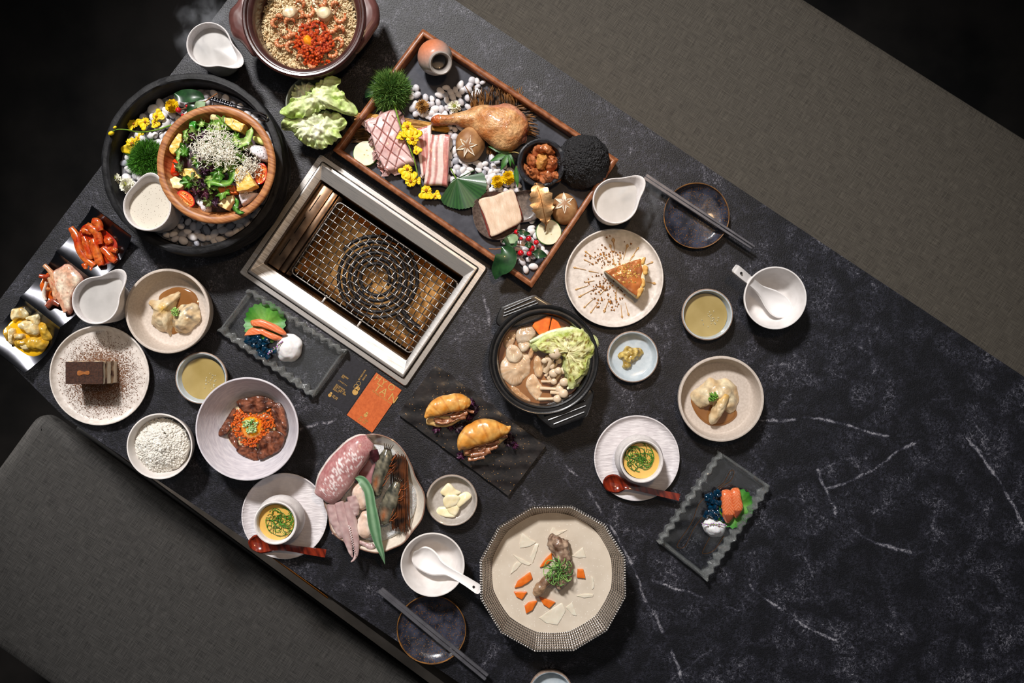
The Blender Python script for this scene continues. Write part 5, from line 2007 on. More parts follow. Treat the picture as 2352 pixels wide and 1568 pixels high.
# --- courgette slices
cour = mat('courgette_flesh', 'DCD9B8', 'E7E4CB', scale=70, rough=.4, sss=.2, sssr=.003)
cskin = mat('courgette_skin', '2E6A1E', '4F8E2C', scale=100, rough=.35)
for (c, r, z, lb, tl) in ((t3([(312, 1145)])[0], 29, TZ, 'pale round courgette slice in the tray corner by the grill', (.0, 0, 0)), (t4([(884, 1133)])[0], 29.5, TZ + .004, 'pale round courgette slice under the tip of the gold holly leaf', (.05, .08, 0))):
    o = W(*c, z + .01)
    o.z = z
    R = RP(r, z + .01)
    root = thing('courgette_slice', lb, 'vegetable', o)
    root.rotation_euler = tl
    ob('skin', MB().lathe([(0, 0), (R * .96, 0), (R, .0012), (R, .0085), (R * .985, .0096), (R * .955, .0096)], 48), cskin, root, lloc=(0, 0, 0), dis=((.0008, 60),))
    ob('flesh', MB().lathe([(R * .97, .0094), (R * .95, .0100), (R * .6, .0101), (R * .3, .0099), (0, .0100)], 48), cour, root, lloc=(0, 0, 0), dis=((.0006, 150),))
    ob('seeds', MB().ball((R * .1, R * .25, .0100), (.0016, .0012, .0005), 8, 4).ball((-R * .1, -R * .1, .0100), (.0014, .001, .0005), 8, 4).ball((R * .2, -R * .15, .0100), (.0014, .001, .0005), 8, 4), mat('courgette_seed', 'C9B97E', rough=.4), root, lloc=(0, 0, 0))

# --- scored pork, bacon slices
meat = vmat('raw_meat', .14, rough=.32, sss=.25, sssr=.004, scale=140, detail=5, coat=.25, bump=.25, bscale=220)


def patch(name, label, cat, P4, z0, top, m, nu=60, nv=60, zf=None, cf=None, th=.008, edge=None, group=None):
    zt = z0 + top
    o = W(*cen(P4), zt)
    o.z = z0
    P = [W(p[0], p[1], zt) - o for p in P4]

    def fn(u, v):
        uu, vv = u, v
        if edge:
            du, dv = edge(u, v)
            uu, vv = u + du, v + dv
        p = P[0].lerp(P[1], uu).lerp(P[3].lerp(P[2], uu), vv)
        e = min(u, 1 - u, v, 1 - v)
        r_ = min(1, e / .07)
        p.z = top + (zf(u, v) if zf else 0) - (1 - math.sqrt(max(0, 1 - (1 - r_) ** 2))) * top * .45
        return p
    e = ob(name, MB().sheet(fn, nu, nv, th, cf=cf), m, None, o, sharp=50)
    return tag(e, label, cat, group)


def score_d(u, v):
    d = 1.0
    for k in range(-3, 6):
        a = abs((u * .72 + v * 1.25) - (k * .27 + .1)) / 1.44
        b = abs((u * 1.05 - v * 1.0) - (k * .33 - .55)) / 1.45
        d = min(d, a, b + (0 if v > .12 else .05))
    return d


patch('pork_belly', 'pale pink pork slab scored in diamonds on the tray', 'meat', t3([(292, 842), (575, 738), (748, 1235), (488, 1312)]), TZ + .004, .018, meat, 84, 96,
      zf=lambda u, v: -.0045 * max(0, 1 - score_d(u, v) / .015) * min(1, min(u, 1 - u, v, 1 - v) / .06) + .0016 * nz(u * 5, v * 7, 1) + .003 * sin(pi * u) * sin(pi * v),
      cf=lambda u, v: lerp(lerp(hx('E3C6C4'), hx('D4A9A6'), .5 + .9 * nz(u * 3, v * 4, 7) + .6 * nz(u * 14, v * 14)), hx('B0645C'), max(0, 1 - score_d(u, v) / .012) * .8),
      edge=lambda u, v: (.035 * sin(v * 7) * (1 - u) - .02 * u * sin(v * 4), .02 * sin(u * 6)), th=.016)


def bacon_c(ph):
    def cf(u, v):
        w = u + .10 * nz(v * 1.8, ph, 0) + .02 * nz(v * 9, u * 3, ph)
        s = sin(w * 17 + ph) * .5 + sin(w * 7.3 + ph * 2) * .5
        fat, lean = hx('E9D3CB'), lerp(hx('C98078'), hx('A9524E'), .5 + nz(u * 4, v * 3, ph))
        t = max(0, min(1, (s + .25) * 2.2))
        if w < .09:
            t = 0
        return lerp(fat, lean, t * .9 + .1 * nz(u * 40, v * 40))
    return cf


patch('bacon_slice', 'streaky bacon slice half hidden under the front one', 'bacon', t3([(735, 930), (905, 878), (905, 1290), (815, 1365)]), TZ + .004, .010, meat, 50, 60, zf=lambda u, v: .002 * sin(v * 5), cf=bacon_c(2.1), th=.007, edge=lambda u, v: (.05 * sin(v * 3) * (1 - u), 0))
patch('bacon_slice', 'front streaky bacon slice in full view beside the mushroom', 'bacon', t3([(893, 965), (1077, 972), (1050, 1437), (838, 1420)]), TZ + .008, .013, meat, 60, 70, zf=lambda u, v: .0025 * sin(v * 4 + .5) + .0008 * nz(u * 6, v * 4), cf=bacon_c(.4), th=.010, edge=lambda u, v: (.03 * sin(v * 4 + 1) * (1 - u), .01 * sin(u * 7)))

# --- duck leg
duck = vmat('roast_duck_skin', .3, rough=.32, coat=.3, sss=.1, sssr=.002, scale=150, detail=6, bump=1.0, bscale=260, bdist=.0018)
leg = [(905, 845, 20), (925, 848, 44), (960, 850, 48), (1040, 845, 46), (1130, 840, 52), (1220, 835, 78), (1320, 835, 118), (1420, 860, 165), (1520, 895, 205), (1610, 930, 205), (1690, 950, 165), (1740, 965, 110), (1765, 975, 40)]


def duck_c(u, c, s):
    base = lerp(hx('B26A34'), hx('DDB07C'), .5 + .9 * nz(u * 6, c, s, 1.5) + .5 * nz(u * 30, c * 5, s * 5))
    if u < .2:
        base = lerp(hx('8A3A14'), hx('C4652A'), u / .2)
    if u > .82:
        base = lerp(base, hx('9A3A18'), (u - .82) / .18 + .3 * nz(u * 20, c * 3, s))
    if c > .72 and .55 < u < .9:
        base = lerp(base, hx('C98A78'), .6)
    return base


dk = [(*t3([(p[0], p[1])])[0], p[2] / 3.92, TZ + .012 + (.012 if i > 6 else .006), .008 + p[2] / 3.92 * S * .42) for i, p in enumerate(leg)]
dk = [(p[0], p[1], p[2], p[3], min(p[4], .028)) for p in dk]
dl = rope('roast_duck', dk, duck, 'roasted golden brown duck leg lying across the tray', 'meat', n=36, seg=70, dis=((.003, 45), (.0009, 160), (.0004, 420)), cf=duck_c)
slab('exposed_meat', t3([(1680, 1000), (1730, 960), (1765, 985), (1760, 1030), (1710, 1055), (1670, 1040)]), TZ + .016, .016, mat('cooked_meat', 'C08A78', 'A96A58', scale=120, rough=.4, bump=.4, bscale=200), prof='dome', parent=dl, dis=((.003, 110),))

# --- shiitake caps with a carved star
cap = mat('shiitake_cap', '8A5E38', 'B98E60', scale=50, detail=6, rough=.55, bump=.5, bscale=120)
cut = mat('shiitake_cut', 'E9DFCF', 'D8CBB6', scale=150, rough=.55)


def shiitake(label, c, rx, ry, rot_, z, hgt, star, sr, phase):
    o = W(*c, z + hgt * .6)
    o.z = z
    root = thing('shiitake', label, 'mushroom', o)
    A, B = RP(rx, z + hgt * .5), RP(ry, z + hgt * .5)
    mb = MB().lathe([(0, hgt), (.25, hgt * .985), (.5, hgt * .91), (.72, hgt * .76), (.88, hgt * .55), (.97, hgt * .32), (1, hgt * .15), (.95, .001), (.7, 0), (0, .002)], 48, warp=lambda t, r, zz: (A * r * cos(t), B * r * sin(t), zz))
    ob('cap', mb, cap, root, lloc=(0, 0, 0), rot=(0, 0, rad(rot_)), dis=((.002, 45),), seed=rx)
    sx, sy = W(*star, z + hgt) - o - Vector((0, 0, hgt)), 0
    mb = MB()
    n_ = 6
    for k in range(n_):
        a = phase + k * 2 * pi / n_
        L_ = RP(sr, z + hgt) * (1 if k % 2 else .92)
        w = L_ * .20
        d, s_ = Vector((cos(a), sin(a), 0)), Vector((-sin(a), cos(a), 0))

        def hz(v):
            q = ((v.x + sx.x) / A) ** 2 + ((v.y + sx.y) / B) ** 2
            return hgt * (1 - .42 * min(q, 1.3) ** 1.15)
        p = [Vector((0, 0, 0)), d * L_ * .42 + s_ * w, d * L_, d * L_ * .42 - s_ * w, d * L_ * .42]
        vs = []
        for i, v in enumerate(p):
            vs.append(Vector((v.x, v.y, hz(v) + (.0016 if i in (1, 3) else (-.001 if i in (4, 0) else .0004)))))
        lo_ = [v - Vector((0, 0, .004)) for v in vs[:4]]
        mb.put(vs + lo_, [(0, 4, 1), (1, 4, 2), (0, 3, 4), (3, 2, 4), (0, 1, 6, 5), (1, 2, 7, 6), (2, 3, 8, 7), (3, 0, 5, 8)])
    ob('carved_star', mb, cut, root, lloc=(sx.x, sx.y, 0), sharp=20)
    return root


shiitake('brown shiitake cap with carved white star, between bacon and duck leg', t3([(1250, 1052)])[0], 34, 42, -12, TZ + .008, .026, t3([(1225, 1080)])[0], 27, .2)
shiitake('brown shiitake cap with carved white star, partly behind the gold holly leaf', t4([(1012, 945)])[0], 31, 37, 8, TZ + .004, .026, t4([(1010, 905)])[0], 27, .55)

# --- leaves
gk = vmat('ginkgo_green', .15, rough=.4, coat=.2, scale=80)
ga = t4([(168, 715)])[0]
gout = t4([(150, 705), (38, 870), (60, 912), (110, 935), (185, 955), (235, 952), (300, 935), (312, 890), (345, 870), (395, 825), (405, 770), (385, 690), (345, 638), (300, 650), (240, 690), (185, 712)])
gl_ = sorted([((math.atan2(p[1] - ga[1], p[0] - ga[0]) + pi / 2) % (2 * pi) - pi / 2, math.hypot(p[0] - ga[0], p[1] - ga[1])) for p in resample(gout, 160, False)])
gl_ = [q for q in gl_ if q[1] > 8]


def grf(a):
    best = min(gl_, key=lambda q: abs(q[0] - a))
    return best[1]


a_lo, a_hi = gl_[0][0], gl_[-1][0]
gleaf = thing('ginkgo_leaf', 'large dark green ginkgo leaf on the tray', 'leaf', W(*ga, TZ + .014))
fan('blade', ga, TZ + .014, lambda a: grf(a) * (1 + .012 * sin(60 * a)), gk, None, None, parent=gleaf, na=110, nr=10, a0=a_lo, a1=a_hi, zf=lambda u, a: .0025 * sin(6 * a) * u + .004 * u * sin(2 * a + 1), cf=lambda u, a: lerp(hx('2E5A2A'), hx('1E4422'), .5 + .5 * sin(45 * a)))
ob('stem', MB().tube([W(*t4([(120, 635)])[0], TZ + .02) - wl(gleaf), W(*t4([(140, 675)])[0], TZ + .018) - wl(gleaf), W(*t4([(165, 715)])[0], TZ + .0145) - wl(gleaf)], [.0012, .0009, .0014], 7), stem_g, gleaf, lloc=(0, 0, 0))

maple = vmat('maple_green', .15, rough=.45, scale=90)
mc = (575, 512)
mp_ = thing('maple_leaf', 'dark green maple leaf between the duck leg and the lava bowl', 'leaf', W(*t4([mc])[0], TZ + .022))
for (tx, ty, w) in ((470, 425, 20), (415, 465, 24), (425, 582, 26), (510, 655, 26), (590, 625, 16), (620, 610, 12)):
    mx, my = mc[0] + (tx - mc[0]) * .5, mc[1] + (ty - mc[1]) * .5
    leaf('lobe', [(*t4([mc])[0], 3, TZ + .022), (*t4([(mx, my)])[0], w / 3.409, TZ + .024), (*t4([(mc[0] + (tx - mc[0]) * .8, mc[1] + (ty - mc[1]) * .8)])[0], w * .5 / 3.409, TZ + .022), (*t4([(tx, ty)])[0], .3, TZ + .019)], maple, parent=mp_, fold=.15, teeth=10, td=.25, nu=20, cf=lambda u, v: lerp(hx('3E7A2E'), hx('1F4A1E'), abs(2 * v - 1)))
ob('stem', MB().tube([W(*t4([p])[0], TZ + z) - wl(mp_) for p, z in (((575, 512), .024), ((620, 508), .028), ((662, 520), .034), ((655, 570), .032), ((640, 630), .024))], .0008, 6), mat('pale_stem', 'B9A25A', rough=.5), mp_, lloc=(0, 0, 0))
leaf('leaflet', [(*t4([(632, 620)])[0], 1, TZ + .026), (*t4([(632, 680)])[0], 6, TZ + .024), (*t4([(640, 740)])[0], 4, TZ + .022), (*t4([(643, 785)])[0], .4, TZ + .018)], maple, parent=mp_, fold=.3, teeth=8, cf=lambda u, v: hx('3C6E2C'))

hol_g = mat('gold_leaf_paint', 'B88A5C', 'D3AC7E', scale=60, detail=5, rough=.38, metal=.75, bump=.4, bscale=170)
hg = thing('holly_leaf', 'gold painted holly leaf lying over the shiitake and courgette', 'leaf', W(*t4([(840, 900)])[0], TZ + .03))
hpts = [(790, 750, 6, .040), (800, 790, 60, .042), (822, 850, 92, .042), (838, 920, 98, .040), (850, 985, 78, .036), (862, 1040, 40, .032), (866, 1080, 8, .028), (858, 1135, 4, .018)]
leaf('blade', [(*t4([(p[0], p[1])])[0], p[2] / 3.409, TZ + p[3]) for p in hpts], hol_g, parent=hg, nu=120, nv=12, fold=.16, wave=.002, wf=4, teeth=10, td=.26, t=.0007)
ob('midrib', MB().tube([W(*t4([(p[0], p[1])])[0], TZ + p[3] + .0006) - wl(hg) for p in hpts], [.0006] * 6 + [.0011, .0009], 6), mat('bronze_rib', '8A5E34', rough=.4, metal=.7), hg, lloc=(0, 0, 0))

sprig('red berries with glossy leaves hanging over the tray corner', (650, 1250), TZ + .012, [(635, 1135, 21), (730, 1186, 24), (790, 1216, 22), (754, 1260, 27), (668, 1298, 25), (735, 1305, 22), (672, 1186, 15)],
      [([(520, 1250, 5, .016), (560, 1300, 70, .020), (540, 1370, 85, .020), (490, 1440, 55, .012), (470, 1505, 4, .006)], leaf_d), ([(560, 1260, 4, .016), (590, 1210, 55, .018), (630, 1150, 6, .014)], leaf_d),
       ([(565, 1165, 5, .018), (610, 1190, 42, .020), (640, 1220, 6, .018)], leaf_p), ([(760, 1300, 4, .010), (810, 1305, 38, .012), (878, 1322, 3, .008)], leaf_d), ([(640, 1125, 4, .012), (690, 1140, 22, .014), (745, 1150, 3, .010)], leaf_d),
       ([(520, 1215, 3, .012), (560, 1195, 20, .013), (590, 1170, 3, .012)], leaf_d), ([(700, 1240, 4, .010), (730, 1235, 26, .012), (770, 1245, 3, .010)], leaf_d)],
      [[(420, 1265, .012), (470, 1268, .014), (540, 1260, .016), (640, 1310, .010)], [(540, 1260, .016), (640, 1230, .010), (754, 1250, .006)], [(640, 1230, .010), (640, 1150, .008)]], t4)

# --- lava stone bowl, its lid, marinated meat
lava = bpy.data.materials.new('lava_stone')
lava.use_nodes = True
nt = lava.node_tree
pb = nt.nodes['Principled BSDF']
pb.inputs['Base Color'].default_value = (*hx('1A1A1D'), 1)
pb.inputs['Roughness'].default_value = .7
tcn = nt.nodes.new('ShaderNodeTexCoord')
vv = nt.nodes.new('ShaderNodeTexVoronoi')
vv.inputs['Scale'].default_value = 330
nt.links.new(tcn.outputs['Object'], vv.inputs['Vector'])
bpn = nt.nodes.new('ShaderNodeBump')
bpn.inputs['Strength'].default_value = 1.0
bpn.inputs['Distance'].default_value = .003
nt.links.new(vv.outputs['Distance'], bpn.inputs['Height'])
bpn.invert = True
nt.links.new(bpn.outputs[0], pb.inputs['Normal'])
blst = mat('smooth_lava', '1B1C20', '2A2C32', scale=60, rough=.5, bump=.4, bscale=140)
c = t4([(832, 592)])[0]
o = W(*c, TZ + .04)
o.z = TZ
R = RP(56, TZ + .04)
lb_ = thing('lava_bowl', 'black lava stone bowl of marinated meat on the tray', 'bowl', o)
ob('body', MB().lathe([(0, 0), (R * .6, 0), (R * .8, .008), (R * .97, .026), (R, .038), (R * .985, .0405), (R * .93, .0415), (R * .84, .0395), (R * .8, .034), (R * .7, .016), (R * .4, .010), (0, .010)], 80), blst, lb_, lloc=(0, 0, 0), dis=((.0016, 70), (.0006, 240)))
mb = MB()
rr = random.Random(4)
for k in range(40):
    a = rr.uniform(0, 6.28)
    mb.ball((R * .92 * cos(a), R * .92 * sin(a), .0412), (.0012 * rr.uniform(.5, 1.3), .0012, .0005), 6, 4)
ob('pits', mb, mat('pit_black', '050506', rough=.9), lb_, lloc=(0, 0, 0), kind='stuff')
c = t4([(1162, 572)])[0]
o = W(*c, TZ + .03)
o.z = TZ
R = RP(62, TZ + .03)
mb = MB().lathe([(0, .062), (R * .3, .060), (R * .55, .0545), (R * .76, .046), (R * .9, .036), (R * .985, .024), (R, .014), (R * .95, .004), (R * .85, 0), (0, 0)], 120)
mb2 = MB()
for k in range(60):
    t = k / 59 * pi / 2
    mb2.v.append((0, 0, 0))
mb = MB().lathe([(R * sin(t) ** .9, .010 + .052 * cos(t)) for t in [k / 46 * pi / 2 for k in range(47)]] + [(R * .97, .004), (R * .86, 0), (0, 0)], 150)
e = ob('lava_dome', mb, lava, None, o, dis=((.0022, 75), (.0022, 260), (.0012, 480)), sharp=0)
tag(e, 'domed porous black lava stone lid leaning on the tray corner', 'lid')

mar = vmat('marinated_meat', .2, rough=.22, coat=.6, sss=.2, sssr=.003, scale=120, detail=5, bump=.4, bscale=160)
rr = random.Random(8)
pieces = [([(760, 450), (880, 435), (930, 470), (930, 530), (840, 520), (790, 530), (745, 500)], .034, 'topmost strip of red marinated meat in the lava bowl'),
          ([(730, 520), (790, 520), (800, 600), (760, 640), (725, 620)], .03, 'marinated meat strip at the outer wall of the lava bowl'),
          ([(790, 520), (880, 525), (900, 590), (850, 650), (790, 630)], .036, 'yellowish fatty lump in the middle of the marinated meat'),
          ([(880, 510), (950, 540), (955, 640), (900, 650), (870, 590)], .032, 'marinated meat strip against the lava stone lid'),
          ([(690, 590), (730, 640), (800, 640), (810, 720), (740, 710), (710, 660)], .03, 'thin marinated shred hanging at the lower left of the lava bowl'),
          ([(800, 650), (890, 645), (960, 660), (950, 730), (880, 765), (810, 730)], .036, 'front lump of marinated meat by the gold holly leaf'),
          ([(930, 650), (985, 670), (980, 710), (940, 740), (900, 740)], .03, 'marinated meat strip nearest the scored shiitake')]
for k, (pts, h_, lb) in enumerate(pieces):
    slab('marinated_meat', t4(pts), TZ + .018, h_ - .006, mar, lb, 'meat', prof='dome', dis=((.006, 70), (.003, 190), (.0008, 420)), seed=k * 3.3,
         cf=lambda x, y, t, z, k=k: lerp(lerp(hx('8E3A1E'), hx('C87A52'), .5 + .9 * nz(x, y, k, 90)), hx('E3B45E'), (.75 if k == 2 else .15) * max(0, .6 + nz(x, y, k + 5, 60))))

# --- gourd plate with duck breast
gplate = mat('brown_metallic_glaze', '4A3F3A', '6A5C54', scale=260, rough=.35, coat=.3)
slab('gourd_plate', t4([(290, 940), (330, 870), (420, 822), (520, 825), (600, 845), (650, 820), (760, 808), (830, 850), (850, 940), (800, 1030), (720, 1058), (660, 1070), (630, 1130), (560, 1185), (460, 1198), (370, 1160), (310, 1080)]), TZ, .014, gplate,
     'brown gourd shaped dish under the pale duck breast', 'dish', prof=[(0, .35), (.5, .38), (.8, .5), (.93, .85), (.98, 1), (1, .95), (.99, .7), (.9, .1), (.8, 0), (0, 0)], n=72)
slab('duck_breast', t4([(345, 885), (470, 848), (590, 808), (625, 830), (650, 900), (682, 1000), (668, 1065), (560, 1125), (440, 1178), (410, 1140), (380, 1040), (350, 950)]), TZ + .006, .010, mat('raw_duck_flesh', '6A2A24', '8A4236', scale=90, rough=.3, coat=.4), None, None, prof='flat', n=56)
ds = bpy.data.objects[-1] if False else [o_ for o_ in COL.objects if o_.name.startswith('duck_breast')][-1]
tag(ds, 'pale skinned duck breast block on the brown gourd dish', 'meat')
dsk = mat('duck_skin_pale', 'E2CDB6', 'D2B69C', scale=40, detail=5, stretch=(3, 1, 1), rotz=-20, rough=.45, sss=.2, sssr=.004, bump=.7, bscale=90, bstretch=(5, 1, 1), bdist=.0015)
slab('skin', t4([(345, 880), (470, 845), (590, 806), (620, 830), (645, 900), (674, 1000), (660, 1060), (560, 1118), (442, 1170), (425, 1120), (390, 1020), (355, 940)]), TZ + .015, .009, dsk, prof='flat', n=56, parent=ds, dis=((.0012, 70),))

# --- orchid sprig across the bacon
orchid('long yellow orchid sprig lying between the scored pork and the bacon', t3([(570, 700, .035), (595, 790, .042), (630, 910, .044), (670, 1000, .042), (720, 1120, .042), (760, 1240, .034), (790, 1380, .028), (820, 1460, .024), (865, 1560, .022)]),
       [(*t3([(690, 910)])[0], 18, 80, .046), (*t3([(735, 1020)])[0], 19, -80, .046), (*t3([(640, 1000)])[0], 9, 200, .044), (*t3([(770, 1130)])[0], 10, -60, .044),
        (*t3([(690, 1290)])[0], 15, 130, .034), (*t3([(720, 1400)])[0], 17, -100, .032), (*t3([(770, 1390)])[0], 8, 10, .03), (*t3([(860, 1480)])[0], 16, 100, .026), (*t3([(940, 1530)])[0], 10, -30, .024)])
# ------------------------------------------------------------------ shrimp rice in the clay pot
def grains(name, label, c, r, z, n, m, dome, size, seed, cat='rice', cols=None):
    """heap of rice grains about photo pixel c"""
    o = W(c[0], c[1], z)
    rr = random.Random(seed)
    R = RP(r, z)
    base = MB().lathe([(0, dome), (R * .3, dome * .93), (R * .6, dome * .7), (R * .85, dome * .34), (R * .97, 0), (R * .98, -.012), (0, -.012)], 48)
    root = thing(name, label, cat, o)
    ob('heap', base, m, root, lloc=(0, 0, -.003), dis=((.004, 55), (.001, 160)), kind='stuff')
    mb = MB()
    for _ in range(n):
        a, q = rr.uniform(0, 2 * pi), rr.random() ** .5
        x, y = R * .99 * q * cos(a), R * .99 * q * sin(a)
        zz = dome * (1 - q ** 2.2) + .0045 * nz(x, y, 0, 55) + rr.uniform(-.0008, .0026)
        rot = Euler_((rr.uniform(-.6, .6), rr.uniform(-.6, .6), rr.uniform(0, 6.3)))
        mb.ball((x, y, zz), (size * rr.uniform(.85, 1.2), size * .42, size * .40), 6, 5, rot=rot)
    ob('rice_grains', mb, m, root, lloc=(0, 0, 0), kind='stuff', sharp=0)
    return root


from mathutils import Euler
Euler_ = lambda t: Euler(t).to_matrix()
frice = mat('seasoned_rice', 'CDAE80', 'E2CFA8', scale=130, detail=3, rough=.4, sss=.2, sssr=.002)
grains('seasoned_rice', 'tan seasoned rice filling the brown clay pot', (706, 52), 114, .058, 2600, frice, .006, .0030, 3)
shr = vmat('cooked_shrimp', .2, rough=.3, coat=.35, scale=220)
shr_eye = mat('shrimp_dark', '1A1210', rough=.3)


def shrimp(label, c, r, ang, z, sweep=3.6, th=5.0, group='shrimps in the clay pot'):
    px, py = c
    o = W(px, py, z)
    root = thing('shrimp', label, 'shrimp', o)
    R = RP(r, z)
    n = 26
    pts, rs, cols = [], [], []
    for i in range(n + 1):
        t = i / n
        a = -rad(ang) + sweep * t
        k = R * (1 - .25 * t)
        pts.append(Vector((k * cos(a), k * sin(a), .002 * sin(t * pi))))
        w = RP(th, z) * (sin(min(1, t * 1.25 + .12) * pi * .5) * (1 - .62 * t ** 2)) * (1 + .09 * (1 if i % 4 == 0 else 0))
        rs.append(max(w, .0006))
        cols.append(lerp(hx('B5562A'), hx('E8A878'), .5 + .5 * sin(i * 1.6)) if i > 5 else lerp(hx('6E3A24'), hx('B5562A'), i / 6))
    ob('body', MB().tube(pts, rs, 8, col=cols), shr, root, lloc=(0, 0, 0), sharp=0)
    d = (pts[-1] - pts[-2]).normalized()
    s_ = Vector((-d.y, d.x, 0))
    mb = MB()
    for q in (-.6, 0, .6):
        e = (d + s_ * q).normalized() * R * .5
        mb.put([pts[-1] - s_ * .0008, pts[-1] + s_ * .0008, pts[-1] + e + s_ * .001 + Vector((0, 0, .001)), pts[-1] + e - s_ * .001 + Vector((0, 0, .001)), pts[-1] + Vector((0, 0, -.001))], [(0, 1, 2, 3), (1, 4, 2), (4, 0, 3), (4, 3, 2)], 0, hx('C4602E'))
    ob('tail', mb, shr, root, lloc=(0, 0, 0), sharp=0)
    mb = MB()
    for q in range(4):
        d0 = (pts[0] - pts[2]).normalized()
        mb.tube([pts[0], pts[0] + d0 * .006 + Vector((.003 * (q - 1.5), .002 * q, .002)), pts[0] + d0 * .010 + Vector((.007 * (q - 1.5), .003 * q, .0))], .0003, 4, col=hx('B0582C'))
    ob('feelers', mb, shr, root, lloc=(0, 0, 0), sharp=0)
    ob('eye', MB().ball(pts[1] + Vector((.0012, .0012, rs[1])), (.0009,) * 3, 6, 5), shr_eye, root, lloc=(0, 0, 0))
    return root


k1 = crop(400, 0, 3.92)
zr_ = .069
spots = [((940, 170), 8, 20, 'shrimp at the left edge of the clay pot, below the striped scallop'), ((920, 215), 10, -60, 'pale curled shrimp near the pot wall, left of the orange roe'), ((1040, 210), 12, 10, 'long shrimp lying across the left of the roe mound'),
         ((1010, 300), 12, 150, 'curled shrimp directly left of the roe mound'), ((960, 390), 10, -100, 'shrimp with dark head at the lower left of the roe'), ((1060, 430), 13, -40, 'shrimp reaching from the rice into the lower left of the roe'),
         ((1210, 100), 14, 170, 'largest curled shrimp between the two scallops'), ((1130, 130), 9, 90, 'small shrimp beside the striped scallop'), ((1420, 250), 12, -160, 'curled shrimp to the right of the roe mound'),
         ((1490, 280), 10, 40, 'shrimp tail at the far right of the roe mound'), ((1500, 150), 14, 200, 'shrimp curled along the right pot wall'), ((1450, 60), 9, -20, 'upright shrimp behind the round scallop'),
         ((1470, 390), 13, 80, 'shrimp with dark stripes below the right side of the roe'), ((1430, 475), 11, 190, 'pale orange shrimp at the lower right of the roe'), ((1250, 580), 9, -150, 'pale shrimp at the lowest tip of the roe'),
         ((1140, 530), 10, 30, 'dark headed shrimp at the lower left tip of the roe'), ((1130, 40), 11, 60, 'shrimp at the far side of the pot behind the striped scallop'), ((1330, 20), 10, 150, 'shrimp at the far side of the pot behind the round scallop'),
         ((1190, 190), 9, 120, 'small shrimp at the upper edge of the roe'), ((1080, 340), 8, -10, 'small shrimp tucked into the left edge of the roe')]
for (p, r, a, lb) in spots:
    shrimp(lb, k1([p])[0], r, a, zr_, 3.7 if r > 9 else 3.0, 6.6)
sca = vmat('scallop_flesh', .12, rough=.35, sss=.3, sssr=.004, coat=.3, scale=150)
for (c, rx, lb, st) in (((1040, 112), 17, 'striped grilled scallop in the clay pot, beside the large shrimp', 1), ((1350, 118), 18.5, 'round cooked scallop in the clay pot, at the upper right of the roe', 0)):
    px, py = k1([c])[0]
    pts = [(px + rx * cos(t) * (1.05 if st else .98), py + rx * sin(t) * .92) for t in [i / 12 * 2 * pi for i in range(12)]]
    slab('scallop', pts, .064, .014, sca, lb, 'scallop', prof='round', dis=((.0012, 90),), cf=lambda x, y, t, z, st=st: lerp(hx('E3D3AE'), hx('B5713A'), (.5 + .5 * sin((x * .9 + y * .3) * 900)) * .35 if st else t ** 3 * .3))


def roe(name, label, outline, z0, dome, n, r_, m, seed, egg='egg'):
    """heap of fish roe in the outline (photo pixels)"""
    rr = random.Random(seed)
    o = W(*cen(outline), z0)
    xs, ys = [p[0] for p in outline], [p[1] for p in outline]
    cx, cy = cen(outline)
    ext = max(max(xs) - min(xs), max(ys) - min(ys)) / 2
    mb = MB()
    ic = MB().ball((0, 0, 0), (1, 1, 1), 8, 6)
    k = 0
    pts = []
    while k < n:
        p = (rr.uniform(min(xs), max(xs)), rr.uniform(min(ys), max(ys)))
        if not inpoly(p, outline):
            k += .05
            continue
        q = math.hypot(p[0] - cx, p[1] - cy) / ext
        z = z0 + dome * max(0, 1 - q * q) + rr.uniform(-.0015, .0022)
        pts.append(W(p[0], p[1], z) - o)
        k += 1
    for p in pts:
        mb.ball(p, (r_,) * 3, 8, 6)
    e = ob(name, mb, m, None, o, kind='stuff', sharp=0)
    return tag(e, label, 'roe')


roe_m = mat('salmon_roe', 'A8280A', 'DC5A1A', scale=240, detail=2, rough=.08, trans=.2, ior=1.36, coat=.7, sss=.2, sssr=.003)
yolk_m = mat('egg_yolk', 'F08A08', 'F6A21A', scale=40, rough=.08, coat=.9, sss=.3, sssr=.006)
roe('salmon_roe', 'mound of shiny orange red salmon roe in the clay pot', k1([(1260, 190), (1370, 210), (1390, 300), (1440, 360), (1440, 430), (1350, 470), (1340, 560), (1260, 600), (1170, 590), (1150, 500), (1080, 430), (1070, 340), (1120, 270), (1150, 220)]), .066, .012, 330, .0029, roe_m, 5)
roe('salmon_roe', 'few stray roe eggs on the rice at the lower right of the clay pot', k1([(1350, 550), (1420, 545), (1430, 600), (1370, 610)]), .066, .002, 16, .0029, roe_m, 6)
slab('egg_yolk', k1([(1150, 340), (1190, 300), (1230, 330), (1250, 390), (1220, 420), (1170, 400)]), .075, .010, yolk_m, 'orange egg yolk sunk into the roe in the clay pot', 'egg', prof='dome')

# ------------------------------------------------------------------ fried oysters in the two beige bowls
batter = vmat('fried_batter', .22, rough=.4, coat=.25, scale=110, detail=5, bump=.6, bscale=150, bdist=.0015, sss=.1, sssr=.003)
dashi = mat('brown_dashi', '8A5A30', '9A6A3C', scale=20, rough=.08, coat=.6, alpha=.82)
scal_g = vmat('chopped_scallion', .15, rough=.45)


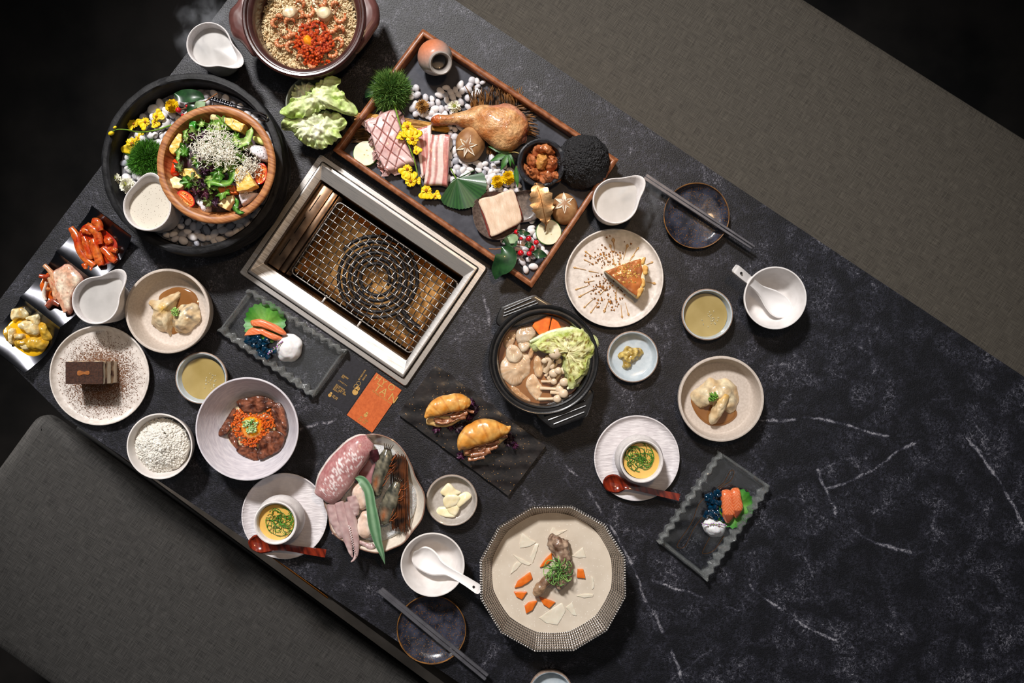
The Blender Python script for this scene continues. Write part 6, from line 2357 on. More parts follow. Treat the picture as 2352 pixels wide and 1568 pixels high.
def tangle(name, label, c, r, z, n, seed, cols=('2E6A1A', '8FBF4A'), th=.0007, ln=1.0, hgt=.006, cat='scallion', loops=False):
    o = W(c[0], c[1], z)
    R = RP(r, z)
    rr = random.Random(seed)
    mb = MB()
    for _ in range(n):
        a, q = rr.uniform(0, 6.28), rr.random() ** .6
        p = Vector((R * q * cos(a) * .8, R * q * sin(a) * .8, rr.uniform(0, hgt) * (1.1 - q)))
        c0 = rr.uniform(0, 6.28)
        cr_ = R * rr.uniform(.22, .5) * ln
        sw = rr.uniform(2.0, 5.0) if loops else rr.uniform(1.0, 2.2)
        pts = [p + Vector((cr_ * (cos(c0 + sw * t / 7) - cos(c0)), cr_ * (sin(c0 + sw * t / 7) - sin(c0)), .0016 * sin(t * .9 + c0))) for t in range(8)]
        pts = [v if v.x ** 2 + v.y ** 2 < R * R * 1.1 else Vector((v.x, v.y, 0)).normalized() * R * 1.04 + Vector((0, 0, v.z)) for v in pts]
        cc = lerp(hx(cols[0]), hx(cols[1]), rr.random())
        mb.tube(pts, th * rr.uniform(.7, 1.25), 5, col=cc)
    e = ob(name, mb, scal_g, None, o, kind='stuff', sharp=0)
    return tag(e, label, cat)


def bat_c(k, dark=.2):
    def cf(x, y, t, z):
        f = .5 + .9 * nz(x, y, k, 70)
        c_ = lerp(hx('C9A87A'), hx('E8D8B4'), f)
        return lerp(c_, hx('6A6660'), dark * max(0, nz(x, y, k + 9, 130) * 2))
    return cf


k0 = crop(0, 440, 3.563)
slab('dashi_sauce', k0([(1300, 860), (1400, 790), (1500, 785), (1590, 830), (1625, 910), (1610, 1000), (1540, 1090), (1440, 1160), (1380, 1150), (1330, 1000)]), .0122, .0022, dashi, 'brown broth pooled under the fried oysters near the jug', 'sauce', prof='puddle')
slab('fried_oyster', k0([(1200, 905), (1215, 895), (1290, 880), (1345, 850), (1420, 820), (1452, 842), (1435, 900), (1400, 980), (1400, 1080), (1370, 1185), (1340, 1150), (1270, 1135), (1215, 1070), (1235, 970)]), .013, .024, batter, 'crisp folded fried oyster at the left of the bowl near the jug', 'oyster', prof='dome', n=64, dis=((.004, 60), (.0015, 170)), cf=lambda x, y, t, z: lerp(bat_c(1)(x, y, t, z), hx('E8B84A'), max(0, 1 - math.hypot(x - .004, y - .004) / .011)))
slab('fried_oyster', k0([(1420, 965), (1500, 918), (1590, 918), (1612, 985), (1625, 1040), (1565, 1100), (1505, 1160), (1430, 1152), (1390, 1085)]), .013, .022, batter, 'grey streaked wrinkled oyster at the right of the bowl near the jug', 'oyster', prof='dome', n=56, dis=((.0035, 80), (.0015, 200)), cf=bat_c(3, .8))
tangle('chopped_scallion', 'pinch of chopped green scallion on the oysters near the jug', k0([(1432, 985)])[0], 10, .034, 46, 4, ('3E7A1E', 'B5D87A'), .0010)
k6 = crop(1340, 740, 2.57)
slab('dashi_sauce', k6([(640, 440), (720, 400), (850, 470), (910, 540), (850, 600), (760, 612), (690, 570), (645, 500)]), .0122, .0022, dashi, 'brown broth pooled under the fried oysters in the bowl on bare marble', 'sauce', prof='puddle')
slab('fried_oyster', k6([(640, 425), (700, 375), (760, 330), (800, 345), (860, 340), (905, 370), (927, 430), (915, 500), (880, 540), (840, 520), (770, 490), (700, 505), (655, 470)]), .013, .022, batter, 'large pale fried oyster at the back of the bowl on bare marble', 'oyster', prof='dome', n=64, dis=((.004, 65), (.0014, 180)), cf=bat_c(5, .25))
slab('fried_oyster', k6([(855, 388), (872, 420), (860, 490), (810, 575), (768, 610), (748, 585), (760, 520), (795, 440)]), .022, .018, batter, 'narrow golden fried oyster leaning in front, in the bowl on bare marble', 'oyster', prof='dome', n=48, dis=((.002, 90), (.001, 200)), cf=lambda x, y, t, z: lerp(bat_c(7, 0)(x, y, t, z), hx('D9A84A'), .5 * max(0, y * 80)))
tangle('chopped_scallion', 'pinch of chopped green scallion on the oysters in the bowl on bare marble', k6([(765, 440)])[0], 11, .036, 46, 6, ('2E6A1E', '8FBF4A'), .0010)

# ------------------------------------------------------------------ tiramisu and cheesecake
k9 = crop(90, 730, 3.794)
coc = mat('cocoa_top', '2E1A12', '482A1C', scale=300, rough=.85, bump=.6, bscale=400)
cocp = mat('cocoa_emblem', 'A0622E', '8A5024', scale=400, rough=.9)
crm = mat('tiramisu_cream', 'D9CBB4', 'E6DCC8', scale=60, rough=.6, sss=.2, sssr=.004)
spg = mat('coffee_sponge', '4A2614', 'B59A7A', scale=60, detail=6, rough=.7, bump=.5, bscale=200, lo=.42, hi=.58)
zt = .062
tl = k9([(230, 385), (552, 378), (554, 575), (230, 578)])
o = W(*cen(tl), zt)
o.z = .0085
P = [W(p[0], p[1], zt) - o for p in tl]
A, B = (P[0] + P[3]) / 2, (P[1] + P[2]) / 2
L_, Wd = (B - A).length, (P[3] - P[0]).length
ti = thing('tiramisu', 'dark cocoa topped tiramisu block on the speckled plate', 'cake', o)
for nm, z0, z1, m_, gx in (('cream_layer', 0, .016, crm, 0), ('sponge_layer', .016, .024, spg, .0008), ('cream_layer', .024, .038, crm, 0), ('sponge_layer', .038, .044, spg, .0006), ('cream_layer', .044, .0505, crm, -.0002)):
    mbx = MB().sheet(lambda u, v: Vector((-L_ / 2 - gx + (L_ + 2 * gx) * u, -Wd / 2 - gx + (Wd + 2 * gx) * v, z1)), 14, 10, z1 - z0)
    ob(nm, mbx, m_, ti, lloc=(0, 0, 0), dis=((.0016, 130), (.0006, 400)), sharp=60)
top = ob('cocoa_layer', MB().sheet(lambda u, v: Vector((-L_ / 2 + L_ * u, -Wd / 2 + Wd * v, .0535 + .0005 * nz(u * 9, v * 6))), 24, 16, .003), coc, ti, lloc=(0, 0, 0), sharp=60)
em = MB().pil([(-.0115, -.002), (-.011, .003), (-.007, .0042), (-.003, .0028), (.001, .0022), (.005, .0036), (.0085, .0030), (.0098, -.0005), (.007, -.0034), (.003, -.0026), (-.001, -.0022), (-.006, -.0044), (-.010, -.0040)], .0531, .0012, 'flat', 48)
ob('emblem', em, cocp, top, lloc=(0, 0, 0))['label'] = 'pale cocoa gourd emblem'


def specks(name, label, c, n, rfun, z, size, m, seed, cat):
    rr = random.Random(seed)
    o = W(c[0], c[1], z)
    mb = MB()
    k = 0
    while k < n:
        x, y = rfun(rr)
        p = W(x, y, z) - o
        s_ = size * rr.uniform(.5, 1.3)
        a = rr.uniform(0, 6)
        mb.put([(p.x + s_ * cos(a), p.y + s_ * sin(a), .0001), (p.x + s_ * cos(a + 2.1), p.y + s_ * sin(a + 2.1), .0001), (p.x + s_ * cos(a + 4.2), p.y + s_ * sin(a + 4.2), .0001), (p.x, p.y, s_ * .8)], [(0, 1, 3), (1, 2, 3), (2, 0, 3)])
        k += 1
    e = ob(name, mb, m, None, o, kind='stuff', sharp=0)
    return tag(e, label, cat)


cpd = mat('cocoa_powder', '5E3A22', '7A4E30', scale=300, rough=.95)


def coco(rr):
    while True:
        s_ = 32 if rr.random() < .55 else 56
        x, y = rr.gauss(232, s_), rr.gauss(868, s_)
        q = math.hypot(x - 227, y - 864)
        if q < 108 and (q > 0 and rr.random() < 1 - (q / 112) ** 3):
            return x, y


specks('cocoa_dust', 'brown cocoa dust around the tiramisu on its plate', (227, 864), 15000, coco, .0086, .0008, cpd, 3, 'cocoa')

k5 = crop(1280, 380, 3.733)
ck_t = mat('burnt_cheesecake_top', '7E3810', 'BE6C2A', scale=45, detail=4, rough=.3, coat=.4, bump=.2, bscale=120)
ck_s = mat('cheesecake_side', 'F0E6C6', 'E4D3A4', scale=100, rough=.55, sss=.2, sssr=.004, bump=.3, bscale=150)
ck_c = mat('cheesecake_crust', 'E2B868', 'C9843A', scale=90, rough=.5, bump=.4, bscale=160)
cko = [(405, 905), (520, 860), (640, 815), (735, 785), (742, 840), (770, 870), (772, 930), (740, 950), (750, 1010), (735, 1080), (690, 1140), (600, 1070), (500, 985)]
e = slab('cheesecake', k5(cko), .0085, .030, ck_s, 'wedge of burnt top cheesecake on the hammered plate', 'cake', prof=[(0, 1), (.5, 1), (.93, .995), (1, .96), (1, .5), (1, .04), (.97, 0), (0, 0)], n=72, smooth=False, dis=((.0008, 120),))
slab('burnt_top', k5([(408, 905), (520, 862), (640, 818), (715, 795), (720, 850), (735, 900), (715, 950), (725, 1000), (700, 1070), (680, 1120), (600, 1062), (500, 978)]), .0378, .0022, ck_t, prof='flat', n=64, smooth=False, parent=e, dis=((.0006, 150),))
for pts in ([(720, 800), (755, 780), (760, 800), (745, 850), (715, 850)], [(725, 860), (772, 855), (778, 930), (735, 945)], [(715, 960), (750, 980), (755, 1030), (720, 1050)], [(690, 1050), (740, 1045), (730, 1090), (690, 1145), (670, 1110)]):
    slab('crust_piece', k5(pts), .028, .013, ck_c, prof='round', n=28, parent=e, dis=((.0016, 140),))
hon = mat('honey', 'D9B074', 'C8965A', scale=60, rough=.06, coat=.8, alpha=.75)
hz = .0088
hs = thing('honey_drizzle', 'thin honey drips splashed around the cheesecake wedge', 'honey', W(1400, 640, hz))
drips = [((480, 640), 24), ((455, 690), 18), ((600, 690), 20), ((690, 710), 16), ((245, 740), 14), ((235, 808), 10), ((150, 875), 14), ((165, 1060), 14), ((195, 1120), 18), ((235, 1210), 14), ((290, 1255), 12), ((405, 1245), 18), ((555, 1295), 14), ((610, 1275), 15), ((810, 830), 14), ((830, 1010), 18), ((500, 1140), 12), ((400, 770), 14), ((540, 770), 14), ((655, 770), 10), ((480, 810), 12), ((275, 905), 8), ((240, 1000), 8), ((370, 1100), 10)]
cx0, cy0 = 520, 950
for i, ((x, y), r) in enumerate(drips):
    d = math.hypot(x - cx0, y - cy0)
    ux, uy = (x - cx0) / d, (y - cy0) / d
    tx, ty = x - ux * (55 + r * 3.2), y - uy * (55 + r * 3.2)
    p = k5([(x + ux * r, y + uy * r), (x, y), (x - ux * r * 1.3, y - uy * r * 1.3), (tx, ty)])
    st = spline([(p[0][0], p[0][1], .4), (p[1][0], p[1][1], r * .62 / 3.733 * 1.1), (p[2][0], p[2][1], 1.1), (p[3][0], p[3][1], .5)], 18)
    o_ = W(*k5([(x, y)])[0], hz)
    mb = MB().loft([((W(q[0], q[1], hz) - o_).x, (W(q[0], q[1], hz) - o_).y, .0002, RP(max(q[2], .3), hz), .0007) for q in st], 8)
    ob('honey_drip', mb, hon, hs, o_, sharp=0)
osm = mat('osmanthus', '4A2A12', 'B5742A', scale=500, lo=.45, hi=.55, rough=.7)


def osmf(rr):
    cxx, cyy, s1 = rr.choice([(600, 930, 70), (440, 1090, 90), (360, 800, 60), (500, 760, 80), (370, 1020, 60), (600, 900, 50), (430, 1180, 60)])
    return k5([(rr.gauss(cxx, s1), rr.gauss(cyy, s1 * .8))])[0]


specks('osmanthus_crumbs', 'dried osmanthus crumbs sprinkled on the hammered plate', (1400, 640), 260, osmf, .0092, .0022, osm, 8, 'crumbs')
specks('osmanthus_crumbs', 'dried osmanthus crumbs on top of the cheesecake wedge', (1440, 625), 120, lambda rr: k5([(min(700, max(500, rr.gauss(600, 60))), min(1000, max(850, rr.gauss(920, 50))))])[0], .0402, .0021, mat('osmanthus_gold', '8A5A1E', 'D9A84A', scale=500, lo=.45, hi=.55, rough=.5), 9, 'crumbs')

# ------------------------------------------------------------------ sauces in the little dishes
oil = mat('yellow_broth', 'A58F54', 'BBA56C', scale=18, rough=.06, coat=.7, trans=.15)
for c, lb, sd in (((466, 872), 'thin yellow sauce with salt flakes in the dish beside the beef bowl', 1), ((1620, 724), 'thin yellow sauce with salt flakes in the dish near the taupe bench', 2)):
    o = W(c[0], c[1], .014)
    root = thing('yellow_sauce', lb, 'sauce', o)
    R = RP(50, .014)
    ob('liquid', MB().lathe([(0, 0), (R * .9, 0), (R, .0004), (R, -.003), (0, -.006)], 64), oil, root, lloc=(0, 0, 0))
    mb = MB()
    rr = random.Random(sd)
    for _ in range(22):
        a, q = rr.gauss(-.6, .8), R * .55 * rr.random() ** .7
        mb.ball((q * cos(a) + R * .1, q * sin(a), .0004), (rr.uniform(.0008, .0022), rr.uniform(.0007, .0014), .0006), 6, 4, rot=Matrix.Rotation(rr.uniform(0, 3), 3, 'Z'))
    ob('salt_flakes', mb, mat('salt_flake', 'D9CFA8', rough=.15, trans=.4), root, lloc=(0, 0, 0), kind='stuff')
mus = vmat('wasabi_pickle', .25, rough=.25, coat=.5, scale=200)
slab('mustard', k6([(205, 200), (240, 160), (265, 140), (300, 150), (345, 150), (355, 185), (330, 215), (300, 235), (275, 245), (275, 270), (250, 280), (232, 262), (235, 230)]), .0065, .012, mus, 'lumpy yellow green mustard in the pale blue dish', 'mustard', prof='dome', n=56, dis=((.003, 110), (.0012, 260)), cf=lambda x, y, t, z: lerp(hx('8A6A1E'), hx('D9C072'), .5 + 1.1 * nz(x, y, 1, 170)))
k3 = crop(530, 980, 3.733)
gar = mat('garlic_slice', 'EBDDAE', 'F3EACB', scale=90, rough=.35, sss=.25, sssr=.003, coat=.3)
for i, (pts, z, lb) in enumerate((([(1755, 735), (1790, 690), (1860, 690), (1925, 720), (1920, 770), (1830, 770), (1770, 750)], .007, 'garlic slice lying flat at the lower left of the pile'),
                                  ([(1795, 560), (1850, 490), (1880, 490), (1920, 530), (1975, 560), (1930, 590), (1850, 600)], .010, 'pointed garlic slice at the top of the pile'),
                                  ([(1820, 620), (1870, 580), (1960, 590), (1960, 640), (1900, 690), (1840, 690)], .014, 'rounded garlic slice in the middle of the pile'),
                                  ([(1930, 620), (2000, 560), (2050, 570), (2060, 610), (2000, 660), (1950, 690)], .012, 'fanned garlic slice at the right of the pile'),
                                  ([(1860, 680), (1940, 650), (1960, 690), (1930, 760), (1870, 740)], .011, 'garlic slice at the lower right of the pile'))):
    slab('garlic_slice', k3(pts), z, .004, gar, lb, 'garlic', prof='round', n=36, dis=((.0012, 120),), tilt=((i % 3 - 1) * .14, (i % 2 - .5) * .2, 0))

# ------------------------------------------------------------------ beef bowl
beef = vmat('grilled_beef', .3, rough=.22, coat=.6, scale=160, detail=6, bump=1.0, bscale=190, bdist=.0012)


def beef_c(k):
    return lambda x, y, t, z: lerp(lerp(hx('3E1C12'), hx('9A5C42'), .5 + 1.1 * nz(x, y, k, 90) + .6 * nz(x, y, k, 260)), hx('2A120C'), t ** 4 * .6)


B9 = 'beef slices in the wide white bowl'
for k, (pts, z, lb) in enumerate((([(1715, 725), (1800, 692), (1950, 685), (2040, 712), (2062, 750), (1990, 792), (1900, 830), (1800, 825), (1745, 780)], .026, 'broad glazed beef slice at the top of the bowl, above the yolk'),
                                  ([(2030, 765), (2100, 740), (2150, 850), (2157, 1000), (2110, 1040), (2050, 900)], .026, 'beef slice running down the right side of the bowl'),
                                  ([(1940, 1045), (2010, 980), (2120, 1005), (2132, 1080), (2085, 1160), (1930, 1230), (1915, 1120)], .028, 'dark broad beef slice at the lower right of the roe'),
                                  ([(1740, 1120), (1810, 1110), (1890, 1120), (1922, 1235), (1840, 1232), (1730, 1170)], .022, 'crumpled beef slice at the bottom of the bowl'),
                                  ([(1690, 785), (1722, 800), (1695, 900), (1645, 1000), (1562, 1022), (1620, 890)], .024, 'pointed beef slice sticking out at the left of the bowl'),
                                  ([(1645, 1005), (1700, 985), (1740, 1140), (1680, 1095), (1645, 1045)], .022, 'narrow beef slice at the lower left of the roe'))):
    slab('beef_slice', k9(pts), z, .006, beef, lb, 'meat', prof='flat', n=56, dis=((.0036, 38), (.0009, 260), (.0005, 600)), seed=k * 5.1, cf=beef_c(k), group=None)
rb = ob('rice_bed', MB().lathe([(0, .012), (.03, .011), (.045, .004), (.05, -.004), (0, -.004)], 40), frice, None, W(1855 / 3.794 + 90, 960 / 3.794 + 730, .014), dis=((.003, 70),), kind='stuff')
tag(rb, 'rice bed hidden beneath the beef slices', 'rice')
roe_o = mat('orange_roe', 'CC4C0A', 'EC7A2A', scale=240, detail=2, rough=.08, trans=.2, ior=1.36, coat=.7, sss=.2, sssr=.003)
roe('salmon_roe', 'ring of orange salmon roe around the yolk in the beef bowl', k9([(1730, 780), (1800, 830), (1920, 840), (2010, 790), (2040, 850), (2060, 960), (2010, 990), (1930, 1060), (1900, 1120), (1790, 1120), (1730, 1050), (1670, 960), (1690, 860)]), .029, .006, 420, .0021, roe_o, 15)
slab('egg_yolk', k9([(1760, 900), (1800, 860), (1870, 855), (1930, 885), (1945, 960), (1915, 1030), (1840, 1060), (1775, 1030), (1750, 960)]), .033, .010, yolk_m, 'round orange egg yolk in the middle of the beef bowl', 'egg', prof='dome', n=56)
tangle('chopped_scallion', 'pale green chopped scallion on top of the egg yolk', k9([(1840, 940)])[0], 19, .0415, 80, 12, ('4E8A26', 'D6E8B0'), .0011, .7, .006)
grains('steamed_rice', 'mound of white steamed rice in the small white bowl', (371, 1022), 62, .036, 2300, mat('white_rice', 'DAD6CC', 'E6E2DA', scale=120, rough=.4, sss=.06, sssr=.002), .022, .0042, 17)

# ------------------------------------------------------------------ custard cups
cus = mat('egg_custard', 'D9A94E', 'E6BE6A', scale=20, rough=.12, coat=.6, sss=.2, sssr=.004)
for c, lb, lb2, sd in (((634, 1199), 'yellow egg custard in the cup beside the seafood platter', 'curly shredded scallion floating on the custard beside the seafood platter', 3), ((1473, 1057), 'yellow egg custard in the cup beside the hot pot', 'curly shredded scallion floating on the custard beside the hot pot', 8)):
    o = W(c[0], c[1], .053)
    R = RP(41.5, .053)
    e = ob('custard', MB().lathe([(0, 0), (R * .9, 0), (R, .0003), (R, -.006), (0, -.006)], 64), cus, None, o)
    tag(e, lb, 'custard')
    tangle('scallion_curls', lb2, (c[0] + (10 if sd == 3 else -5), c[1] - (2 if sd == 3 else 8)), 32, .0537, 46, sd, ('1E5216', '5E9A30'), .0006, 1.15, .003, loops=True)
# ------------------------------------------------------------------ kimchi tray
kim = vmat('kimchi', .3, rough=.2, coat=.6, scale=190, detail=5, sss=.12, sssr=.003, bump=.3, bscale=240)
ksauce = mat('chilli_sauce', '8E1A0A', 'B0300F', scale=90, rough=.08, coat=.7)
osauce = mat('orange_kimchi_juice', 'B5480F', 'C85A18', scale=60, rough=.08, coat=.7)
ysauce = mat('mustard_sauce', 'D9A00A', 'E8B41E', scale=30, rough=.12, coat=.6)
kz = .0075
slab('kimchi_sauce', k0([(690, 260), (780, 230), (860, 260), (930, 330), (972, 420), (950, 500), (960, 560), (880, 600), (800, 655), (730, 670), (670, 610), (640, 520), (620, 400), (650, 310)]), kz, .005, ksauce, 'dark red chilli sauce under the radish kimchi', 'sauce', prof='puddle', n=60)


def kred(k):
    return lambda u, c, s: lerp(lerp(hx('C2360F'), hx('D9742E'), .5 + 1.0 * nz(u * 3, c, k, 1.3)), hx('8A1408'), max(0, nz(u * 9, c * 2, k, 2)) * 1.5)


strips = [('longest curved radish strip along the outer edge of the kimchi', [(580, 295), (640, 400), (660, 500), (775, 610)], 34), ('radish strip right beside the longest one', [(690, 370), (720, 470), (745, 555)], 30),
          ('thick pale radish strip in the middle of the kimchi', [(755, 390), (790, 500), (828, 605)], 36), ('upper pale radish strip crossing the middle', [(710, 275), (790, 340), (822, 430)], 36),
          ('radish strip pointing down at the right of the kimchi', [(835, 460), (890, 520), (945, 575)], 30), ('rounded radish end at the top of the kimchi', [(760, 240), (800, 260), (825, 320)], 34),
          ('short radish cube at the right of the kimchi', [(860, 390), (890, 405), (905, 430)], 32), ('radish strip end at the upper left of the kimchi', [(665, 330), (710, 320), (750, 350)], 26),
          ('radish end hanging at the lower left of the kimchi', [(680, 590), (695, 620), (700, 645)], 30), ('smallest radish tip at the bottom of the kimchi', [(745, 620), (750, 650), (755, 680)], 18), ('dark red radish bit by the sauce edge', [(890, 465), (925, 475), (960, 490)], 24)]
for k, (lb, p, w) in enumerate(strips):
    z = kz + .007 + .004 * (k in (2, 3, 5)) + .001 * (k % 3)
    q = spline([tuple(a) for a in p], 4)
    rope('radish_strip', [(*k0([(a[0], a[1])])[0], (w if 0 < i < 4 else w * .72) / 3.563, z, .0052 if 0 < i < 4 else .004) for i, a in enumerate(q)], kim, lb, 'kimchi', n=14, seg=16, dis=((.0014, 110),), cf=kred(k), pw=.7)
slab('kimchi_sauce', k0([(330, 730), (400, 650), (560, 620), (610, 760), (600, 900), (530, 995), (390, 988), (310, 830)]), kz, .004, osauce, 'orange juice pooled under the cabbage kimchi', 'sauce', prof='puddle', n=56)
slab('kimchi_cabbage', k0([(430, 650), (500, 600), (565, 575), (640, 640), (680, 725), (600, 850), (575, 985), (535, 990), (480, 850), (440, 740)]), kz + .004, .016, kim, 'broad pale cabbage leaf of the middle kimchi heap', 'kimchi', prof='round', n=64, dis=((.0025, 60), (.001, 160)),
     cf=lambda x, y, t, z: lerp(lerp(hx('EADBC4'), hx('D9A88A'), .5 + .9 * nz(x, y, 0, 60)), hx('B53A12'), max(0, t - .75) * 3 + (.6 if nz(x, y, 3, 300) > .5 else 0)))
for k, (p, w, c_, lb) in enumerate((([(365, 600), (430, 680), (470, 800), (520, 900)], 26, 'D9A47A', 'pale cabbage rib along the left of the middle kimchi heap'), ([(400, 700), (440, 790), (465, 880)], 22, 'E0B088', 'second cabbage rib of the middle kimchi heap'),
                                    ([(385, 740), (360, 820), (375, 890)], 16, 'E8DCCB', 'white curled stem at the outer edge of the middle kimchi'), ([(330, 690), (370, 695), (410, 690)], 20, 'B5482A', 'red curled bit at the left tip of the middle kimchi'),
                                    ([(385, 940), (430, 900), (490, 930)], 30, '8A4A38', 'brown cabbage leaf end at the bottom of the middle kimchi'), ([(480, 830), (510, 900), (540, 985)], 28, 'D9A080', 'cabbage rib end at the lower edge of the middle kimchi'), ([(385, 790), (400, 800), (415, 800)], 18, 'D98A4A', 'small orange bit in the middle kimchi'))):
    rope('kimchi_strip', [(*k0([(a[0], a[1])])[0], w * (1 if i == 1 else .8) / 3.563, kz + .010 + .001 * k, .004) for i, a in enumerate(p)], kim, lb, 'kimchi', n=12, seg=14, dis=((.0016, 100),), cf=lambda u, c, s, c_=c_, k=k: lerp(hx(c_), hx('A83A14'), max(0, nz(u * 5, c, s + k, 1.2)) * 1.1))
slab('kimchi_sauce', k0([(25, 1190), (60, 1090), (150, 1030), (280, 1040), (380, 1070), (400, 1200), (340, 1330), (240, 1372), (140, 1372), (60, 1300)]), kz, .005, ysauce, 'bright yellow mustard sauce under the yellow cabbage', 'sauce', prof='puddle', n=60)
rr = random.Random(13)
ypc = [([(90, 960), (180, 950), (235, 1000), (200, 1035), (130, 1040), (92, 1050)], .010, 'rectangular pale cabbage rib at the top of the yellow heap'), ([(200, 1035), (260, 1010), (335, 1005), (300, 1100), (240, 1060)], .012, 'upright pale cabbage piece at the upper right of the yellow heap'),
       ([(140, 1090), (200, 1050), (280, 1070), (320, 1140), (290, 1180), (210, 1150)], .016, 'large glossy cabbage petal in the middle of the yellow heap'), ([(75, 1130), (110, 1125), (115, 1180), (105, 1250), (75, 1245)], .012, 'narrow white rib at the left of the yellow heap'),
       ([(115, 1160), (185, 1165), (190, 1205), (130, 1210)], .014, 'small white cube at the centre left of the yellow heap'), ([(170, 1260), (230, 1255), (245, 1285), (185, 1290)], .010, 'white rib end at the bottom of the yellow heap'),
       ([(20, 1130), (70, 1100), (90, 1150), (60, 1230), (25, 1190)], .010, 'frilled yellow cabbage leaf at the outer edge'), ([(300, 1080), (370, 1060), (390, 1140), (420, 1200), (350, 1220), (310, 1160)], .011, 'yellow cabbage leaf at the right of the heap'),
       ([(190, 1200), (300, 1180), (380, 1220), (330, 1300), (220, 1300), (150, 1250)], .012, 'folded yellow cabbage leaf at the lower right of the heap'), ([(110, 1200), (200, 1190), (260, 1240), (180, 1290), (110, 1260)], .012, 'folded yellow cabbage leaf at the lower left of the heap')]
for k, (p, h_, lb) in enumerate(ypc):
    slab('yellow_cabbage', k0(p), kz + .004, h_, kim, lb, 'kimchi', prof='dome' if k > 5 else 'round', n=40, dis=((.0022, 80), (.001, 200)), seed=k * 2.2, cf=lambda x, y, t, z, k=k: lerp(hx('E6D5A6') if k < 6 else hx('D9B24A'), hx('C99414'), max(0, min(1, .2 + .3 * (k > 5) + 1.0 * nz(x, y, k, 110)))))

# ------------------------------------------------------------------ salmon, jelly and foam on the glass plates
sal = vmat('salmon_flesh', .08, rough=.28, coat=.4, sss=.25, sssr=.004, scale=200)
shiso = vmat('shiso_green', .15, rough=.45, scale=200, bump=.5, bscale=120)
jel = mat('blue_jelly', '04283E', '0A4A6E', scale=90, rough=.06, coat=.9, trans=.45, ior=1.36)
foam = mat('white_foam', 'EFEFF0', 'E6E6E8', scale=200, rough=.5, sss=.4, sssr=.005)
pur = mat('purple_blossom', '9A6AA8', 'C9A0CC', scale=300, rough=.5)


def salc(k):
    return lambda x, y, t, z: lerp(hx('E0703C'), hx('F2A882'), max(0, sin((x * .8 + y * 1.3 + .002 * nz(x, y, k, 90)) * 900)) ** 4 * .75 + .15 * t)


cg = crop(480, 640, 4.237)
for nm, c, r, seed, lb in (('shiso_leaf', cg([(545, 455)])[0], 49, 1, 'toothed green shiso leaf beneath the salmon on the glass plate by the grill'), ('shiso_leaf', k6([(893, 1095)])[0], 46, 2, 'toothed green shiso leaf beneath the salmon on the glass plate on bare marble')):
    fan(nm, c, .0105, lambda a, r=r: r * (.93 + .07 * abs(((a * 22 / pi) % 2) - 1) * 1.3) * ((.98 + .12 * cos(a + pi / 2)) if r > 47 else (.74 + .3 * abs(cos(a + 1.0)))), shiso, lb, 'leaf', na=176, nr=8, zf=lambda u, a: .003 * u * sin(5 * a) + .002 * u, cf=lambda u, a: lerp(hx('7EB04A'), hx('2E7A22'), u))
for pts, z, lb in (([(340, 552), (375, 500), (420, 472), (470, 478), (530, 480), (560, 500), (640, 535), (700, 560), (712, 582), (640, 602), (560, 570), (500, 540), (440, 538), (385, 548)], .013, 'front curved salmon slice on the glass plate by the grill'),
                   ([(400, 412), (440, 395), (500, 390), (590, 420), (680, 462), (752, 530), (720, 552), (640, 520), (560, 490), (480, 465), (415, 458)], .018, 'rear curved salmon slice on the glass plate by the grill')):
    slab('salmon_slice', cg(pts), z, .009, sal, lb, 'salmon', prof='round', n=60, cf=salc(1))
for pts, z, lb in (([(820, 998), (870, 993), (885, 1050), (902, 1110), (880, 1170), (852, 1190), (825, 1150), (815, 1070)], .013, 'left salmon slice beside the blue jelly, on bare marble side plate'), ([(870, 998), (920, 980), (935, 1040), (945, 1100), (905, 1160), (888, 1120)], .016, 'right salmon slice on the shiso leaf, on bare marble side plate')):
    slab('salmon_slice', k6(pts), z, .014, sal, lb, 'salmon', prof='round', n=60, cf=lambda x, y, t, z: lerp(lerp(hx('E0703C'), hx('F2A882'), max(0, sin((abs(x) * 1.2 + y) * 1100)) ** 3 * .8), hx('6A3428'), .8 if y < -.012 and t < .9 else 0))
rr = random.Random(33)


def jelly(label, cr_, poly, n, sz, seed):
    rr = random.Random(seed)
    c = cen(poly)
    o = W(*cr_([c])[0], .0125)
    root = thing('blue_jelly', label, 'jelly', o)
    xs, ys = [p[0] for p in poly], [p[1] for p in poly]
    k = 0
    src_ = None
    while k < n:
        p = (rr.uniform(min(xs), max(xs)), rr.uniform(min(ys), max(ys)))
        if not inpoly(p, poly):
            continue
        k += 1
        z = .0125 + rr.uniform(0, .006)
        if src_ is None:
            src_ = ob('jelly_cube', MB().box((0, 0, 0), (sz, sz * .9, sz * .8), bev=sz * .16), jel, root, W(*cr_([p])[0], z), dis=((.0012, 160),), sharp=40)
            e = src_
        else:
            e = src_.copy()
            COL.objects.link(e)
            e.location = W(*cr_([p])[0], z) - o
        e.rotation_euler = (rr.uniform(-.5, .5), rr.uniform(-.5, .5), rr.uniform(0, 3))


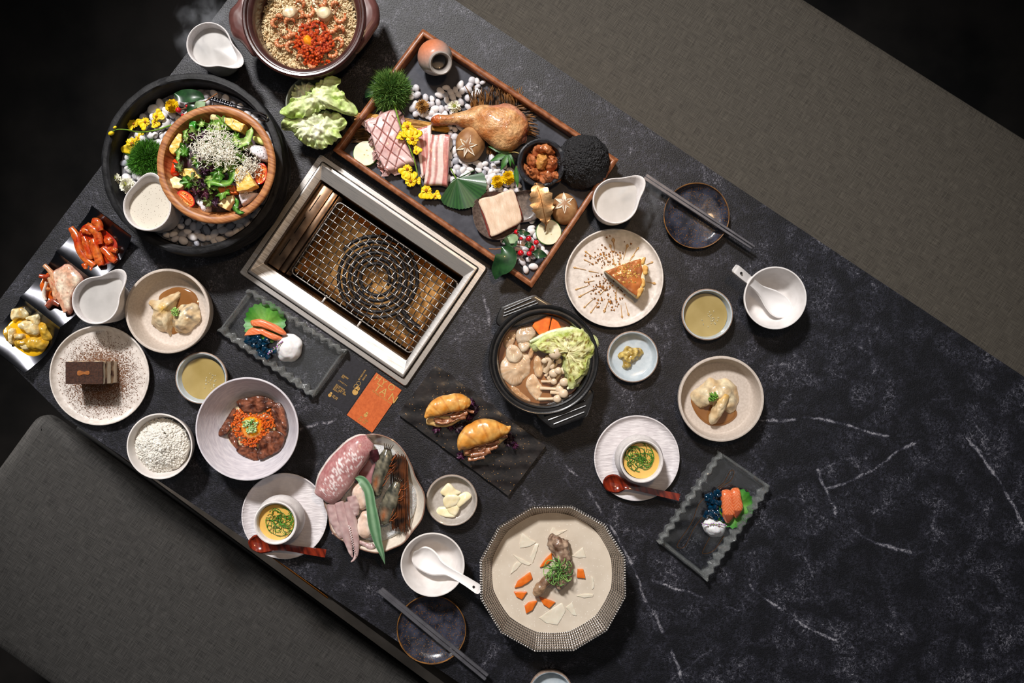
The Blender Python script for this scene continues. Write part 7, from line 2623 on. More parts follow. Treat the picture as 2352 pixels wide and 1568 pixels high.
jelly('dark blue jelly cubes beside the salmon on the glass plate by the grill', cg, [(375, 570), (470, 560), (600, 610), (650, 650), (640, 720), (580, 760), (480, 750), (410, 730), (410, 650), (365, 630)], 34, .0085, 2)
jelly('dark blue jelly cubes beside the salmon on the glass plate on bare marble', k6, [(740, 1000), (810, 990), (820, 1080), (830, 1170), (780, 1165), (705, 1140), (725, 1110), (725, 1040)], 36, .0085, 5)
for pts, cr_, lb in (([(645, 600), (700, 550), (760, 530), (820, 545), (890, 610), (885, 700), (840, 780), (790, 808), (700, 805), (655, 760), (640, 680)], cg, 'smooth dollop of white foam on the glass plate by the grill'),
                     ([(712, 1200), (740, 1165), (800, 1175), (842, 1200), (845, 1240), (810, 1275), (760, 1275), (725, 1240)], k6, 'fluffy dollop of white foam on the glass plate on bare marble')):
    slab('foam', cr_(pts), .009, .020, foam, lb, 'foam', prof='dome', n=60, dis=((.003, 55), (.0012, 120)))


def blossom(label, a, b, cr_, n, z):
    A, B = W(*cr_([a])[0], z), W(*cr_([b])[0], z)
    root = thing('shiso_blossom', label, 'flower', A)
    ob('stem', MB().tube([Vector((0, 0, 0)), (B - A) * .5 + Vector((0, 0, .002)), B - A], .0007, 6), stem_g, root, lloc=(0, 0, 0))
    mb = MB()
    rr = random.Random(n)
    for k in range(n):
        p = (B - A) * (k / (n - 1)) + Vector((rr.uniform(-.0022, .0022), rr.uniform(-.0022, .0022), .002))
        mb.ball(p, (.0015, .0012, .0012), 7, 5, rot=Matrix.Rotation(k, 3, 'Z'))
    ob('blossoms', mb, pur, root, lloc=(0, 0, 0))


blossom('tiny purple shiso blossom sprig across the foam by the grill', (720, 610), (575, 740), cg, 16, .027)
blossom('tiny purple shiso blossom sprig on the foam on bare marble', (705, 1188), (840, 1196), k6, 18, .027)

# ------------------------------------------------------------------ seafood on ice
ice = mat('crushed_ice', 'DADEE2', 'F0F2F4', scale=260, detail=3, rough=.25, trans=.3, sss=.2, sssr=.003, bump=1.0, bscale=260, bdist=.003)
io = W(860, 1135, .024)
icl = [Vector((p.x * .84, p.y * .84, 0)) for p in resample(lp(rimp, .03, io), 60)]
e = ob('crushed_ice', MB().pil(icl, -.006, .015, 'puddle', 80), ice, None, io, dis=((.003, 60), (.0016, 260)), kind='stuff')
tag(e, 'crushed ice bed filling the seafood platter', 'ice')
sq = vmat('squid_skin', .12, rough=.28, coat=.5, scale=120, sss=.2, sssr=.004)


def sqc(u, c, s):
    v = nz(u * 16, c * 4, s * 3) + .5 * nz(u * 38, c * 9, s * 6)
    b = lerp(hx('AA686A'), hx('D3B0AC'), .45 + .5 * nz(u * 3, c, s) + .5 * nz(u * 60, c * 16, s * 8))
    if .25 < u < .8 and -.45 < c < .75 and abs(v) < .10:
        b = hx('EFE2E2')
    if c < -.86:
        b = hx('EDE2DC')
    return lerp(b, hx('8A4A50'), .5 * max(0, c - .5))


rope('raw_squid', [(*k3([(a, b)])[0], w / 3.733, .050, h_) for a, b, w, h_ in ((1190, 105, 55, .006), (1150, 140, 100, .012), (1080, 205, 128, .017), (990, 310, 142, .019), (905, 430, 146, .019), (840, 540, 128, .016), (800, 600, 105, .010), (790, 615, 90, .006))], sq, 'whole pink squid body across the platter rim', 'squid', n=56, seg=110, dis=((.0016, 60),), cf=sqc)
slab('raw_squid', k3([(1190, 240), (1250, 300), (1230, 420), (1200, 520), (1130, 450), (1085, 400), (1120, 310)]), .026, .010, sq, 'second darker squid body under the first, behind the prawns', 'squid', prof='round', cf=lambda x, y, t, z: lerp(hx('8E5A60'), hx('B5868A'), .5 + nz(x, y, 0, 60)))


def tent(u, c, s):
    return lerp(lerp(hx('B08A8A'), hx('E2CCC8'), .5 + .8 * nz(u * 7, c, s)), hx('7A4A54'), max(0, .6 - abs(c - .2) * 2) * .6)


for k, (p, lb) in enumerate((([(860, 655, 40), (885, 780, 44), (925, 880, 36), (945, 950, 14)], 'outermost short squid tentacle'), ([(925, 640, 44), (965, 800, 50), (1000, 960, 36), (1025, 1060, 22), (1045, 1115, 6)], 'thick long squid tentacle hanging over the bowl edge'),
                             ([(1000, 640, 44), (1035, 790, 44), (1070, 960, 34), (1078, 1070, 20), (1062, 1130, 12), (1035, 1156, 5)], 'pale squid tentacle curling at its tip below the bowl'), ([(1040, 590, 46), (1065, 690, 44), (1075, 760, 20)], 'squid tentacle beside the upper scallop'), ([(868, 908, 13), (900, 910, 18), (935, 900, 16)], 'small white tentacle end at the left bowl edge'),
                             ([(1095, 985, 16), (1150, 1005, 18), (1200, 1025, 26), (1225, 1010, 20)], 'curled squid tentacle ends at the bottom of the bowl'))):
    rope('squid_tentacle', [(*k3([(a, b)])[0], w / 3.733, (.046 if k < 4 else .044), max(.002, w / 3.733 * S * .8)) for a, b, w in p], sq, lb, 'squid', n=16, seg=40, dis=((.001, 140),), cf=tent)
mb = MB()
so = W(*k3([(1040, 1000)])[0], .055)
for k in range(26):
    t = k / 25
    x, y = 1012 + 50 * t + 8 * (k % 2), 850 + 250 * t
    mb.ball(W(*k3([(x, y)])[0], .0545 - .003 * t) - so, (.0013 - .0006 * t,) * 2 + (.0009,), 7, 5)
e = ob('sucker_row', mb, mat('sucker_white', 'E6D8D6', rough=.35), [o_ for o_ in COL.objects if o_.get('label') == 'pale squid tentacle curling at its tip below the bowl'][0], so, kind='stuff')
for c, rx, ry, lb, a_ in (((1115, 590), 84, 132, 'upper raw scallop half beneath the bamboo leaf', -.12), ((1155, 842), 82, 128, 'lower raw scallop half beneath the bamboo leaf', .1)):
    pts = [(c[0] + rx * cos(t) * cos(a_) - ry * sin(t) * sin(a_), c[1] + rx * cos(t) * sin(a_) + ry * sin(t) * cos(a_)) for t in [i / 14 * 2 * pi for i in range(14)]]
    slab('scallop', k3(pts), .028, .022, sca, lb, 'scallop', prof='round', n=56, dis=((.003, 50), (.0008, 160)), cf=lambda x, y, t, z: lerp(hx('EAD9CC'), hx('D2A98E'), .35 + 1.0 * nz(x, y * .4, 2, 110)))
bam = vmat('bamboo_leaf', .12, rough=.4, scale=90)
leaf('bamboo_leaf', [(*k3([(a, b)])[0], w / 3.733, z) for a, b, w, z in ((1068, 440, 3, .056), (1120, 455, 38, .060), (1180, 540, 40, .062), (1205, 680, 42, .062), (1230, 830, 50, .060), (1262, 980, 36, .056), (1295, 1080, 22, .052), (1322, 1178, 1, .046))], bam, 'long green bamboo leaf laid across the scallops', 'leaf', nu=40, fold=.25, cf=lambda u, v: lerp(hx('4A7650'), hx('86A886'), .5 + .5 * sin(v * 40)))
prw = vmat('raw_prawn_shell', .25, rough=.18, coat=.6, scale=160)


def prawn(label, path, seed, legs):
    st = spline([tuple(p) for p in path], 30)
    z = .046
    c = k3([(path[len(path) // 2][0], path[len(path) // 2][1])])[0]
    o = W(*c, z)
    root = thing('prawn', label, 'prawn', o)

    def pc(u, cc, s):
        b = lerp(hx('2A2E2A'), hx('8A8470'), .45 + .8 * nz(u * 8, cc * 3, s + seed) + .5 * nz(u * 25, cc * 8, s))
        b = lerp(b, hx('C9703A'), .6 * max(0, 1 - abs(u - .6) / .17) * max(0, 1 - abs(cc + .2) / .6))
        if u > .86:
            b = lerp(hx('8A8A7A'), hx('22221E'), abs(sin(u * 60)))
        return b
    loc = []
    for p in st:
        q = W(*k3([(p[0], p[1])])[0], z) - o
        loc.append((q.x, q.y, 0, RP(p[2] / 3.733, z), RP(p[2] / 3.733, z) * .8))
    ob('carapace', MB().loft(loc, 18, cf=pc), prw, root, lloc=(0, 0, 0), dis=((.0008, 160),), sharp=60)
    mb = MB()
    rr = random.Random(seed)
    for k in range(10):
        i = rr.randrange(4, 24)
        b = Vector(loc[i][:3]) + Vector((loc[i][3] * .7, 0, .002))
        d = Vector((rr.uniform(.3, 1), rr.uniform(.1, 1), rr.uniform(0, .3))).normalized()
        mb.tube([b, b + d * .010 + Vector((0, 0, .004)), b + d * .020 + Vector((0, .004, -.003))], [.0008, .0006, .0003], 5)
    ob('legs', mb, mat('prawn_leg', '5A2A18', 'B5602E', scale=90, rough=.3), root, lloc=(0, 0, 0), kind='stuff', sharp=0)
    b, d = Vector(loc[0][:3]), (Vector(loc[0][:3]) - Vector(loc[3][:3])).normalized()
    mb = MB()
    for q in range(5):
        s_ = Vector((-d.y, d.x, 0)) * (q - 2) * .0028
        mb.tube([b + s_ * .5 - d * .008, b + s_ + d * .004 + Vector((0, 0, .003)), b + s_ * 1.5 + d * .010], [.0016, .0011, .0003], 6)
    ob('rostrum', mb, mat('prawn_dark', '23221E', '4A3A2A', scale=200, rough=.25), root, lloc=(0, 0, 0), sharp=0)


prawn('upper raw tiger prawn head, pointing to the far rim of the platter', [(1345, 195, 30), (1330, 260, 62), (1305, 340, 68), (1275, 430, 62), (1255, 520, 52), (1250, 580, 40), (1250, 600, 15)], 1, 1)
prawn('lower raw tiger prawn head, nearer the bottom of the platter', [(1430, 470, 26), (1405, 540, 55), (1375, 620, 70), (1345, 710, 70), (1322, 780, 58), (1315, 820, 45), (1315, 842, 15)], 5, 1)
leaf('prawn_tail', [(*k3([(1250, 300)])[0], 6, .05), (*k3([(1235, 240)])[0], 10, .054), (*k3([(1225, 195)])[0], 9, .055)], mat('tail_dark', '2A1418', '4A2228', scale=120, rough=.25, coat=.5), 'dark prawn tail fan at the top between squid and prawns', 'prawn', fold=.5)
twigs('burnt_twigs', 'burnt brown twig bundle beside the prawns on the ice', k3, [(1400 + q * 110 + rr.uniform(-15, 15), 225 + rr.uniform(0, 60), 1400 + q * 130 + rr.uniform(-20, 20), 870 + rr.uniform(-60, 20), .004 + .008 * rr.random()) for q in [rr.random() for _ in range(64)]], mat('brown_twigs', '1A0F0A', '6A3A1C', scale=50, detail=4, lo=.4, hi=.65, rough=.4), .034, .0011, .006, .006)

# ------------------------------------------------------------------ croissant sandwiches
cro = vmat('croissant_crust', .18, rough=.3, coat=.45, scale=130, detail=5, bump=.4, bscale=120)
bun = vmat('croissant_crumb', .15, rough=.5, scale=130)


def croc(u, c, s):
    seam = abs(((u * 5.2 + c * .25) % 1) - .5)
    b = lerp(hx('D98A2E'), hx('E9B868'), .5 + .9 * nz(u * 8, c * 2, s))
    b = lerp(b, hx('9A4A12'), max(0, 1 - seam / .1) * .55 + .3 * max(0, nz(u * 5, c, s)))
    return b


for k, (tp_, fl_, pth, lb) in enumerate((([(247, 958, 10), (280, 915, 42), (340, 880, 62), (410, 855, 68), (490, 845, 66), (545, 855, 48), (570, 870, 22)], [([(310, 965), (400, 985), (460, 950)], 28), ([(360, 935), (430, 935), (500, 915)], 24), ([(430, 955), (500, 945), (555, 915)], 24), ([(520, 905), (570, 905), (605, 915)], 18), ([(320, 985), (390, 1000), (430, 985)], 20), ([(440, 985), (490, 965), (540, 955)], 16)], [(255, 985, 22), (330, 985, 40), (420, 975, 44), (540, 920, 30)], 'smaller croissant sandwich towards the grill'),
                                         ([(493, 1200, 8), (520, 1150, 55), (580, 1095, 82), (660, 1060, 96), (740, 1050, 80), (810, 1050, 52), (850, 1040, 30), (872, 1018, 5)], [([(540, 1215), (610, 1190), (690, 1170)], 30), ([(580, 1235), (660, 1225), (720, 1200)], 30), ([(640, 1160), (720, 1150), (790, 1130)], 26), ([(560, 1265), (620, 1260), (680, 1245)], 24), ([(700, 1190), (750, 1180), (780, 1165)], 22), ([(760, 1115), (800, 1100), (850, 1090)], 20), ([(640, 1205), (700, 1180), (760, 1150)], 22)], [(530, 1215, 20), (620, 1200, 50), (720, 1150, 50), (840, 1080, 26)], 'larger croissant sandwich towards the silver soup basin'))):
    o = W(*c4([(pth[1][0], pth[1][1])])[0], .012)
    root = thing('croissant_sandwich', lb, 'sandwich', o)
    rope('bun_bottom', [(*c4([(a, b)])[0], w / 3.2, .019, .006) for a, b, w in pth], bun, parent=root, n=18, seg=24, dis=((.0016, 90),), cf=lambda u, c, s: lerp(hx('D9A85A'), hx('EED9A8'), .5 + .8 * nz(u * 7, c, s)))
    for i, (p, w) in enumerate(fl_):
        rope('pork_slice', [(*c4([(a, b)])[0], w * .62 / 3.2, .028 + .0015 * (i % 3), .0032) for a, b in p], beef, parent=root, n=12, seg=16, dis=((.0022, 110), (.001, 240)), cf=lambda u, c, s, i=i: lerp(hx('7A4228'), hx('C08A66'), .5 + 1.0 * nz(u * 4, c, i)))
    rope('bun_top', [(*c4([(a, b)])[0], w / 3.2, .036, max(.002, min(w / 3.2 * S * .75, .016))) for a, b, w in tp_], cro, parent=root, n=30, seg=90, dis=((.0022, 70), (.0006, 260)), cf=croc)
rr = random.Random(77)
for k, (x, y) in enumerate([(590, 850), (620, 880), (560, 960), (480, 1030), (420, 1020), (540, 1010), (340, 1030), (880, 1110), (900, 1150), (850, 1130), (520, 1240), (600, 920)]):
    curly('purple_lettuce', c4([(x, y)])[0], rr.uniform(11, 17), .016, [(hx('5A2A4A'), hx('1E0E20')), (hx('3A2A30'), hx('241026'))][k % 2], 'frilly purple lettuce tuft under the smaller croissant' if k < 7 or k == 11 else 'frilly purple lettuce tuft under the larger croissant', 'purple lettuce on the croissant plate', seed=300 + k, amp=.6, teeth=11)

# ------------------------------------------------------------------ hot pot contents
brt = mat('hot_pot_broth', '7A4E2A', '9A6A40', scale=14, rough=.06, coat=.7)
o = W(1247, 825, .05)
R = RP(110, .05)
e = ob('broth', MB().lathe([(0, 0), (R * .9, 0), (R * .985, .0003), (R * .98, -.006), (0, -.008)], 80), brt, None, o)
tag(e, 'clear brown broth in the black hot pot', 'soup')
ct_ = vmat('hot_pot_carrot', .1, rough=.3, coat=.4, scale=150)
for pts, lb in (([(1030, 285), (1055, 230), (1115, 210), (1172, 215), (1145, 355), (1090, 362)], 'larger orange carrot block in the hot pot'), ([(1178, 218), (1225, 255), (1250, 305), (1190, 330), (1148, 352)], 'smaller orange carrot wedge in the hot pot')):
    slab('carrot_block', c4(pts), .046, .016, carr, lb, 'carrot', prof='flat', n=40, smooth=False)
nap = vmat('napa_cabbage', .2, rough=.42, scale=120, detail=5, bump=.8, bscale=200, bdist=.002)


def napc(x, y, t, z):
    f = nz(x * 1.0, y * 1.0, 3, 120)
    c_ = lerp(hx('E8E2B0'), hx('A8B84E'), t ** 1.3 + f * .6)
    if abs(f) < .07 and t < .8:
        c_ = hx('7E6A24')
    if t > .86:
        c_ = lerp(c_, hx('DCE6B0'), .6)
    return c_


nb = slab('napa_cabbage', c4([(1010, 405), (1080, 365), (1180, 325), (1310, 300), (1325, 280), (1400, 285), (1440, 300), (1470, 345), (1512, 400), (1512, 470), (1462, 550), (1430, 640), (1370, 720), (1320, 755), (1290, 740), (1275, 620), (1255, 520), (1200, 470), (1100, 470), (1040, 450)]), .048, .034, nap, 'large napa cabbage wedge standing over the hot pot rim', 'cabbage', prof='round', n=110, dis=((.006, 45), (.0035, 120), (.0016, 300)), cf=napc)
for p in ([(1015, 400), (1150, 340), (1300, 305), (1400, 320)], [(1290, 745), (1380, 670), (1430, 570), (1450, 500)]):
    rope('white_rib', [(*c4([(a, b)])[0], w, .066, .003) for (a, b), w in zip(p, (3, 6, 5, 2))], mat('cabbage_rib', 'E6E8D2', 'CBD6A6', scale=120, rough=.4), parent=nb, n=10, seg=24, dis=((.001, 120),))
shm = vmat('beech_mushroom', .1, rough=.25, coat=.4, sss=.2, sssr=.003, scale=120)
caps = [(1200, 480, 50, 1130, 620), (1152, 522, 30, 1120, 600), (1120, 540, 22, 1110, 600), (1170, 572, 30, 1130, 650), (1188, 630, 34, 1150, 670), (1222, 612, 28, 1160, 680), (1255, 612, 28, 1200, 690), (1190, 692, 24, 1100, 690), (1265, 695, 34, 1190, 740), (1235, 748, 33, 1090, 740), (1215, 818, 32, 1080, 820), (1262, 780, 36, 1170, 770), (1225, 540, 24, 1180, 610)]
for k, (x, y, r, sx, sy) in enumerate(caps):
    z = .060 + (.016 if k == 0 else .004 * (k % 3))
    o = W(*c4([(x, y)])[0], z)
    root = thing('beech_mushroom', ['largest white beech mushroom cap at the top of the cluster', 'second beech mushroom left of the largest cap', 'tiny leftmost beech mushroom below the largest cap', 'beech mushroom in the second row, left side', 'beech mushroom in the middle of the cluster', 'beech mushroom right of the middle one', 'beech mushroom touching the cabbage, middle row', 'small beech mushroom lying sideways left of the lower row', 'beech mushroom touching the cabbage, lower row', 'long stemmed beech mushroom second from the bottom', 'long stemmed beech mushroom lowest in the pot', 'translucent beech mushroom at the lower right by the pot wall', 'small beech mushroom tucked under the largest cap'][k], 'mushroom', o)
    R = RP(r / 3.2, z)
    ob('cap', MB().ball((0, 0, 0), (R, R * .95, R * .72), 20, 12), shm, root, lloc=(0, 0, 0), dis=((.0008, 120),)).data.color_attributes.new('Col', 'FLOAT_COLOR', 'POINT').data.foreach_set('color', [q for _ in range(222) for q in (*hx('E2CDB2'), 1)])
    B = W(*c4([(sx, sy)])[0], .054) - o
    mbs = MB().tube([Vector((0, 0, -R * .3)), B * .5 + Vector((0, 0, -.001)), B], [R * .42, R * .36, R * .45], 10, col=hx('DCC6A8'))
    ob('stem', mbs, shm, root, lloc=(0, 0, 0))
dk_ = vmat('stewed_slice', .12, rough=.2, coat=.5, sss=.25, sssr=.004, scale=90)
for k, (pts, z, h_, c_, lb) in enumerate((([(800, 560), (840, 500), (940, 460), (1010, 510), (1022, 600), (975, 680), (900, 725), (830, 680), (795, 610)], .046, .011, 'D9BE9E', 'large pale oyster mushroom with notched rim in the hot pot'), ([(835, 480), (870, 430), (930, 450), (965, 510), (925, 560), (860, 540)], .052, .010, 'DCCBB0', 'translucent onion cube on the large oyster mushroom'),
                                          ([(915, 320), (960, 285), (1030, 290), (1055, 350), (1000, 400), (920, 410)], .050, .010, 'CDBBA4', 'folded oyster mushroom beside the larger carrot'), ([(820, 400), (860, 330), (915, 330), (910, 400), (850, 460)], .048, .008, 'B89878', 'submerged mushroom piece at the upper left pot wall'),
                                          ([(985, 720), (1020, 640), (1060, 650), (1110, 740), (1080, 830), (1020, 790)], .048, .007, 'E2C4A0', 'fan shaped translucent onion petal at the bottom of the pot'), ([(1050, 520), (1080, 500), (1120, 590), (1110, 650), (1075, 670), (1040, 610)], .050, .009, 'D9B48A', 'curved onion petal in the middle of the pot'),
                                          ([(1000, 480), (1050, 400), (1060, 430), (1020, 520)], .052, .007, 'CFA070', 'thin brown onion strip at the cabbage root'), ([(850, 700), (930, 740), (1000, 800), (1020, 850), (930, 820), (870, 770)], .044, .008, 'B0845A', 'submerged daikon slice along the lower pot wall'), ([(930, 400), (1000, 395), (1015, 430), (960, 470)], .052, .008, 'D9C8AE', 'small pale mushroom bit left of the cabbage root'))):
    slab('stewed_mushroom' if 'mushroom' in lb else 'stewed_vegetable', c4(pts), z, h_, dk_, lb, 'mushroom' if 'mushroom' in lb else 'vegetable', prof='round', n=56, dis=((.0034, 60), (.0012, 150)), cf=lambda x, y, t, z, c_=c_: lerp(lerp(hx(c_), hx('B88A5C'), .35 + .7 * nz(x, y, 1, 70)), hx('EADCC6'), .5 * max(0, sin(math.atan2(y, x) * 30)) * t + .3 * max(0, t - .7) * 3))

# ------------------------------------------------------------------ milky rib soup
c5 = crop(860, 1140, 3.663)
msoup = mat('milky_soup', 'CFC2B0', 'D9CDBC', scale=30, detail=3, rough=.12, coat=.5, spk=('E6DED2', 200, .16))
o = W(1267, 1317, .051)
R = RP(140, .051)
e = ob('soup', MB().lathe([(0, 0), (R * .9, 0), (R, .0003), (R * .98, -.01), (0, -.012)], 96), msoup, None, o)
tag(e, 'milky white bone soup in the silver basin', 'soup')
zs = .047
for pts, lb in (([(1178, 765), (1205, 708), (1312, 632), (1332, 690), (1240, 752)], 'largest floating carrot piece in the milky soup'), ([(1172, 800), (1285, 800), (1240, 862), (1192, 838)], 'triangular carrot piece below the largest one'), ([(1262, 920), (1300, 885), (1372, 875), (1330, 950), (1275, 982)], 'lowest carrot piece in the soup'),
                ([(1383, 838), (1450, 860), (1522, 888), (1470, 936), (1420, 905)], 'carrot wedge below the rib bone end'), ([(1708, 608), (1757, 610), (1776, 686), (1702, 680)], 'small carrot block at the right, alone'), ([(1390, 592), (1440, 520), (1490, 472), (1497, 525), (1440, 580)], 'carrot stick leaning against the rib')):
    slab('carrot_piece', c5(pts), zs, .0085, carr, lb, 'carrot', prof='flat', n=36, smooth=False, dis=((.0006, 160),))
rad_m = mat('radish_slice', 'DCD2BE', 'E6DECD', scale=60, rough=.3, sss=.3, sssr=.004, coat=.3)
for pts, lb in (([(1240, 300), (1300, 345), (1366, 385), (1300, 420), (1222, 432), (1225, 360)], 'large radish slice at the upper left of the soup'), ([(1350, 395), (1384, 392), (1360, 480), (1330, 562), (1312, 500)], 'radish slice edge right of the large upper one'), ([(1165, 485), (1240, 520), (1320, 565), (1300, 580), (1230, 555)], 'radish slice edge below the large upper one'),
                ([(1240, 560), (1200, 610), (1145, 650), (1165, 580), (1200, 545)], 'sunken radish piece at the left of the soup'), ([(1500, 255), (1540, 290), (1625, 278), (1550, 320), (1480, 345), (1475, 300)], 'radish piece behind the top end of the rib'), ([(1660, 500), (1705, 460), (1756, 424), (1782, 512), (1720, 515)], 'triangular radish piece right of the rib'),
                ([(1380, 1020), (1480, 950), (1580, 888), (1612, 960), (1540, 1082), (1440, 1060)], 'largest radish slice at the bottom of the soup'), ([(1608, 928), (1662, 885), (1680, 930), (1704, 1000), (1662, 992)], 'narrow radish block right of the bottom slice'), ([(1698, 832), (1760, 815), (1842, 818), (1840, 842), (1760, 850)], 'flat radish strip at the right of the soup'), ([(1820, 660), (1845, 690), (1850, 760), (1830, 780), (1825, 720)], 'sunken radish strip along the right side')):
    slab('radish_piece', c5(pts), zs - .0006, .0060, rad_m, lb, 'radish', prof='flat', n=36, smooth=False, dis=((.0005, 160),))
rib = vmat('stewed_rib', .3, rough=.35, coat=.3, scale=130, detail=6, bump=.9, bscale=130, bdist=.002)
ribc = lambda u, c, s: lerp(lerp(hx('5E4030'), hx('BFA48C'), .5 + 1.0 * nz(u * 6, c * 2.5, s) + .7 * nz(u * 18, c * 7, s)), hx('4A3226'), max(0, c - .6))
rope('pork_rib', [(*c5([(a, b)])[0], w / 3.663, .062, h_) for a, b, w, h_ in ((1550, 335, 60, .006), (1545, 375, 88, .012), (1565, 450, 76, .014), (1585, 540, 62, .013), (1590, 640, 62, .013), (1565, 710, 60, .012), (1545, 760, 40, .006))], rib, 'meaty pork rib standing out of the milky soup', 'meat', n=30, seg=60, dis=((.005, 60), (.003, 150), (.0012, 380)), cf=ribc)
rope('pork_rib', [(*c5([(a, b)])[0], w / 3.663, .062, h_) for a, b, w, h_ in ((1480, 680, 36, .008), (1420, 740, 44, .010), (1365, 800, 40, .009), (1340, 815, 20, .005))], rib, 'shorter rib bone end pointing to the lower left', 'meat', n=22, seg=30, dis=((.002, 100), (.001, 220)), cf=lambda u, c, s: lerp(hx('7A5A44'), hx('D2B08A'), u * .7 + .5 * nz(u * 5, c, s)))
tangle('scallion_shreds', 'ball of curly shredded scallion on top of the rib', c5([(1545, 622)])[0], 32, .073, 90, 21, ('1E5A1A', '9CCB6A'), .0006, 1.5, .012)

# ------------------------------------------------------------------ printed cards
cb = crop(750, 840, 9.8)


def card(name, label, pts, z, m, th=.0006):
    o = W(*cen(pts), z)
    o.z = 0
    P = [W(p[0], p[1], z) - o for p in pts]
    root = thing(name, label, 'card', o)
    ob('paper', MB().sheet(lambda u, v: P[0].lerp(P[1], u).lerp(P[3].lerp(P[2], u), v), 6, 6, th), m, root, o, sharp=20)
    return root


gf = mat('gold_foil', 'D9B06A', 'C99A50', scale=300, rough=.35, metal=.35)
og = mat('orange_card', 'C8622A', 'B5531E', scale=260, rough=.6, bump=.15, bscale=500)
bk = mat('black_card', '14131A', '1E1D26', scale=260, rough=.6, bump=.1, bscale=500)
oc = card('brochure', 'orange card with gold lettering below the grill corner', cb([(1120, 150), (1690, 545), (1025, 1505), (455, 1105)]), .0016, og)
bc = card('brochure', 'black card with small gold print tucked beneath the glass plate and grill', cb([(560, -240), (1100, 140), (440, 1085), (-100, 700)]), .0008, bk)


def text(s_, p, size, parent, z, ang=-34.7, name='lettering', m=gf, ax='LEFT', sx=1.0):
    c = bpy.data.curves.new(name, 'FONT')
    c.body = s_
    c.size = size
    c.align_x = ax
    c.extrude = .00012
    c.resolution_u = 3
    c.materials.append(m)
    o_ = bpy.data.objects.new(name, c)
    COL.objects.link(o_)
    o_.parent = parent
    o_.location = W(*cb([p])[0], z) - wl(parent)
    o_.rotation_euler = (0, 0, rad(ang))
    o_.scale = (sx, 1, 1)
    bpy.context.view_layer.update()
    me = bpy.data.meshes.new_from_object(o_.evaluated_get(bpy.context.evaluated_depsgraph_get()))
    n_ = bpy.data.objects.new(name, me)
    COL.objects.link(n_)
    n_.parent, n_.location, n_.rotation_euler, n_.scale = parent, o_.location, o_.rotation_euler, o_.scale
    bpy.data.objects.remove(o_)
    return n_


u9 = S / 9.8
for ch, p, h_ in (('H', (1062, 300), 150), ('Y', (1195, 400), 150), ('O', (1352, 490), 150), ('T', (1040, 525), 190), ('A', (1170, 610), 190), ('N', (1365, 742), 190)):
    text(ch, p, h_ * u9 * 1.38, oc, .00185)
text('The Motto for Perfect Cuisine', (1018, 566), 46 * u9 * 1.2, oc, .00185, sx=.80)
text('慢火 · 慢焼', (748, 1150), 44 * u9, oc, .00185)
text('STORY 菜單', (697, 1200), 46 * u9 * 1.1, oc, .00185, sx=.75)
ob('gold_rule', MB().tube([W(*cb([(715, 1168)])[0], .0018) - wl(oc), W(*cb([(900, 1275)])[0], .0018) - wl(oc)], .00012, 4), gf, oc, lloc=(0, 0, 0))


def gourd(p, r1, r2, parent, z, d=(-.56, .83), name='gourd_emblem', ring=False):
    mb = MB()
    c1 = W(*cb([p])[0], z) - wl(parent)
    c2 = W(*cb([(p[0] - d[0] * (r1 + r2) * .82, p[1] - d[1] * (r1 + r2) * .82)])[0], z) - wl(parent)
    for c, r_ in ((c1, r1), (c2, r2)):
        r_ *= u9
        if ring:
            mb.lathe([(r_ * .86, 0), (r_ * .86, .0002), (r_, .0002), (r_, 0)], 28, c=c)
        else:
            mb.lathe([(r_, 0), (r_, .0002), (0, .0002)], 28, c=c)
    return ob(name, mb, gf, parent, lloc=(0, 0, 0), sharp=20)


gourd((880, 1110), 42, 28, oc, .00165)
gourd((645, 590), 66, 52, bc, .0009)
gourd((672, 470), 60, 50, bc, .0009, ring=True)
gourd((74, 660), 38, 26, bc, .0009)
text('花月', (115, 690), 74 * u9, bc, .00095)
for s_, p, h_ in (('営業時間\n無休', (350, 215), 40), ('ご予約承ります', (262, 330), 34), ('炭火焼肉料理\n季節の一品と酒\n和牛・海鮮・鍋物\n個室あり', (205, 425), 40)):
    text(s_, p, h_ * u9, bc, .00095)
text('慢火慢焼の美味', (735, 330), 40 * u9, bc, .00095, ang=56)
text('瓢箪の宴', (825, 335), 40 * u9, bc, .00095, ang=56)

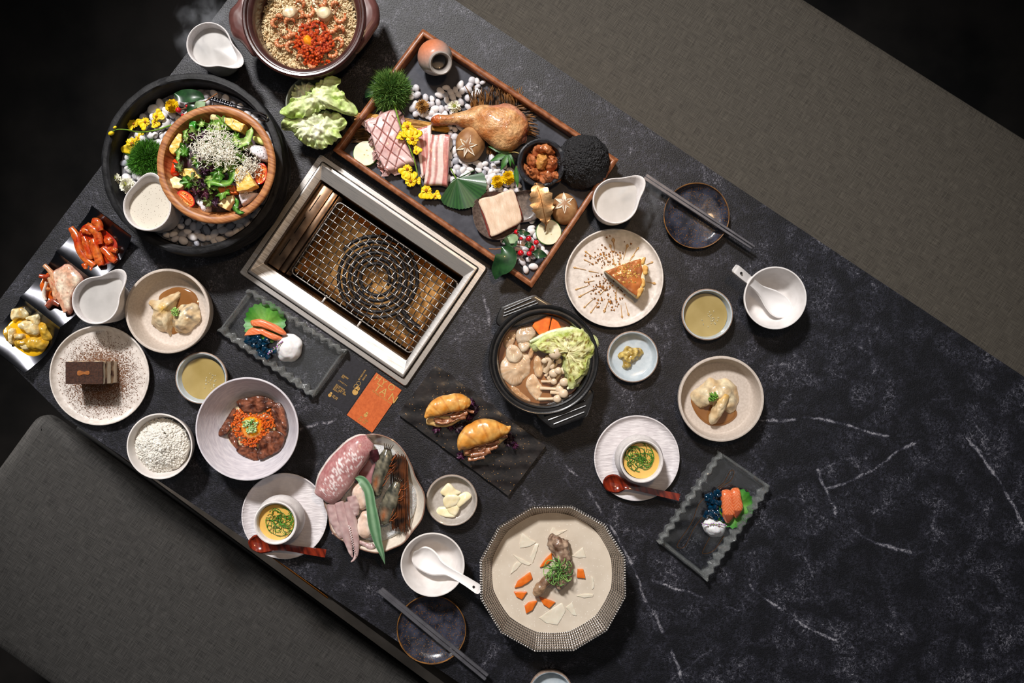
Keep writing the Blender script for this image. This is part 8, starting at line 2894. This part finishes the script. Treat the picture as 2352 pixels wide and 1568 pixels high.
# ------------------------------------------------------------------ wisps of smoke
def smoke(label, c, rx, ry, z, h_, dens, seed):
    m = bpy.data.materials.new('smoke')
    m.use_nodes = True
    nt = m.node_tree
    nt.nodes.clear()
    out = nt.nodes.new('ShaderNodeOutputMaterial')
    pv = nt.nodes.new('ShaderNodeVolumePrincipled')
    pv.inputs['Color'].default_value = (.85, .88, .95, 1)
    tc = nt.nodes.new('ShaderNodeTexCoord')
    no = nt.nodes.new('ShaderNodeTexNoise')
    no.noise_dimensions = '4D'
    no.inputs['W'].default_value = seed
    no.inputs['Scale'].default_value = 1.6
    no.inputs['Detail'].default_value = 5
    no.inputs['Distortion'].default_value = 1.6
    ln = nt.nodes.new('ShaderNodeVectorMath')
    ln.operation = 'LENGTH'
    r1 = nt.nodes.new('ShaderNodeMapRange')
    r1.inputs[1].default_value, r1.inputs[2].default_value, r1.inputs[3].default_value, r1.inputs[4].default_value = .35, 1.0, 1, 0
    r2 = nt.nodes.new('ShaderNodeMapRange')
    r2.inputs[1].default_value, r2.inputs[2].default_value, r2.inputs[3].default_value, r2.inputs[4].default_value = .47, .68, 0, dens
    mu = nt.nodes.new('ShaderNodeMath')
    mu.operation = 'MULTIPLY'
    L = nt.links.new
    L(tc.outputs['Object'], no.inputs['Vector'])
    L(tc.outputs['Object'], ln.inputs[0])
    L(ln.outputs['Value'], r1.inputs[0])
    L(no.outputs[0], r2.inputs[0])
    L(r1.outputs[0], mu.inputs[0])
    L(r2.outputs[0], mu.inputs[1])
    L(mu.outputs[0], pv.inputs['Density'])
    L(pv.outputs[0], out.inputs['Volume'])
    e = ob('smoke', MB().ball((0, 0, 0), (1, 1, 1), 16, 10), m, None, W(c[0], c[1], z), kind='stuff')
    e.scale = (RP(rx, z), RP(ry, z), h_)
    e.visible_shadow = True
    tag(e, label, 'smoke')


smoke('pale smoke drifting off the milk jug at the far table corner', (470, 70), 75, 95, .05, .05, 26, 1.3)
smoke('faint smoke curling beside the milk jug by the chopsticks', (1500, 470), 50, 75, .045, .04, 14, 4.2)
